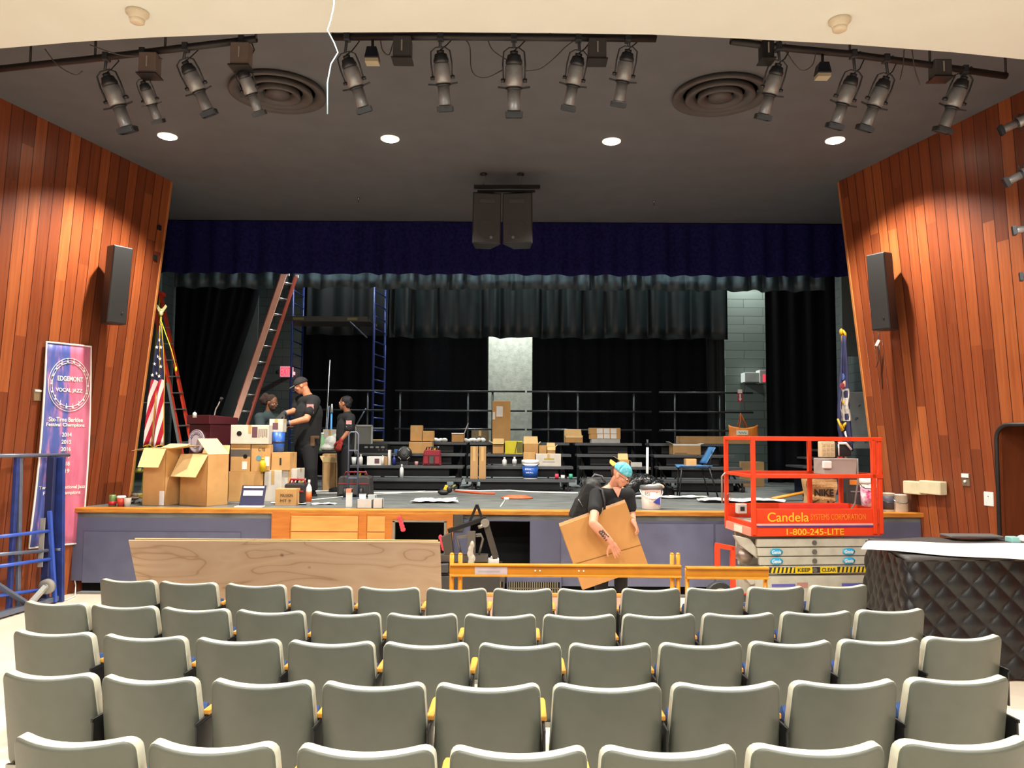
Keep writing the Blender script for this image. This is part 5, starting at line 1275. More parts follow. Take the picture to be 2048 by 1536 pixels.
for (xa, xb, yy) in ((1350, 1345, -.2), (1355, 1352, .2), (1400, 1412, .2), (1402, 1418, -.2)):
    g = G(); a = V((c_(xa, 0).x, yy, zs)); b = V((c_(xb, 0).x, yy, 0)); g.cyl(b, a, .012); 
    if xa >= 1400: g.cyl(a, V((c_(1400 + 8, 0).x, yy, zs + .25)), .011)
    g.build('leg', BLACKM, r)
g = G(); g.cyl((xl + .02, -.2, zs - .02), (xr - .02, -.2, zs - .02), .01); g.cyl((xl + .02, .2, zs - .02), (xr - .02, .2, zs - .02), .01); g.build('seat_frame', BLACKM, r)
carton('small square box sitting on the blue chair seat', 1372, 918, 1393, Y - .1, r.location.z + zs + .022, .15)
def bigb(r, w, d, H): g = G(); g.bx(-w * .85, w * .0, -d - .003, -d, H * .1, H * .2); g.build('print_mark', M('brown_print', '7a6248', .7), r)
carton('big brown box lined with white plastic on right riser', 1345, 888, 1402, ystep(2), k2, .3, mat=CARDD, flaps=(('f', 178, .03), ('l', 60, .07), ('r', 80, .06)), inner=M('white_bag', 'c9c9c2', .35), extra=bigb)
carton('long flat brown carton lying on the rightmost top riser', 1360, 873, 1500, ystep(3), k3, .35, mat=CARDD, tape=False)
# orange shopping bag on the long carton
Y = ystep(3) + .08; zc = zat(873, ystep(3)) ; p = at(1490, 873, Y); r = T('shopping_bag', 'orange shopping bag with handles up on the long flat carton', 'bag', (p.x, Y + .1, zc)); s = Y / FPX
OB = M('orange_bag', 'e08a24', .5, c2='d8702a', scale=9); H = (at(1490, 850, Y) - at(1490, 873, Y)).z
g = G(); n_ = 20
def bagf(u, v):
    a = 2 * pi * u; wx = .27 * (1 - .08 * v); x = wx * cos(a); x = max(-.27, min(.27, x * 1.15)); return V((x + .02 * v * sin(a * 3), .10 * sin(a) * (1 - .2 * v), v * (H + .0) + (.03 * cos(a * 2) * v)))
g.grid(bagf, 28, 6); bb = g.build('bag_body', OB, r, solid=.004, smooth=True)
g = G(); 
for yy in (-.07, .07): g.tube([(-.10, yy, H * .8), (-.06, yy * .7, H + .12), (-.05, yy * .2, at(1480, 826, Y).z - zc), (.0, yy * .7, H + .12), (.07, yy, H * .8)], .010, n=6)
g.build('handle', M('orange_strap', 'c9641e', .6), r)
g = G(); g.box((-.05, -.103, H * .45), (.22, .012, H * .4)); lb = g.build('white_patch', WINK, r, bev=.003)
g = G(); g.tube([(-.12 + .012 * k, -.111, H * .46 + .018 * sin(k * 1.6)) for k in range(13)], .006, n=5); g.build('green_script', M('bag_green', '3d9a5b', .6), lb)
# sign and box by the block wall
r = T('arrow_tag', 'red tag with white down arrow hung on guard rail', 'tag', at(1480, 791, RY[4] - .0)); s = RY[4] / FPX
g = G(); g.box((0, 0, -.01), (.09, .01, .24)); g.build('tag_card', M('tag_red', 'b02436', .5), r); g = G(); g.box((0, -.007, .08), (.085, .006, .07)); g.build('white_top', WHITE, r)
g = G(); g.prism([(-.014, .03), (.014, .03), (.014, -.06), (.032, -.06), (0, -.11), (-.032, -.06), (-.014, -.06)], -.012, -.006); g.build('arrow', WHITE, r)
r = T('exit_light', 'white emergency light and red exit sign on back wall at right', 'exit sign', at(1505, 755, 17.6)); s = 17.6 / FPX
g = G(); g.box((-.03, .08, 0), (.34, .3, .22)); g.build('battery_box', M('grey_white_box', 'eef4f0', .5), r, bev=.01)
g = G(); g.box((.21, .06, .02), (.14, .3, .30)); sg = g.build('sign_box', WHITE, r, bev=.01); g = G(); g.box((.24, -.095, -.02), (.05, .01, .16)); g.build('red_letter', M('exit_red', 'ff3b50', .5, emit='ff2a40', estr=2), sg)
g = G(); g.box((0, .25, 0), (.1, .3, .1)); g.build('wall_mount', DKGREY, r)
r = T('exit_sign', 'glowing red exit sign on the left behind the tall worker', 'exit sign', at(572, 743, 17.4))
g = G(); g.box((0, .05, 0), (.28, .1, .24)); g.box((0, .35, 0), (.08, .52, .08)); sg = g.build('sign_box', M('sign_glow_face', 'f0d0d4', .5, emit='ff8aa0', estr=.6), r, bev=.01)
text('exit_lettering', 'EXIT', M('exit_red', 'ff3b50', .5, emit='ff2a40', estr=2), r, (0, -.004, 0), w=.24, h=.17)
g = G(); g.ell((-.2, .05, -.01), (.05, .05, .05)); g.box((-.16, .08, -.01), (.06, .04, .03)); g.build('lamp_head', DKGREY, r)
carton('brown carton on the floor at right end of risers', 1492, 926, 1528, 14.2, ST, .3, mat=CARDD) if 0 else carton('brown carton at the right end of the risers', 1488, 924, 1528, 14.6, ST, .3, mat=CARDD)
g = G(); g.cyl(at(1470, 925, 13.6), at(1485, 932, 13.6), .05, n=14)
# dark portable stairs with blue side
Y = 12.6; r = T('portable_stairs', 'dark portable steps with blue side panel at stage right', 'steps', (at(1640, 0, Y).x, Y, ST)); 
def w_(px, py): p = at(px, py, Y); return p.x - r.location.x, p.z - ST
sx = [1582, 1606, 1630, 1652, 1676]; sy = [950, 933, 916, 900]
for k in range(4):
    x0, z = w_(sx[k], sy[k]); x1 = w_(1678, 0)[0]; 
    g = G(); g.bx(x0, w_(sx[k + 1], 0)[0] + .05, 0, .8, z - .03, z); g.build('tread', DKGREY, r)
pl = [(w_(1604, 0)[0], 0), (w_(1604, 0)[0], w_(0, 936)[1])]
for k in (1, 2, 3): pl += [(w_(sx[k], 0)[0] + .03, w_(0, sy[k])[1] - .03), (w_(sx[k + 1], 0)[0] - .0, w_(0, sy[k])[1] - .03)]
pl += [(w_(1678, 0)[0], 0)]
g = G(); g.prism(pl, .04, .76); g.build('side_panel', M('stair_navy', '1c2b4c', .8), r)
# things at the right lip behind the lift
def paint_can(label, px, yt, rpx, Y, labmat=None, tx=None):
    p = at(px, yt, Y); H = p.z - ST; R_ = rpx * Y / FPX; r = T('paint_can', label, 'paint can', (p.x, Y + R_, ST))
    g = G(); g.lathe([(R_ * .98, 0), (R_, .01), (R_, H * .96), (R_ * 1.03, H * .97), (R_ * 1.03, H), (R_ * .85, H), (R_ * .82, H * .98), (0, H * .98)], n=32); g.build('can', M('can_offwhite', 'd6d0c4', .35, .2), r)
    if labmat: g = G(); g.lathe([(R_ * 1.01, H * .12), (R_ * 1.01, H * .85)], n=32); g.build('label', labmat, r)
    g = G(); g.tube([(-R_ * 1.02, 0, H * .8)] + [(-R_ * 1.08 * cos(t), -R_ * 1.08 * sin(t), H * (.8 - .3 * sin(t))) for t in [k * pi / 10 for k in range(1, 10)]] + [(R_ * 1.02, 0, H * .8)], .004, n=5); g.build('wire_handle', CHROME, r)
    if tx: text('lettering', tx, WINK, r, (0, -R_ * 1.08, H * .5), w=R_ * 1.1, h=.04)
paint_can('paint can with dark label at right stage lip', 1781, 987, 14, 9.8, M('slate_label', '4b4e5c', .5))
paint_can('pale paint can nearest right end of stage lip', 1807, 990, 15, 9.75)
r = T('paper_bag', 'brown paper shopping bag with black lettering behind lift', 'bag', (at(1646, 1018, 9.95).x, 10.05, ST)); W, H = 62 * 9.95 / FPX, zat(955, 9.95) - ST
g = G()
def pb(u, v): 
    a = u * 4; x = [(-1, -1), (1, -1), (1, 1), (-1, 1), (-1, -1)]; i = min(3, int(a)); f = a - i; X = x[i][0] * (1 - f) + x[i + 1][0] * f; Y_ = x[i][1] * (1 - f) + x[i + 1][1] * f
    return V((X * W / 2 * (.82 + .18 * v) + .008 * sin(9 * v + a), Y_ * .08 + .008 * sin(13 * v + 2 * a), H * v))
g.grid(pb, 32, 12); g.bx(-W * .4, W * .4, -.07, .07, 0, .006); g.build('bag_body', M('kraft_paper', 'c79d6c', .7, c2='b98e5c', scale=6, bump=.5), r, smooth=False)
text('lettering', 'NIKE', INK, r, (.02, -.094, H * .57), w=W * .62, h=.09, off=.003)
g = G(); pl = [(-.05, .0), (-.025, -.032), (.0, -.034), (.11, .025), (.012, -.008), (-.012, -.006), (-.032, .022)]; g.prism([(a * .9 + .10, b + H * .27) for a, b in pl], -.096, -.09); g.build('swoosh_mark', INK, r)
g = G(); g.prism([(a * .9 - .13, b + H * .30) for a, b in pl[:3] + pl[3:]], -.096, -.09); g.build('swoosh_mark', INK, r)
def dkb(r, w, d, H):
    g = G(); g.bx(-w * .7, w * .6, -d - .004, -d, H * .78, H * .93); lb = g.build('orange_label', M('orange_label2', 'e98425', .5), r)
    g = G(); g.bx(-w * .6, w * .6, -d - .003, -d, H * .56, H * .59); g.build('print_mark', M('label_grey', '8a8784', .5), r)
carton('dark grey box with orange label behind lift rails', 1694, 955, 1728, 9.95, ST, .2, mat=M('graphite_board', '3e3b3b', .5), tape=False, extra=dkb)
r, R_, H = bucket('white and magenta pail stack right of the dark box', 1744, 957, 16, 9.8, ST, WHITE, WHITE, M('magenta_print', 'cf2a72', .5, c2='efe3e6', scale=18))
g = G(); g.bx(at(1764, 0, 10.3).x, at(1782, 0, 10.3).x, 10.3, 10.4, ST, zat(955, 10.3)); tag(g.build('white_canister', WHITE, bev=.02), 'tall white canister behind the paint cans', 'canister')
OR = M('tool_orange', 'e2922e', .45)
r = T('orange_clamp', 'orange folded tripod stand lying on stage behind the lift', 'tripod', onz(1590, 1004, ST)); o = r.location
a, b = at(1545, 1002, o.y + .02) - o, at(1612, 985, o.y + .2) - o; a.z = max(a.z, .04)
for k in range(3): g = G(); g.cyl(a + V((.01 * k, .04 * k, -.01 * (k % 2))), b + V((0, .04 * k, .0)), .02, .017); g.build('leg', OR, r)
g = G(); g.box(b + V((.03, .05, -.02)), (.08, .12, .09)); g.tube([b, b + V((.12, 0, -.05)), b + V((.08, -.05, -.10))], .015); g.build('head', M('tool_brown', '8a5a2a', .5), r); g = G(); g.cyl(b, b + V((-.02, .05, -b.z + .012)), .014); g.build('brace', OR, r)
crump('crumpled clear plastic wrap beside the magenta pail', 1700, 1742, 9.72, ST, .05, mat=M('wrap_grey', 'b8b4b4', .3), name='plastic_wrap', cat='plastic wrap', sd=9)
# conduits, hose and drill on the stage floor
def lay(name, label, cat, pts, r_, mat, z=ST):
    g = G(); g.tube([onz(x, y, z + r_) for x, y in pts], r_, n=8); return tag(g.build(name, mat), label, cat)
lay('conduit', 'long white pipe on the stage floor reaching the drill', 'pipe', ((618, 987), (700, 986), (800, 985), (878, 984)), .012, WHITE)
lay('conduit', 'white pipe running right from drill to the capped man', 'pipe', ((905, 980), (960, 982), (1020, 981), (1060, 984), (1100, 985), (1156, 986)), .013, WHITE)
lay('conduit', 'short pale pipe on stage floor left of tool bag', 'pipe', ((615, 983), (668, 982)), .014, WHITE)
lay('floor_cable', 'pale cord crossing the stage floor at left', 'cord', ((590, 1003), (640, 998), (720, 990), (800, 986), (850, 982)), .006, PAPER)
lay('extension_cable', 'orange-red cord tail lying right of the drill', 'cord', ((910, 982), (935, 984), (958, 986), (990, 987)), .016, M('cord_orange', 'd8532c', .5))
g = G(); c = onz(1034, 997, ST)
for k in range(5):
    rr = .20 - .018 * k; g.tube([(c.x + rr * cos(t) * 1.15, c.y + rr * .7 * sin(t), ST + .012 + .006 * k) for t in [i * pi / 12 for i in range(24)]], .011, n=6, closed=True)
tag(g.build('extension_cable', M('cord_coil_orange', 'a8673f', .6, c2='b4532f', scale=12)), 'coiled orange extension cord on the centre stage floor', 'cord')
cylthing('tape_roll', 'small white roll inside the orange cord coil', 'tape roll', 1013, 995, ST, None, 1001, 5, [(.6, 0), (1, 0), (1, 1), (.6, 1)], WHITE, [('core', [(.5, .0), (.55, 1.02), (.3, 1.02)], CARD)])
lay('plastic_strip', 'short white strip pointing at the centre stage lip', 'strip', ((1010, 1000), (1001, 1013)), .008, WHITE)
c = onz(892, 990, ST); r = T('power_drill', 'yellow and black power drill on the stage floor', 'drill', c)
g = G(); g.ell((-.04, 0, .045), (.09, .06, .045)); g.build('battery', BLACKP, r); g = G(); g.box((.0, 0, .10), (.07, .05, .10), Matrix.Rotation(.4, 3, 'Y')); g.build('body', M('drill_yellow', 'd8b422', .4), r, bev=.01)
g = G(); g.ell((.05, 0, .09), (.05, .045, .06)); g.build('motor_housing', BLACKP, r); g = G(); g.cyl((.08, 0, .10), (.15, .0, .16), .022, .014); g.build('chuck', M('chuck_olive', '7a7a4a', .4, .4), r)
# ---------------------------------------------------------------- stage front: access panel, vents
r = T('access_panel', 'orange wood access panel set in the purple stage front', 'panel', (fpx(724), SY - .03, 0)); ox = r.location.x
def sx_(px): return fpx(px) - ox
OW = M('orange_fir', 'c97a2c', .45, c2='b4661f', scale=3, stretch=(1, 3, 8), detail=6); OW2 = M('light_birch_ply', 'd8a254', .5, c2='c98f43', scale=2, stretch=(1, 3, 6), detail=6)
zt, zb, hb0, hb1 = fz(1022), fz(1172), fz(1043), fz(1135)
hx0, hx1 = sx_(785), sx_(893)
g = G(); g.bx(sx_(543), hx0, 0, .05, zb, zt); g.bx(hx0, hx1, 0, .05, hb0, zt); g.bx(hx1, sx_(906), 0, .05, zb, zt); g.build('backing_board', OW, r)
for (a, b, c, d) in ((583, 716, 1034, 1064), (735, 770, 1034, 1064), (583, 716, 1066, 1140), (735, 770, 1066, 1140)):
    g = G(); g.bx(sx_(a), sx_(b), -.014, 0, fz(d), fz(c)); g.build('inset_board', OW2, r, bev=.003)
for a, b in ((718, 733), (545, 580)): g = G(); g.bx(sx_(a), sx_(b), -.01, 0, fz(1140), fz(1024)); g.build('stile', OW, r, bev=.003)
g = G(); g.bx(hx0 - .0, hx0 + .03, -.012, .05, hb1, hb0); g.bx(hx1 - .03, hx1, -.012, .05, hb1, hb0); g.bx(hx0, hx1, -.012, .05, hb0 - .012, hb0 + .01); g.build('opening_trim', M('grey_trim', '8a8578', .5), r)
g = G(); g.bx(sx_(907), sx_(926), .0, .04, fz(1062), fz(1022)); g.build('hinge_plate', M('dark_olive_plate', '46453f', .5), r)
for i, (x0, y0, l) in enumerate(((802, 1048, 'red rag hanging from the access panel opening'), (884, 1086, 'red rag by the plywood corner at the access panel'))):
    p = at(x0, y0, SY - .06); g = G()
    for k in range(5): g.ell(p + V((.012 * k - .02, 0, .035 * (2 - k))), (.028 - .003 * (k % 2), .012, .035), Euler((0, .3 * k, 0)).to_matrix(), n=8, m=5)
    o = g.build('red_rag', M('coral_red_cloth', 'd84552', .8)); md = o.modifiers.new('remesh', 'REMESH'); md.mode = 'VOXEL'; md.voxel_size = .008; tag(o, l, 'rag')
for i, (a, b, l) in enumerate(((925, 1010, 'left slotted radiator grille below the stage front'), (1014, 1122, 'right slotted radiator grille below the stage front'))):
    r = T('radiator_cover', l, 'radiator', (fpx((a + b) / 2), SY - .10, 0)); w = (fpx(b) - fpx(a)) / 2
    g = G(); g.bx(-w, w, 0, .1, 0, .26); g.build('cover', M('taupe_radiator', '5b524a', .5) if i == 0 else M('radiator_purple', '5f6280', .5), r, bev=.006)
    g = G(); nn = int(w * 2 / .03)
    g.bx(-w + .02, w - .02, -.004, 0, .05, .2); g.build('dark_slot', M('matte_black', '0a0a0a', .9), r)
    g = G()
    for k in range(nn): x = -w + .03 + k * (2 * w - .06) / nn; g.bx(x, x + .012, -.012, -.002, .05, .2)
    g.bx(-w + .02, w - .02, -.012, -.002, .12, .13); g.build('grille', M('tan_grille', '8a8168', .5), r)

# ---------------------------------------------------------------- plywood leaning on the front row seats
Y = 6.80; tl, tr = at(257, 1081, Y), at(880, 1079, Y); 
pm, nt, b = base('pine_plywood_sheet', .6); tc = nt.nodes.new('ShaderNodeTexCoord'); mp = nt.nodes.new('ShaderNodeMapping'); nt.links.new(tc.outputs['Object'], mp.inputs[0]); mp.inputs['Scale'].default_value = (.5, 1, 1.9)
n1 = N(nt, 'ShaderNodeTexNoise', Scale=1.6, Detail=2); nt.links.new(mp.outputs[0], n1.inputs['Vector'])
n1.inputs['Distortion'].default_value = .8
band = math_(nt, 'FRACT', math_(nt, 'MULTIPLY', n1.outputs[0], 6.0)); c1 = ramp(nt, band, [(0, 'b39473'), (.05, '9d7b5b'), (.10, 'b39474'), (.6, 'bb9d7e'), (1, 'b39473')])
vz = N(nt, 'ShaderNodeTexVoronoi', Scale=2.6); nt.links.new(tc.outputs['Object'], vz.inputs['Vector']); kn = ramp(nt, vz.outputs['Distance'], [(.03, '7a5033'), (.07, 'ffffff')])
mx = nt.nodes.new('ShaderNodeMixRGB'); mx.blend_type = 'MULTIPLY'; mx.inputs[0].default_value = .8; nt.links.new(c1, mx.inputs[1]); nt.links.new(kn, mx.inputs[2]); nt.links.new(mx.outputs[0], b.inputs['Base Color'])
for i, (dx, dy, dz, l) in enumerate(((0, 0, 0, 'large knotty plywood sheet leaning behind the front row, nearer one'), (.04, .028, .012, 'second plywood sheet behind the nearer one, edge showing'))):
    r = T('plywood_sheet', l, 'plywood', (tl.x + dx, Y + dy, 0), group='plywood sheets leaning by the front row')
    W = tr.x - tl.x - dx * 1.5; H = tl.z + dz; ang = -.16
    g = G(); t = .018
    def P(x, y, z): return V((x, y - (z - H) * .46, z))
    vs = [P(x, y, z) for z in (0, H) for y in (0, t) for x in (0, W)]; g.add(vs, [(0, 1, 3, 2), (4, 6, 7, 5), (0, 4, 5, 1), (2, 3, 7, 6), (0, 2, 6, 4), (1, 5, 7, 3)]); g.build('face_veneer', pm, r)
    g = G(); vs = [P(x, y, z) for z in (H, H + .003) for y in (0, t) for x in (0, W)]; g.add(vs, [(0, 1, 3, 2), (4, 6, 7, 5), (0, 4, 5, 1), (2, 3, 7, 6), (0, 2, 6, 4), (1, 5, 7, 3)]); g.build('cut_edge', M('pale_ply_edge', 'e6c78c', .6), r)
# low pinkish wooden board behind the front row
Y = 7.35; a, b_ = at(958, 1187, Y), at(1308, 1189, Y); r = T('timber_panel', 'low pinkish wooden panel with orange top behind the front row', 'panel', ((a.x + b_.x) / 2, Y, 0)); w = (b_.x - a.x) / 2
g = G(); g.bx(-w, w, 0, .03, 0, a.z - .02); g.build('board', M('pinkish_wood', 'c49a86', .6), r); g = G(); g.bx(-w, w, -.01, .05, a.z - .02, a.z); g.build('top_rail', M('orange_wood_rail', 'd9853c', .5), r)
g = G(); g.bx(-w, -w + .05, .03, .3, 0, .04); g.bx(w - .05, w, .03, .3, 0, .04); g.build('foot', M('orange_wood_rail', 'd9853c', .5), r)

# ---------------------------------------------------------------- amber frames
def yframe(label, xa, xb, yt, yb, ytp, Y, legs, lab=True):
    a, b_ = at(xa, yt, Y), at(xb, yt + 3, Y); zb = at(xa, yb, Y).z; r = T('amber_metal_frame', label, 'metal frame', ((a.x + b_.x) / 2, Y, 0), group='amber painted metal frames before the stage'); w = (b_.x - a.x) / 2; ox = r.location.x
    z1, z0 = a.z, zb; h = z1 - z0
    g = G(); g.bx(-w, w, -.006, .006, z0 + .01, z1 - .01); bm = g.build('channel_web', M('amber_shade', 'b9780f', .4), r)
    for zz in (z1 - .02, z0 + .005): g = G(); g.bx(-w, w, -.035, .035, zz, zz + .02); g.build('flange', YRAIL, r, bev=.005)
    for px in legs:
        X = at(px, yt, Y).x - ox; zt = at(px, ytp, Y).z; g = G(); g.cyl((X, .045, 0), (X, .045, zt - .015), .022, n=12); g.lathe([(.022, 0), (.018, .012), (0, .018)], c=(X, .045, zt - .015), n=12); g.box((X, .045, .01), (.09, .12, .02)); g.build('leg', YRAIL, r)
    if lab:
        g = G(); g.bx(at(960, 0, Y).x - ox, at(1022, 0, Y).x - ox, -.012, -.008, z0 + .025, z1 - .025); lb = g.build('sticker', M('lilac_sticker', 'b7a9ab', .4), r)
        g = G(); g.bx(at(966, 0, Y).x - ox, at(1008, 0, Y).x - ox, -.013, -.011, z0 + .045, z0 + .06); g.build('sticker_print', M('grey_print', '9a9a9a', .5), lb)
        for px in (1075, 1084, 1158, 1167): g = G(); X = at(px, 0, Y).x - ox; g.cyl((X, 0, (z0 + z1) / 2), (X, -.014, (z0 + z1) / 2), .008, n=8); g.build('bolt', WHITE, r)
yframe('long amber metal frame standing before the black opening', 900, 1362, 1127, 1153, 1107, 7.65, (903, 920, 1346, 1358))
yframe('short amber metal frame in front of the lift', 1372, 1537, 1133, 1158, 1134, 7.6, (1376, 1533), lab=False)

# ---------------------------------------------------------------- black equipment stand
Y = 8.9; r = T('equipment_stand', 'black folding press frame on a dark cart before opening', 'equipment', (at(940, 0, Y).x, Y, 0)); o = r.location
def e_(px, py, dy=0): return at(px, py, Y + dy) - o
g = G(); g.bar(e_(938, 1047), e_(954, 1009), .03, .04, (0, 1, 0)); g.bar(e_(954, 1009), e_(967, 1045), .03, .04, (0, 1, 0)); g.bar(e_(896, 1062), e_(972, 1036), .05, .05, (0, 1, 0)); g.build('upper_arm', BLACKM, r, bev=.005)
g = G(); g.cyl(e_(970, 1046, -.06), e_(970, 1046, .06), .05, n=20); g.cyl(e_(960, 1050, -.05), e_(962, 1056, -.05), .03); g.build('pivot_hub', M('warm_grey_metal', '8f887a', .4, .5), r)
g = G(); g.bar(e_(972, 1048), e_(992, 1116), .07, .05, (0, 1, 0)); g.build('rear_leg', M('gunmetal', '4d4a44', .4, .4), r, bev=.006)
g = G(); g.prism([(e_(896, 0).x, e_(0, 1068).z), (e_(915, 0).x, e_(0, 1058).z), (e_(920, 0).x, e_(0, 1108).z), (e_(904, 0).x, e_(0, 1108).z)], -.05, .05); g.build('left_column', M('gunmetal', '4d4a44', .4, .4), r, bev=.005)
g = G(); g.tube([e_(922, 1108), e_(914, 1072), e_(962, 1068), e_(966, 1078), e_(958, 1108)], .014); g.bar(e_(914, 1074, .02), e_(962, 1070, .02), .03, .05, (0, 1, 0)); g.build('inner_frame', M('grey_tube', '77756c', .4, .4), r)
g = G(); g.bar(e_(943, 1062, -.05), e_(943, 1120, -.05), .09, .02, (0, 1, 0)); g.build('worn_board', M('worn_grey_board', '5f5850', .7), r)
g = G(); g.bx(e_(885, 0).x, e_(985, 0).x, -.06, .06, e_(0, 1117).z, e_(0, 1103).z); g.build('cross_beam', M('dark_taupe_beam', '4a453e', .6), r, bev=.005)
g = G(); g.bx(e_(884, 0).x, e_(930, 0).x, -.15, .2, .08, e_(0, 1142).z); g.bx(e_(884, 0).x, e_(1010, 0).x, -.1, .25, e_(0, 1142).z, e_(0, 1138).z); g.bx(e_(930, 0).x, e_(1008, 0).x, -.1, .25, .1, .5); g.build('cart_cabinet', M('cart_charcoal', '2e2d2c', .5), r, bev=.008)
g = G(); g.bx(e_(890, 0).x, e_(1012, 0).x, -.08, .22, .5, e_(0, 1122).z); g.build('cart_top', BLACKM, r)
g = G(); g.prism([(e_(886, 0).x, e_(0, 1136).z), (e_(890, 0).x, e_(0, 1120).z), (e_(912, 0).x, e_(0, 1118).z), (e_(912, 0).x, e_(0, 1136).z)], -.14, .1); g.build('side_pad', DKGREY, r, bev=.01)
for x in (890, 1000):
    for yy in (-.08, .18): g = G(); X = e_(x, 0).x; g.cyl((X - .02, yy, .045), (X + .02, yy, .045), .045, n=14); g.bar((X, yy, .05), (X, yy, .12), .03, .03); g.build('caster', BLACKP, r)
g = G(); c = e_(942, 1108, -.2); 
for k in range(5): g.ell(c + V((.012 * sin(k * 2), 0, .05 * (k - 2))), (.045 - .006 * abs(k - 1), .03, .05), n=8, m=5)
g.bx(c.x - .03, c.x + .03, .0 - .2, -.05, c.z - .115, c.z - .10)
o_ = g.build('plastic_wrap', M('cloudy_plastic', 'b5afa0', .3), None, loc=o); md = o_.modifiers.new('remesh', 'REMESH'); md.mode = 'VOXEL'; md.voxel_size = .012; tag(o_, 'cloudy plastic wrap hanging on the black press frame', 'plastic wrap')
g = G(); g.box((0, 0, .03), (.13, .1, .06)); g.box((.01, 0, .07), (.08, .06, .03)); o_ = g.build('white_tool_case', WHITE, None, bev=.012, loc=(o.x + e_(995, 0).x, Y + .03, e_(0, 1122).z)); tag(o_, 'small white tool case on the dark cart', 'case')

# ---------------------------------------------------------------- scissor lift
N0 = at(1508, 1073, 8.3); th = radians(5); r = T('scissor_lift', 'orange-red and grey scissor lift with lettered platform skirt', 'scissor lift', (N0.x, 8.3, 0), rz=th)
L = 1.43; D = .74; zB = N0.z; zT = at(1508, 1018, 8.3).z; zR = at(1508, 877, 8.3).z; zM = at(1508, 952, 8.3).z; zD = zB + .10
g = G(); g.bx(-.0, L, 0, .03, zB, zT); sk = g.build('front_skirt', LIFTR, r, bev=.004)
g = G(); g.bx(0, L, D - .03, D, zB, zT); g.bx(L - .03, L, 0, D, zB, zT); g.bx(-.02, .02, 0, D, zB, zD + .04); g.build('rear_skirt', LIFTR, r, bev=.004)
g = G(); g.bx(0, L, 0, D, zD, zD + .03); g.build('deck', M('lift_deck_grey', '8a857c', .5), r)
g = G(); g.bx(.02, L - .06, -.012, 0, zB + .115, zB + .135); st = g.build('pink_stripe', M('stripe_pink', 'e6a89a', .5), sk); g = G(); g.bx(.04, L - .06, -.013, 0, zB + .098, zB + .115); g.build('purple_stripe', M('stripe_violet', '4b2f7a', .5), sk)
g = G(); g.bx(.30, L - .35, .032, .06, zT, zT + .05); g.build('raised_lip', M('lift_red_deep', 'cf2f1c', .4), r, bev=.004)
LY = M('lettering_yellow', 'f0b92a', .5)
text('lettering', 'Candela', LY, sk, (.29 + .09, -.004, zB + .205), w=.46, h=.10, off=.001)
text('lettering', 'SYSTEMS CORPORATION', M('lettering_orange', 'ee8a1e', .5), sk, (.94, -.004, zB + .205), w=.62, h=.062, off=.0)
text('lettering', '1-800-245-LITE', LY, sk, (.68, -.004, zB + .047), w=.64, h=.065, off=.001)
def post(x, y, z0, z1, w=.045): g = G(); g.bx(x - w / 2, x + w / 2, y - w / 2, y + w / 2, z0, z1); g.build('guard_post', LIFTR, r, bev=.006)
for x, y in ((0.0, .0), (L - .08, .0), (L, .02), (-.02, D), (L - .44, D), (L - .06, D)): post(x, y, zB + .02, zR)
def rail(p, q, w=.045): g = G(); g.bar(p, q, w, w); g.build('guard_rail', LIFTR, r, bev=.006)
for z in (zR, zM):
    rail((-.02, 0, z), (L + .02, 0, z)); rail((-.04, D, z), (L, D, z)); rail((L, 0, z), (L, D, z)); 
    rail((-.02, 0, z), (-.02, D, z), .035)
g = G(); g.bx(-.04, .0, .02, D, zB, zB + .09); g.build('entry_step', M('lift_pinkish', 'e58f78', .5), r, bev=.004)
g = G(); g.bx(-.046, -.041, .22, .45, zB + .01, zB + .08); g.build('warning_label', M('cream_label', 'e8dcc8', .5), r)
g = G(); g.tube([(-.1, D * .9, zB + .3), (-.1, D * .9, zB + .45), (-.1, D * .9, zB + .6), (-.06, D * .9, zM)], .012); g.tube([(-.02 + .03 * cos(k * pi / 6), D - .08, zT + .08 + .04 * sin(k * pi / 6)) for k in range(12)], .005, n=5, closed=True); g.build('gate_chain', M('worn_steel', '9b8a7e', .4, .6), r)
g = G(); g.bx(.02, .13, .5, .58, zD + .09, zD + .2); cb = g.build('control_unit', M('pale_grey_unit', 'c9c4ba', .4), r, bev=.008)
g = G(); g.bx(.05, .10, .495, .5, zD + .12, zD + .17); g.build('display', INK, cb)
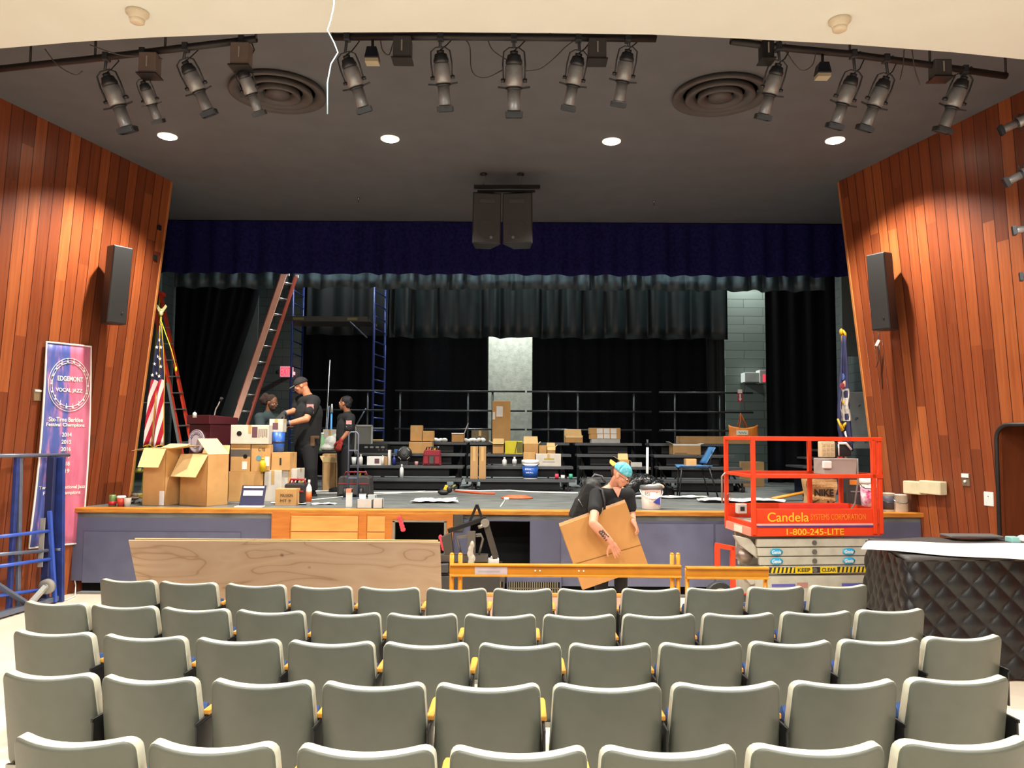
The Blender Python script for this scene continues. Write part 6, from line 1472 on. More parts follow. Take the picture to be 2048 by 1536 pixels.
# scissor arms and chassis
z = zB - .02; arms = []
for k in range(4):
    h = .085; z1 = z - .012; z0 = z1 - h; dx = .05 + .012 * k
    g = G(); g.bx(dx, L - .10 - .004 * k, .04 + .004 * k, .09, z0, z1); a = g.build('scissor_arm', LIFTG, r, bev=.006)
    g = G(); g.bx(dx, L - .1, D - .09, D - .04, z0, z1); g.build('scissor_arm', LIFTG, r, bev=.006)
    g = G(); g.cyl((L / 2 - .03, .04, (z0 + z1) / 2), (L / 2 - .03, .028, (z0 + z1) / 2), .026, n=16); g.build('pivot_pin', M('pin_grey', '8d897e', .3, .6), a)
    if k in (1, 2):
        for X in (.26, L - .36):
            g = G(); g.lathe([(.07, 0), (.07, .004), (0, .004)], c=(X, .036, (z0 + z1) / 2), X=Matrix.Rotation(pi / 2, 3, 'X'), n=28, sy=.55); lg = g.build('logo_oval', M('logo_blue', '2aa4cf', .4), a)
            text('logo_lettering', 'Genie', M('logo_white', 'e8e4e0', .5), lg, (X, .030, (z0 + z1) / 2), w=.10, h=.04, shear=.25, off=.002)
    if k == 3:
        g = G(); g.bx(.18, L - .13, .046, .05, z0 + .012, z1 - .012); hz = g.build('hazard_tape', INK, a)
        for q_ in list(range(6)) + list(range(17, 24)):
            X = .20 + q_ * .045; g = G(); g.prism([(X, z0 + .013), (X + .022, z0 + .013), (X + .036, z1 - .013), (X + .014, z1 - .013)], .043, .046); g.build('yellow_stripe', YEL, hz)
        g = G(); g.bx(.47, .66, .040, .046, z0 + .008, z1 - .008); g.bx(.75, .94, .040, .046, z0 + .008, z1 - .008); g.build('yellow_plate', YEL, hz)
        text('lettering', 'KEEP', INK, hz, (.565, .038, (z0 + z1) / 2), w=.14, h=.04, off=.002); text('lettering', 'CLEAR', INK, hz, (.845, .038, (z0 + z1) / 2), w=.16, h=.04, off=.002)
    z = z0
g = G(); g.bx(.02, L - .08, .03, D - .03, .14, z - .02); ch = g.build('chassis', LIFTG, r, bev=.01)
for xa, xb in ((.20, .46), (L - .45, L - .12)): g = G(); g.bx(xa, xb, .026, .03, z - .13, z - .1); g.build('decal', M('decal_violet', '5d5aa8', .5), ch); g = G(); g.bx(.48, .60, .026, .03, z - .14, z - .09); g.build('decal', M('stripe_pink', 'e6a89a', .5), ch)
g = G(); g.prism([(.0, zB - .04), (-.18, zB + .0), (-.12, zB - .1), (.08, zB - .25), (.12, zB - .2)], .1, .16); g.build('linkage_arm', LIFTG, r, bev=.005)
g = G(); g.cyl((-.12, .2, zB - .18), (.02, .2, zB - .28), .07, n=18); g.cyl((-.05, .3, zB - .12), (-.0, .3, zB - .14), .05, n=14); g.build('hydraulic_motor', M('worn_steel', '9b8a7e', .4, .6), r)
g = G(); g.prism([(-.10, zB - .42), (.06, zB - .34), (.10, zB - .40), (.06, zB - .5), (-.02, zB - .52)], .05, .2); g.build('linkage_arm', LIFTG, r, bev=.005)
for X in (-.37, -.2): g = G(); g.bar((X, .1, .28 if X > -.3 else zB - .44), (X, .1, zB - .12), .05, .05); g.build('ladder_frame', LIFTR, r, bev=.006)
g = G(); g.bar((-.39, .1, zB - .1), (-.18, .1, zB - .14), .05, .05); g.bar((-.39, .1, zB - .42), (-.2, .1, zB - .42), .03, .03); g.bar((-.2, .1, .30), (.04, .1, .30), .04, .04); g.build('ladder_frame', LIFTR, r, bev=.006)
g = G(); g.box((-.2, .1, zB - .75), (.09, .06, .08)); g.build('red_bumper', M('lift_red_deep', 'cf2f1c', .4), r, bev=.02)
for X in (-.12, L - .2):
    for yy in (.0, D): g = G(); g.cyl((X, yy - .05, .16), (X, yy + .05, .16), .16, n=28); wh = g.build('wheel', DKGREY, r); g = G(); g.cyl((X, yy - .056, .16), (X, yy + .056, .16), .10, n=24); g.build('wheel_hub', M('hub_white', 'c9c6bd', .4), wh)
g = G(); g.bx(-.2, .1, .08, D - .08, .12, .2); g.build('axle_beam', LIFTG, r)
# controller and supply tray hung inside the right end of the platform
p = V((L - .26, .42, zR - .12)); 
g = G(); g.box(p + V((-.13, 0, .0)), (.17, .08, .18)); cx_ = g.build('control_box', M('cream_box', 'd9c39c', .5), r, bev=.01)
for i in range(3):
    for j in range(3): g = G(); g.box(p + V((-.18 + .05 * i, -.045, -.05 + .05 * j)), (.03, .012, .03)); g.build('button', M('cream_button', 'c9b389', .5), cx_, bev=.003)
g = G(); g.box(p + V((.06, .02, .0)), (.2, .05, .16)); g.build('black_case', BLACKP, r); g = G(); g.tube([p + V((.0, -.03, .07)), p + V((.09, -.03, .07)), p + V((.15, -.03, .0))], .014); g.tube([p + V((-.0, -.03, -.07)), p + V((.0, -.03, .06))], .008); g.build('white_strap', WHITE, r)
g = G(); g.prism([(-.24, -.10), (.16, -.10), (.14, -.30), (-.24, -.28)], -.14, .10); 
for v in g.v: v += p
g.build('parts_tray', M('dusty_grey_tray', 'a79b93', .4), r, bev=.01); g = G(); g.box(p + V((-.21, -.16, -.17)), (.10, .04, .08)); g.build('white_tag', WHITE, r, bev=.01)
g = G(); g.tube([p + V((.18, -.1, -.1)), p + V((.18, -.1, -.35)), p + V((.14, -.1, -.6)), p + V((.05, -.05, zD + .05 - p.z))], .01); g.build('coiled_cable', M('grey_cable', '8f8c86', .5), r)

# ---------------------------------------------------------------- quilted covered table
c0 = onz(1812, 1330, 0); Yq = 6.5
nl = at(1812, 1122, Yq); zq = nl.z; fl_ = at(1736, 1095, 7.75)
nr = V((nl.x + 1.6, Yq + .12, zq)); fl_ = V((at(1736, 1100, 7.8).x, 7.8, zq))
r = T('quilted_table', 'long table wrapped in black quilted moving blankets at right', 'table', (nl.x, nl.y, 0)); o = V((nl.x, nl.y, 0))
path = [fl_ - o, nl - o, nr - o]; path = [V((p.x, p.y, 0)) for p in path]; La = (path[1] - path[0]).length; Lb = (path[2] - path[1]).length
def pathpt(s):
    rad = .12
    if s < La - rad: t = s / La; p = path[0].lerp(path[1], t); n_ = (path[1] - path[0]).normalized()
    elif s > La + rad: t = (s - La) / Lb; p = path[1].lerp(path[2], t); n_ = (path[2] - path[1]).normalized()
    else:
        t = (s - La + rad) / (2 * rad); a = path[0].lerp(path[1], 1 - rad / La); b = path[1]; c = path[1].lerp(path[2], rad / Lb)
        p = a * (1 - t) ** 2 + b * 2 * t * (1 - t) + c * t * t; n_ = ((path[1] - path[0]).normalized() * (1 - t) + (path[2] - path[1]).normalized() * t).normalized()
    return p, V((n_.y, -n_.x, 0))
Lt = La + Lb; qs = .155
def quilt(u, v):
    s = u * Lt; z = .02 + (zq - .02) * v; p, n_ = pathpt(s)
    a, b = (s + z) / qs, (s - z) / qs; h = (abs(sin(pi * a * .7)) * abs(sin(pi * b * .7))) ** .55
    w_ = .03 * sin(s * 3.1) + .016 * sin(s * 9 + z * 3)
    return V((p.x, p.y, z)) + n_ * (.024 * h + w_ * (1 - v) ** .7 + .05 * (1 - v))
g = G(); g.smooth = True; g.grid(quilt, 330, 90)
QM = M('black_quilted_satin', '101012', .38, c2='0c0c0e', scale=30, bump=.15, spec=.5); g.build('side_blanket', QM, r, smooth=True)
topp = [path[0], path[1], path[2], path[2] + V((.2, 1.3, 0))]
g = G(); g.grid(lambda u, v: path[1].lerp(path[2], u).lerp(path[0].lerp(path[0] + V((1.7, .05, 0)), u), v) + V((0, -.01, zq + .008 + .01 * sin(u * 13) * sin(v * 5))), 30, 12); g.build('top_blanket', M('grey_blanket_top', '3a3836', .6), r, smooth=True, solid=.03)
for x in (.15, 1.35):
    for yy in (.15, 1.1): g = G(); g.cyl((x + .3 * (yy > 1), yy, 0), (x + .3 * (yy > 1), yy, zq - .02), .03); g.build('leg', BLACKM, r)
g = G(); g.box((.95, .65, zq - .03), (1.3, 1.0, .03)); g.build('table_top', DKGREY, r)
pz = zq + .045
def q3(px, py): return onz(px, py, pz)
A_, B_, C_, D_ = q3(1722, 1098), q3(2075, 1122), q3(2075, 1088), q3(1745, 1083)
g = G(); g.smooth = True
def pap(u, v):
    p = A_.lerp(B_, u).lerp(D_.lerp(C_, u), v); lift = .0
    return V((p.x, p.y, pz + .006 * sin(u * 9) + .03 * max(0, 1 - u * 6) * sin(v * 3)))
g.grid(pap, 30, 8); tag(g.build('paper_roll_sheet', PAPER, solid=.004), 'long white paper sheet across the quilted black table', 'paper')
g = G(); p = q3(1955, 1077); g.box((p.x, p.y + .1, pz + .012), (.52, .22, .025)); tag(g.build('folded_blanket', M('grey_felt', '5c5754', .9), bev=.01), 'folded grey blanket at the far edge of the quilted table', 'blanket')
g = G(); p = q3(2026, 1085); g.box((p.x, p.y, pz + .03), (.09, .1, .05)); tag(g.build('teal_box', M('pale_teal', '8cc2bd', .5), bev=.006), 'small pale teal box on the quilted table', 'box')
g = G(); p = q3(2046, 1086); g.ell((p.x, p.y, pz + .04), (.05, .05, .035)); tag(g.build('white_dish', WHITE), 'white rounded dish beside the small teal box', 'dish')

# ---------------------------------------------------------------- folded blue scaffold at the left
Y = 9.0; r = T('folded_scaffold', 'folded blue steel scaffold frames standing at left wall', 'scaffold', (at(60, 0, Y).x, Y, 0)); o = r.location
def f_(px, py, dy=0): return at(px, py, Y - .12 + dy + (px - 60) * .0065) - o
g = G(); g.cyl(f_(-40, 912, -.05), f_(138, 910, .1), .022); g.build('top_rail', SCAFG, r)
for xa, xb, w, m_ in ((34, 18, .05, SCAFB), (41, 36, .04, SCAFG), (104, 88, .09, M('deep_blue_steel', '1f2a55', .45)), (118, 116, .13, SCAFB)):
    g = G(); a, b = f_(xa, 914), f_(xb, 1205); b.z = 0.0; g.bar(a, b, w, .05, (0, 1, 0)); g.build('upright', m_, r, bev=.008)
a, b = f_(99, 1022, -.06), f_(110, 1200, -.06); b.z = 0.02; g = G(); g.bar(a, b, .045, .04, (0, 1, 0)); g.build('upright', M('bright_blue_steel', '3a59b8', .4), r, bev=.006)
for (xa, ya, xb, yb, m_) in ((-40, 1078, 98, 1062, 'b'), (-40, 1112, 95, 1101, 'g'), (-40, 1138, 102, 1118, 'b'), (-40, 1196, 75, 1181, 'b')):
    g = G(); g.cyl(f_(xa, ya, -.05), f_(xb, yb, -.05), .020); g.build('rung', M('bright_blue_steel', '3a59b8', .4) if m_ == 'b' else SCAFG, r)
g = G(); g.bar(f_(-20, 1160, -.1), f_(55, 1208, -.1), .06, .03, (0, 1, 0)); g.build('diagonal_brace', SCAFG, r)
g = G(); g.bar(f_(86, 1036, -.04), f_(80, 1134, -.04), .055, .012, (0, 1, 0)); g.build('galvanised_strip', M('pale_steel', 'a9a9a3', .4, .3), r)
g = G(); a, b = f_(-60, 1215, -.1), f_(112, 1196, -.0); a.z = b.z = .05; g.bar(a, b, .08, .06); g.build('base_bar', SCAFG, r, bev=.006)
g = G(); g.cyl(f_(122, 1099, -.05) - V((.1, 0, 0)), f_(122, 1099, -.05), .02); g.build('lock_pin', SCAFG, r)
c = f_(94, 1173, -.12); g = G(); g.lathe([(.04, -.025), (.085, -.025), (.085, .025), (.04, .025)], c=c, X=Matrix.Rotation(pi / 2, 3, 'X'), n=24); cs = g.build('caster_wheel', M('dusty_caster', '8e8a82', .5), r)
g = G(); g.bar(c + V((0, -.03, 0)), f_(58, 1210, -.12), .05, .05, (0, 1, 0)); g.cyl(c + V((0, -.04, 0)), c + V((0, .04, 0)), .03); g.build('caster_fork', M('pale_steel', 'a9a9a3', .4, .3), r)
# ---------------------------------------------------------------- people
def remesh(o, vox, smooth=3):
    md = o.modifiers.new('remesh', 'REMESH'); md.mode = 'VOXEL'; md.voxel_size = vox; md.use_smooth_shade = True
    if smooth: ms = o.modifiers.new('smooth', 'SMOOTH'); ms.factor = .5; ms.iterations = smooth
    dg = bpy.context.evaluated_depsgraph_get(); me = bpy.data.meshes.new_from_object(o.evaluated_get(dg)); o.modifiers.clear(); o.data = me
    return o
def frame(fwd, up):
    f = V(fwd).normalized(); x = f.cross(V(up)).normalized(); u = x.cross(f); return Matrix((x, f, u)).transposed()   # local x right, y forward, z up
def head(g, c, R, s=1.0, beard=False):
    def P(x, y, z): return V(c) + R @ (V((x, y, z)) * s)
    def E(x, y, z, a, b, d, q=None): g.ell(P(x, y, z), (a * s, b * s, d * s), R if q is None else R @ q, n=18, m=12)
    E(0, -.012, .03, .074, .092, .092)      # cranium
    E(0, .022, -.025, .060, .068, .078)     # face
    E(0, .040, -.072, .040, .040, .034)     # jaw and chin
    E(0, .086, -.012, .012, .016, .026); E(0, .098, -.026, .013, .012, .010)   # nose
    E(0, .074, .024, .052, .018, .012)      # brow
    E(0, .082, -.052, .024, .010, .006); E(0, .080, -.062, .020, .010, .006)  # lips
    for k in (-1, 1): E(k * .076, -.005, -.006, .009, .020, .032); E(k * .042, .058, -.022, .02, .02, .018)
def face_parts(root, c, R, s=1.0, hair=None):
    def P(x, y, z): return V(c) + R @ (V((x, y, z)) * s)
    for k in (-1, 1):
        g = G(); g.ell(P(k * .030, .080, .006), (.011 * s,) * 3, R, n=12, m=8); e = g.build('eye', M('eye_white', 'e6e0d8', .3), root); g = G(); g.ell(P(k * .030, .0895, .005), (.005 * s,) * 3, R, n=8, m=6); g.build('iris', M('eye_dark', '2b1d14', .3), e)
        g = G(); g.bar(P(k * .014, .090, .026), P(k * .048, .078, .028), .008 * s, .007 * s); g.build('eyebrow', hair or M('dark_hair', '2a211c', .8), root)
    g = G(); g.bar(P(-.020, .0905, -.057), P(.020, .0905, -.057), .004 * s, .003 * s); g.build('mouth_line', M('lip_tone', '8a4a40', .6), root)
def hand(g, wrist, R, s=1.0, side=1, curl=.35, spread=.10, thumb=.9):
    """palm along local y, back of the hand towards local z; side=+1 thumb at +x"""
    def P(x, y, z): return V(wrist) + R @ (V((x, y, z)) * s)
    g.ell(P(0, .045, 0), (.040 * s, .052 * s, .017 * s), R, n=14, m=10); g.cap(P(0, -.01, 0), P(0, .03, 0), .025 * s, .026 * s)
    for i, (x, L, a) in enumerate(((.030, .072, 1), (.010, .080, .35), (-.010, .074, -.35), (-.029, .058, -1))):
        x *= side; an = a * spread * side; p = P(x, .082, 0); q = p; ang = curl * .5
        for j, f in enumerate((.45, .32, .23)):
            d = R @ V((sin(an) * cos(ang), cos(an) * cos(ang), -sin(ang))); n = q + d * L * f * s; g.cap(q, n, (.0092 - .0008 * j) * s, (.0086 - .0008 * j) * s); q = n; ang += curl
        g.cap(P(x * .8, .045, 0), p, .012 * s, .0096 * s)
    t0 = P(.026 * side, .018, -.004); t1 = P((.026 + .030 * thumb) * side, .045, -.010); t2 = P((.026 + .046 * thumb) * side, .074, -.014); t3 = P((.026 + .050 * thumb) * side, .096, -.018)
    g.cap(t0, t1, .014 * s, .012 * s); g.cap(t1, t2, .012 * s, .010 * s); g.cap(t2, t3, .010 * s, .0085 * s)
def leg_chain(g, hip, knee, ank, k=1.0):
    g.cap(hip, knee, .088 * k, .058 * k); c = V(knee).lerp(V(ank), .3); g.cap(knee, c, .056 * k, .057 * k); g.cap(c, ank, .057 * k, .038 * k)
def shoe(root, ank, d, name='boot', mat=None, z0=0):
    d = V((d[0], d[1], 0)).normalized(); g = G(); R = frame(d, (0, 0, 1)); a = V((ank[0], ank[1], z0))
    g.ell(a + d * .07 + V((0, 0, .045)), (.05, .14, .045), R, n=16, m=10); g.cap(a + V((0, 0, .06)), a + V((0, 0, .16)), .052, .055); g.box(a + d * .06 + V((0, 0, .012)), (.095, .28, .024), R)
    remesh(g.build(name, mat or BSHIRT, root), .01, 2)

# --- capped man carrying the cardboard panel, in front of the stage
Y = 8.7; root = T('person', 'person in turquoise cap and black T-shirt carrying a cardboard panel', 'person', (at(1222, 1200, Y).x, Y, 0)); o = root.location
def j(px, py, dy=0.0): return at(px, py, Y + dy) - o
SK = SKIN
hipL, hipR = j(1203, 1085, .02), j(1240, 1083, .06); kneeL, kneeR = j(1204, 1150, -.05), j(1242, 1150, .0); ankL, ankR = j(1200, 1226, .08), j(1241, 1222, .1); ankL.z = ankR.z = .09
pel = j(1221, 1078, .03); chest = j(1222, 1015, -.0); neckb = j(1226, 975, -.02); neckt = j(1238, 966, -.08)
shL, shR = j(1194, 990, -.12), j(1256, 990, .03)
elL, wrL = j(1186, 1047, -.46), j(1221, 1083, -.47)
elR, wrR = j(1264, 1030, .0), j(1267, 1043, -.30)
hc = j(1243, 950, -.14); hf = V((.80, -.50, -.62)); R = frame(hf, (0, 0, 1)); hs = 1.12
g = G()
head(g, hc, R, hs); g.cap(neckb, hc + R @ V((0, -.02, -.05)), .062, .058)
g.cap(shL, elL, .058, .048); c = V(elL).lerp(wrL, .3); g.cap(elL, c, .048, .052); g.cap(c, wrL, .052, .033)
g.cap(shR, elR, .05, .042); g.cap(elR, wrR, .042, .028)
g.cap(chest, neckb, .12, .07); g.cap(shL, neckb, .055, .055); g.cap(shR, neckb, .055, .055); g.cap(pel, chest, .13, .13); leg_chain(g, hipL, kneeL, ankL); leg_chain(g, hipR, kneeR, ankR)
d = (j(1238, 1112, -.44) - wrL); Rh = frame(d, (.15, -1, .1)); hand(g, wrL + d.normalized() * .015, Rh, 1.12, side=1, curl=.10, spread=.13, thumb=1.25)
d2 = V((.35, -.35, -.75)); Rh2 = frame(d2, (.8, -.3, .4)); hand(g, wrR, Rh2, 1.0, side=-1, curl=.55, spread=.05)
remesh(g.build('body', SK, root), .0058, 2)
face_parts(root, hc, R, hs)
# shirt, trousers
g = G(); g.cap(pel + V((0, 0, -.02)), j(1221, 1045, .02), .155, .165); g.cap(j(1221, 1045, .02), chest + V((0, 0, .02)), .165, .165); g.ell(chest + V((0, .0, .06)), (.19, .125, .15)); g.cap(shL, shR, .085, .085); g.cap(shL, shL.lerp(elL, .52), .085, .078); g.cap(shR, shR.lerp(elR, .62), .08, .07); g.cap(neckb + V((-.03, .04, -.03)), chest, .085, .12)
remesh(g.build('t_shirt', BSHIRT, root), .011, 3)
g = G(); g.prism([(-.055, .05), (.055, .05), (.0, -.07)], -.004, .004); o_ = g.build('v_neckline', SK, root, loc=neckb + V((.035, -.115, -.035)), rot=(-.35, 0, .15))
g = G(); g.cap(hipL, hipR, .12, .12); g.cap(pel, pel + V((0, 0, -.05)), .15, .13)
for a, b, c in ((hipL, kneeL, ankL), (hipR, kneeR, ankR)): g.cap(a, b, .105, .078); g.cyl(b, c + V((0, 0, -.02)), .078, .072); g.ell(b, (.08,) * 3)
remesh(g.build('trousers', M('charcoal_trousers', '1d1d20', .9), root), .013, 3)
shoe(root, ankL, (-.3, -1)); shoe(root, ankR, (.4, -1))
# cap: crown over skull, brim to the back, pale blue pattern
def HP(x, y, z): return hc + R @ (V((x, y, z)) * hs)
g = G(); g.grid(lambda u, v: HP(.083 * cos(2 * pi * u) * cos(v * pi / 2), -.012 + .100 * sin(2 * pi * u) * cos(v * pi / 2), .034 + .092 * sin(v * pi / 2)), 28, 10); cp = g.build('cap', M('turquoise_patterned_cloth', '3fa3b5', .8, c2='7fc3cc', scale=38), root, solid=.006, smooth=True)
g = G(); g.grid(lambda u, v: HP(.068 * (2 * u - 1) * (1 - .25 * v * v), -.095 - .085 * v * (1 - .35 * (2 * u - 1) ** 2), .040 + .02 * (1 - (2 * u - 1) ** 2) - .0 * v), 12, 6); g.build('brim', M('amber_brim', 'e0a232', .7), cp, solid=.005, smooth=True)
g = G(); g.ell(HP(0, -.075, -.01), (.055, .035, .06), R); g.ell(HP(0, -.10, .0), (.03, .03, .045), R); remesh(g.build('hair', M('brown_hair', '4a2f22', .9), root), .01, 2)
g = G()
for k in (-1, 1): g.tube([HP(k * .030 + .022 * cos(t), .102, .004 + .016 * sin(t)) for t in [i * pi / 6 for i in range(12)]], .0028, n=5, closed=True); g.tube([HP(k * .052, .100, .006), HP(k * .076, .06, .008), HP(k * .082, -.005, .010)], .0028, n=5)
g.tube([HP(-.008, .104, .006), HP(.008, .104, .006)], .0028, n=5); g.build('glasses', INK, root)
# tattoo on the forearm: dark rings as thin patches
g = G(); ax = (wrL - elL).normalized()
for k in range(14):
    c = elL.lerp(wrL, .40 + .032 * k); sdv = ax.cross(V((0, -1, 0))).normalized(); p = c + V((0, -.0470 + .0013 * k, 0)) + sdv * .020 * sin(k * 2.1); g.ell(p, (.019, .006, .009), Euler((0, k * .9, 0)).to_matrix(), n=8, m=5)
g.build('forearm_tattoo', M('tattoo_ink', '5d4a44', .8), root)
# backpack
g = G(); bc = j(1172, 1000, .20); Rb = Euler((0, .42, 0)).to_matrix(); g.box(bc + V((-.0, 0, -.02)), (.20, .26, .42), Rb); g.box(bc + V((-.11, -.0, -.10)), (.10, .22, .22), Rb); g.ell(bc + V((.07, .0, .17)), (.11, .13, .09), Rb)
bk = T('backpack', 'black backpack worn by the person with turquoise cap', 'backpack', tuple(o)); b_ = remesh(g.build('pack_body', M('black_nylon', '191818', .6, bump=.4, bscale=30), bk), .014, 4)
g = G(); g.tube([bc + V((.05, -.02, .23)), bc + V((.10, .0, .29)), bc + V((.18, 0, .27)), bc + V((.22, -.02, .2))], .014); g.build('top_handle', M('strap_grey', '55565a', .5), bk)
g = G(); g.tube([shL + V((-.02, .06, .08)), shL + V((.05, -.085, .06)), shL + V((.07, -.125, -.06)), shL + V((.06, -.13, -.18))], .018, n=6); g.build('shoulder_strap', M('black_nylon', '191818', .6), bk)
g = G(); g.tube([bc + V((-.10, -.16, .02)), bc + V((-.05, -.18, -.06))], .004); g.build('zip_pull', CHROME, bk)
# cardboard panel he carries
A_, B_, C_, D_ = at(1120, 1052, 8.34), at(1252, 1004, 8.46), at(1298, 1134, 8.46), at(1166, 1180, 8.34)
g = G(); n_ = (B_ - A_).cross(D_ - A_).normalized(); t = n_ * .05
if t.y < 0: t = -t
pa = T('cardboard_sheet', 'large folded cardboard panel held by person in turquoise cap', 'cardboard', A_)
vs = [A_, B_, C_, D_]; vs = [v - A_ for v in vs] + [v - A_ + t for v in vs]; g.add(vs, [(0, 1, 2, 3), (7, 6, 5, 4), (0, 4, 5, 1), (1, 5, 6, 2), (2, 6, 7, 3), (3, 7, 4, 0)]); g.build('panel', M('tan_cardboard', 'c08c4e', .8, c2='b88346', scale=3), pa, bev=.004)
e1, e2 = A_.lerp(D_, .60) - A_, B_.lerp(C_, .66) - A_; g = G(); g.bar(e1 - t * .04, e2 - t * .04, .004, .008); g.build('fold_seam', M('seam_brown', '8a6032', .9), pa)
g = G(); g.bar(V((0, 0, .002)) + t * .5, B_ - A_ + t * .5 + V((0, 0, .002)), .05, .006, n_); g.build('top_edge', M('pale_corrugated_edge', 'd9ae80', .8), pa)

# --- tall worker on stage
Y = 11.75; root = T('person', 'person in black cap, T-shirt and dark gloves bending over boxes', 'person', (at(612, 990, Y).x, Y, ST)); o = root.location
def j(px, py, dy=0.0): return at(px, py, Y + dy) - o
hc = j(602, 772, -.02); R = frame(V((-.93, -.22, -.45)), (0, 0, 1)); hs = 1.08
neckb = j(617, 795, .02); sh1, sh2 = j(628, 803, -.16), j(600, 803, .16); chest = j(618, 828, .0); pel = j(614, 885, .03)
el1, wr1 = j(613, 838, -.30), j(573, 848, -.32); el2, wr2 = j(588, 822, .08), j(566, 828, -.12)
hp1, hp2 = j(620, 893, -.06), j(606, 893, .10); k1_, k2_ = j(622, 938, -.10), j(604, 938, .08); a1, a2 = j(624, 985, -.06), j(606, 985, .14); a1.z = a2.z = .09
g = G(); head(g, hc, R, hs); g.cap(neckb, hc + R @ V((0, -.03, -.05)), .066, .062)
g.cap(sh1, el1, .06, .05); g.cap(el1, wr1, .052, .034); g.cap(sh2, el2, .056, .048); g.cap(el2, wr2, .05, .034); g.cap(pel, chest, .17, .18); g.cap(sh1, sh2, .07, .07); g.cap(chest, neckb, .14, .08)
leg_chain(g, hp1, k1_, a1, 1.15); leg_chain(g, hp2, k2_, a2, 1.15)
for w_, e_ , sd in ((wr1, el1, 1), (wr2, el2, -1)): d = (w_ - e_).normalized() + V((0, 0, -.5)); hand(g, w_, frame(d, (0, -.3, 1)), 1.1, side=sd, curl=.35)
remesh(g.build('body', M('ruddy_skin', 'cf8a66', .55, c2='c07a58', scale=12), root), .0085, 2); face_parts(root, hc, R, hs)
g = G(); g.cap(pel, chest, .20, .205); g.ell(chest + V((0, 0, .0)), (.215, .2, .22)); g.cap(sh1, sh2, .10, .10); g.cap(sh1, sh1.lerp(el1, .6), .10, .088); g.cap(sh2, sh2.lerp(el2, .5), .095, .085); g.cap(chest, neckb + V((.01, 0, -.02)), .17, .09); remesh(g.build('t_shirt', BSHIRT, root), .014, 3)
g = G(); g.cap(pel, pel + V((0, 0, -.08)), .205, .19)
for a, b, c in ((hp1, k1_, a1), (hp2, k2_, a2)): g.cap(a, b, .125, .095); g.cyl(b, c, .095, .088); g.ell(b, (.096,) * 3)
remesh(g.build('trousers', M('black_work_trousers', '131315', .9), root), .015, 3)
shoe(root, a1, (-1, -.3)); shoe(root, a2, (-1, -.2))
def HP(x, y, z): return hc + R @ (V((x, y, z)) * hs)
g = G(); g.grid(lambda u, v: HP(.084 * cos(2 * pi * u) * cos(v * pi / 2), -.014 + .102 * sin(2 * pi * u) * cos(v * pi / 2), .028 + .098 * sin(v * pi / 2)), 24, 8); cp = g.build('cap', M('black_cap', '232122', .85), root, solid=.006, smooth=True)
g = G(); g.grid(lambda u, v: HP(.066 * (2 * u - 1) * (1 - .2 * v * v), .080 + .075 * v, .034 - .008 * v + .01 * (1 - (2 * u - 1) ** 2)), 8, 4); g.build('brim', M('grey_brim', '6e6a68', .8), cp, solid=.004, smooth=True)
g = G(); g.box((0, 0, 0), (.10, .006, .075)); p = sh1.lerp(el1, .28) + V((.0, -.098, -.01)); g.build('sleeve_flag_patch', M('patch_pink', 'd9a8a0', .8, c2='b06068', scale=60), root, loc=p, rot=(.15, 0, .1)); g = G(); g.box((0, 0, 0), (.10, .005, .03)); g.build('sleeve_print', M('patch_grey', '8a8a8a', .8), root, loc=p + V((0, .004, -.085)), rot=(.1, 0, .1))
for w_, e_, sd in ((wr1, el1, 1), (wr2, el2, -1)):
    d = (w_ - e_).normalized() + V((0, 0, -.5)); g = G(); g.cap(e_.lerp(w_, .86), w_, .042, .038); hand(g, w_, frame(d, (0, -.3, 1)), 1.28, side=sd, curl=.35); remesh(g.build('work_glove', M('black_glove', '2a2b29', .8), root), .0085, 1)
    g = G(); g.cyl(e_.lerp(w_, .80), e_.lerp(w_, .84), .046, .046); g.build('glove_cuff', M('cuff_violet', '8a86b5', .6), root)
g = G(); g.box(pel + V((.13, -.17, .02)), (.07, .07, .16)); g.box(pel + V((.17, -.17, .08)), (.12, .06, .05)); g.build('belt_pouch', M('brown_leather_pouch', '5a4028', .7), root, bev=.015)

# --- ponytailed worker behind the boxes
Y = 12.15; root = T('person', 'person with beard and bushy ponytail seen behind stacked boxes', 'person', (at(533, 1000, Y).x, Y, ST)); o = root.location
hc = j(544, 806, 0); R = frame(V((.88, -.38, -.3)), (0, 0, 1)); hs = 1.0
neckb = j(537, 826, .02); sh1, sh2 = j(520, 836, -.13), j(552, 838, .15); chest = j(532, 862, .03); pel = j(526, 905, .1)
el1, wr1 = j(521, 866, -.22), j(545, 878, -.30); el2, wr2 = j(560, 862, .1), j(574, 856, -.02)
hp1, hp2 = j(520, 912, .0), j(535, 912, .18); k1_, k2_ = j(524, 952, -.1), j(540, 952, .1); a1, a2 = j(520, 985, .05), j(534, 985, .25); a1.z = a2.z = .09
g = G(); head(g, hc, R, hs); g.cap(neckb, hc + R @ V((0, -.02, -.05)), .056, .054); g.cap(sh1, el1, .05, .042); g.cap(el1, wr1, .042, .03); g.cap(sh2, el2, .05, .042); g.cap(el2, wr2, .042, .03)
g.cap(pel, chest, .13, .13); g.cap(sh1, sh2, .06, .06); g.cap(chest, neckb, .11, .06); leg_chain(g, hp1, k1_, a1, .95); leg_chain(g, hp2, k2_, a2, .95)
for w_, e_, sd in ((wr1, el1, -1), (wr2, el2, 1)): hand(g, w_, frame((w_ - e_), (0, -.2, 1)), 1.0, side=sd, curl=.3)
remesh(g.build('body', SKIN3, root), .0085, 2); face_parts(root, hc, R, hs)
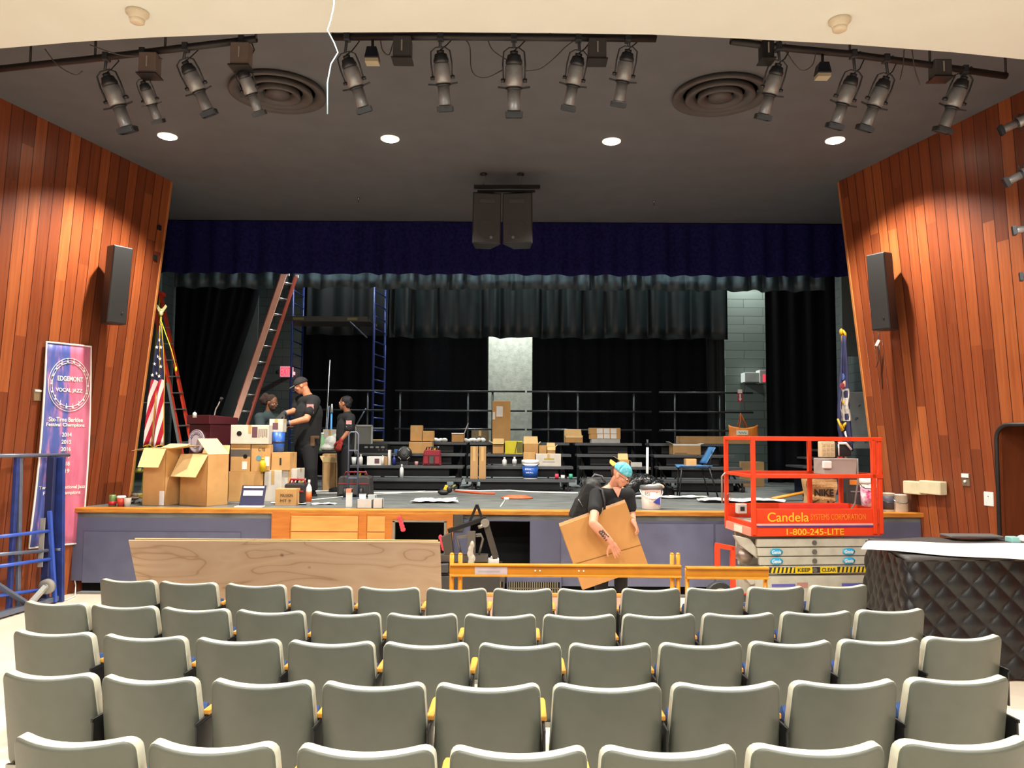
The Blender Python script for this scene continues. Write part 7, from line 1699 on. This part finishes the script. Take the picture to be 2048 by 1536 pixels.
g = G(); g.cap(pel, chest, .155, .16); g.cap(sh1, sh2, .09, .09); g.cap(sh1, sh1.lerp(el1, .75), .085, .075); g.cap(sh2, sh2.lerp(el2, .75), .085, .075); g.cap(chest, neckb + V((0, 0, -.02)), .14, .08); remesh(g.build('t_shirt', M('teal_grey_cotton', '2e3c3e', .9), root), .014, 3)
g = G(); g.cap(pel, pel + V((0, 0, -.06)), .16, .15)
for a, b, c in ((hp1, k1_, a1), (hp2, k2_, a2)): g.cap(a, b, .10, .075); g.cyl(b, c, .075, .07)
remesh(g.build('trousers', M('black_work_trousers', '131315', .9), root), .015, 3)
shoe(root, a1, (1, -.3)); shoe(root, a2, (1, -.3))
HB = M('dark_curly_hair', '2c1f1a', .95, c2='3d2b23', scale=60, bump=1, bscale=80)
def HP(x, y, z): return hc + R @ (V((x, y, z)) * hs)
g = G(); g.ell(HP(0, -.03, .05), (.085, .092, .085), R); g.ell(HP(0, -.075, .0), (.07, .04, .07), R); g.ell(HP(0, -.15, .02), (.075, .075, .10), R)
for k in range(7): g.ell(HP(.05 * cos(k), -.16 + .04 * sin(k * 2), .02 + .07 * sin(k)), (.035,) * 3)
remesh(g.build('hair', HB, root), .012, 1)
g = G(); g.ell(HP(0, .045, -.075), (.052, .048, .036), R); g.ell(HP(.04, .03, -.05), (.025, .04, .045), R); g.ell(HP(-.04, .03, -.05), (.025, .04, .045), R); remesh(g.build('beard', HB, root), .01, 1)

# --- slim worker with red gloves
Y = 12.35; root = T('person', 'slim person in black T-shirt and red glove facing away left', 'person', (at(688, 990, Y).x, Y, ST)); o = root.location
hc = j(690, 807, 0); R = frame(V((-.97, .25, .02)), (0, 0, 1)); hs = 1.0
neckb = j(695, 826, .02); sh1, sh2 = j(701, 836, -.16), j(684, 836, .16); chest = j(692, 852, .02); pel = j(690, 892, .02)
el1, wr1 = j(698, 862, -.22), j(682, 881, -.24); el2, wr2 = j(684, 862, .2), j(676, 884, .16)
hp1, hp2 = j(692, 898, -.07), j(686, 898, .08); k1_, k2_ = j(690, 938, -.08), j(684, 938, .08); a1, a2 = j(691, 976, -.06), j(683, 976, .1); a1.z = a2.z = .09
g = G(); head(g, hc, R, hs); g.cap(neckb, hc + R @ V((0, -.02, -.05)), .054, .052); g.cap(sh1, el1, .05, .04); g.cap(el1, wr1, .042, .028); g.cap(sh2, el2, .05, .04); g.cap(el2, wr2, .042, .028)
g.cap(pel, chest, .12, .125); g.cap(sh1, sh2, .055, .055); g.cap(chest, neckb, .10, .06); leg_chain(g, hp1, k1_, a1, .92); leg_chain(g, hp2, k2_, a2, .92)
for w_, e_, sd in ((wr1, el1, 1), (wr2, el2, -1)): hand(g, w_, frame(V((-.3, -.05, -1)), (0, -1, 0)), 1.0, side=sd, curl=.3)
remesh(g.build('body', M('warm_brown_skin', 'a06a4c', .55, c2='925e42', scale=12), root), .0085, 2); face_parts(root, hc, R, hs)
g = G(); g.cap(pel + V((0, 0, -.04)), chest, .15, .15); g.cap(sh1, sh2, .08, .08); g.cap(sh1, sh1.lerp(el1, .8), .08, .072); g.cap(sh2, sh2.lerp(el2, .8), .08, .072); g.cap(chest, neckb + V((0, 0, -.02)), .13, .075); remesh(g.build('t_shirt', BSHIRT, root), .014, 3)
g = G(); g.cap(pel, pel + V((0, 0, -.06)), .15, .14)
for a, b, c in ((hp1, k1_, a1), (hp2, k2_, a2)): g.cap(a, b, .098, .075); g.cyl(b, c, .075, .07)
remesh(g.build('trousers', M('black_work_trousers', '131315', .9), root), .015, 3)
shoe(root, a1, (-1, .0)); shoe(root, a2, (-1, .1))
def HP(x, y, z): return hc + R @ (V((x, y, z)) * hs)
g = G(); g.ell(HP(0, -.028, .045), (.084, .096, .084), R); g.ell(HP(0, -.06, -.02), (.07, .045, .06), R)
for k in range(6): g.ell(HP(.03 * cos(k * 2), -.09, .05 + .04 * sin(k)), (.03,) * 3)
remesh(g.build('hair', M('black_hair', '17151a', .8), root), .011, 1)
g = G(); d = V((-.3, -.05, -1)); hand(g, wr1, frame(d, (0, -1, 0)), 1.18, side=1, curl=.4); g.cap(el1.lerp(wr1, .88), wr1, .035, .034); remesh(g.build('red_glove', M('red_glove', 'a5342c', .7), root), .0085, 1)
g = G(); g.box((0, 0, 0), (.085, .006, .06)); p = sh1.lerp(el1, .35) + V((.0, -.083, 0)); g.build('sleeve_flag_patch', M('patch_pink', 'd9a8a0', .8, c2='b06068', scale=60), root, loc=p, rot=(.12, 0, .1)); g = G(); g.box((0, 0, 0), (.08, .005, .025)); g.build('sleeve_print', M('patch_grey', '8a8a8a', .8), root, loc=p + V((0, .003, -.07)), rot=(.1, 0, .1))
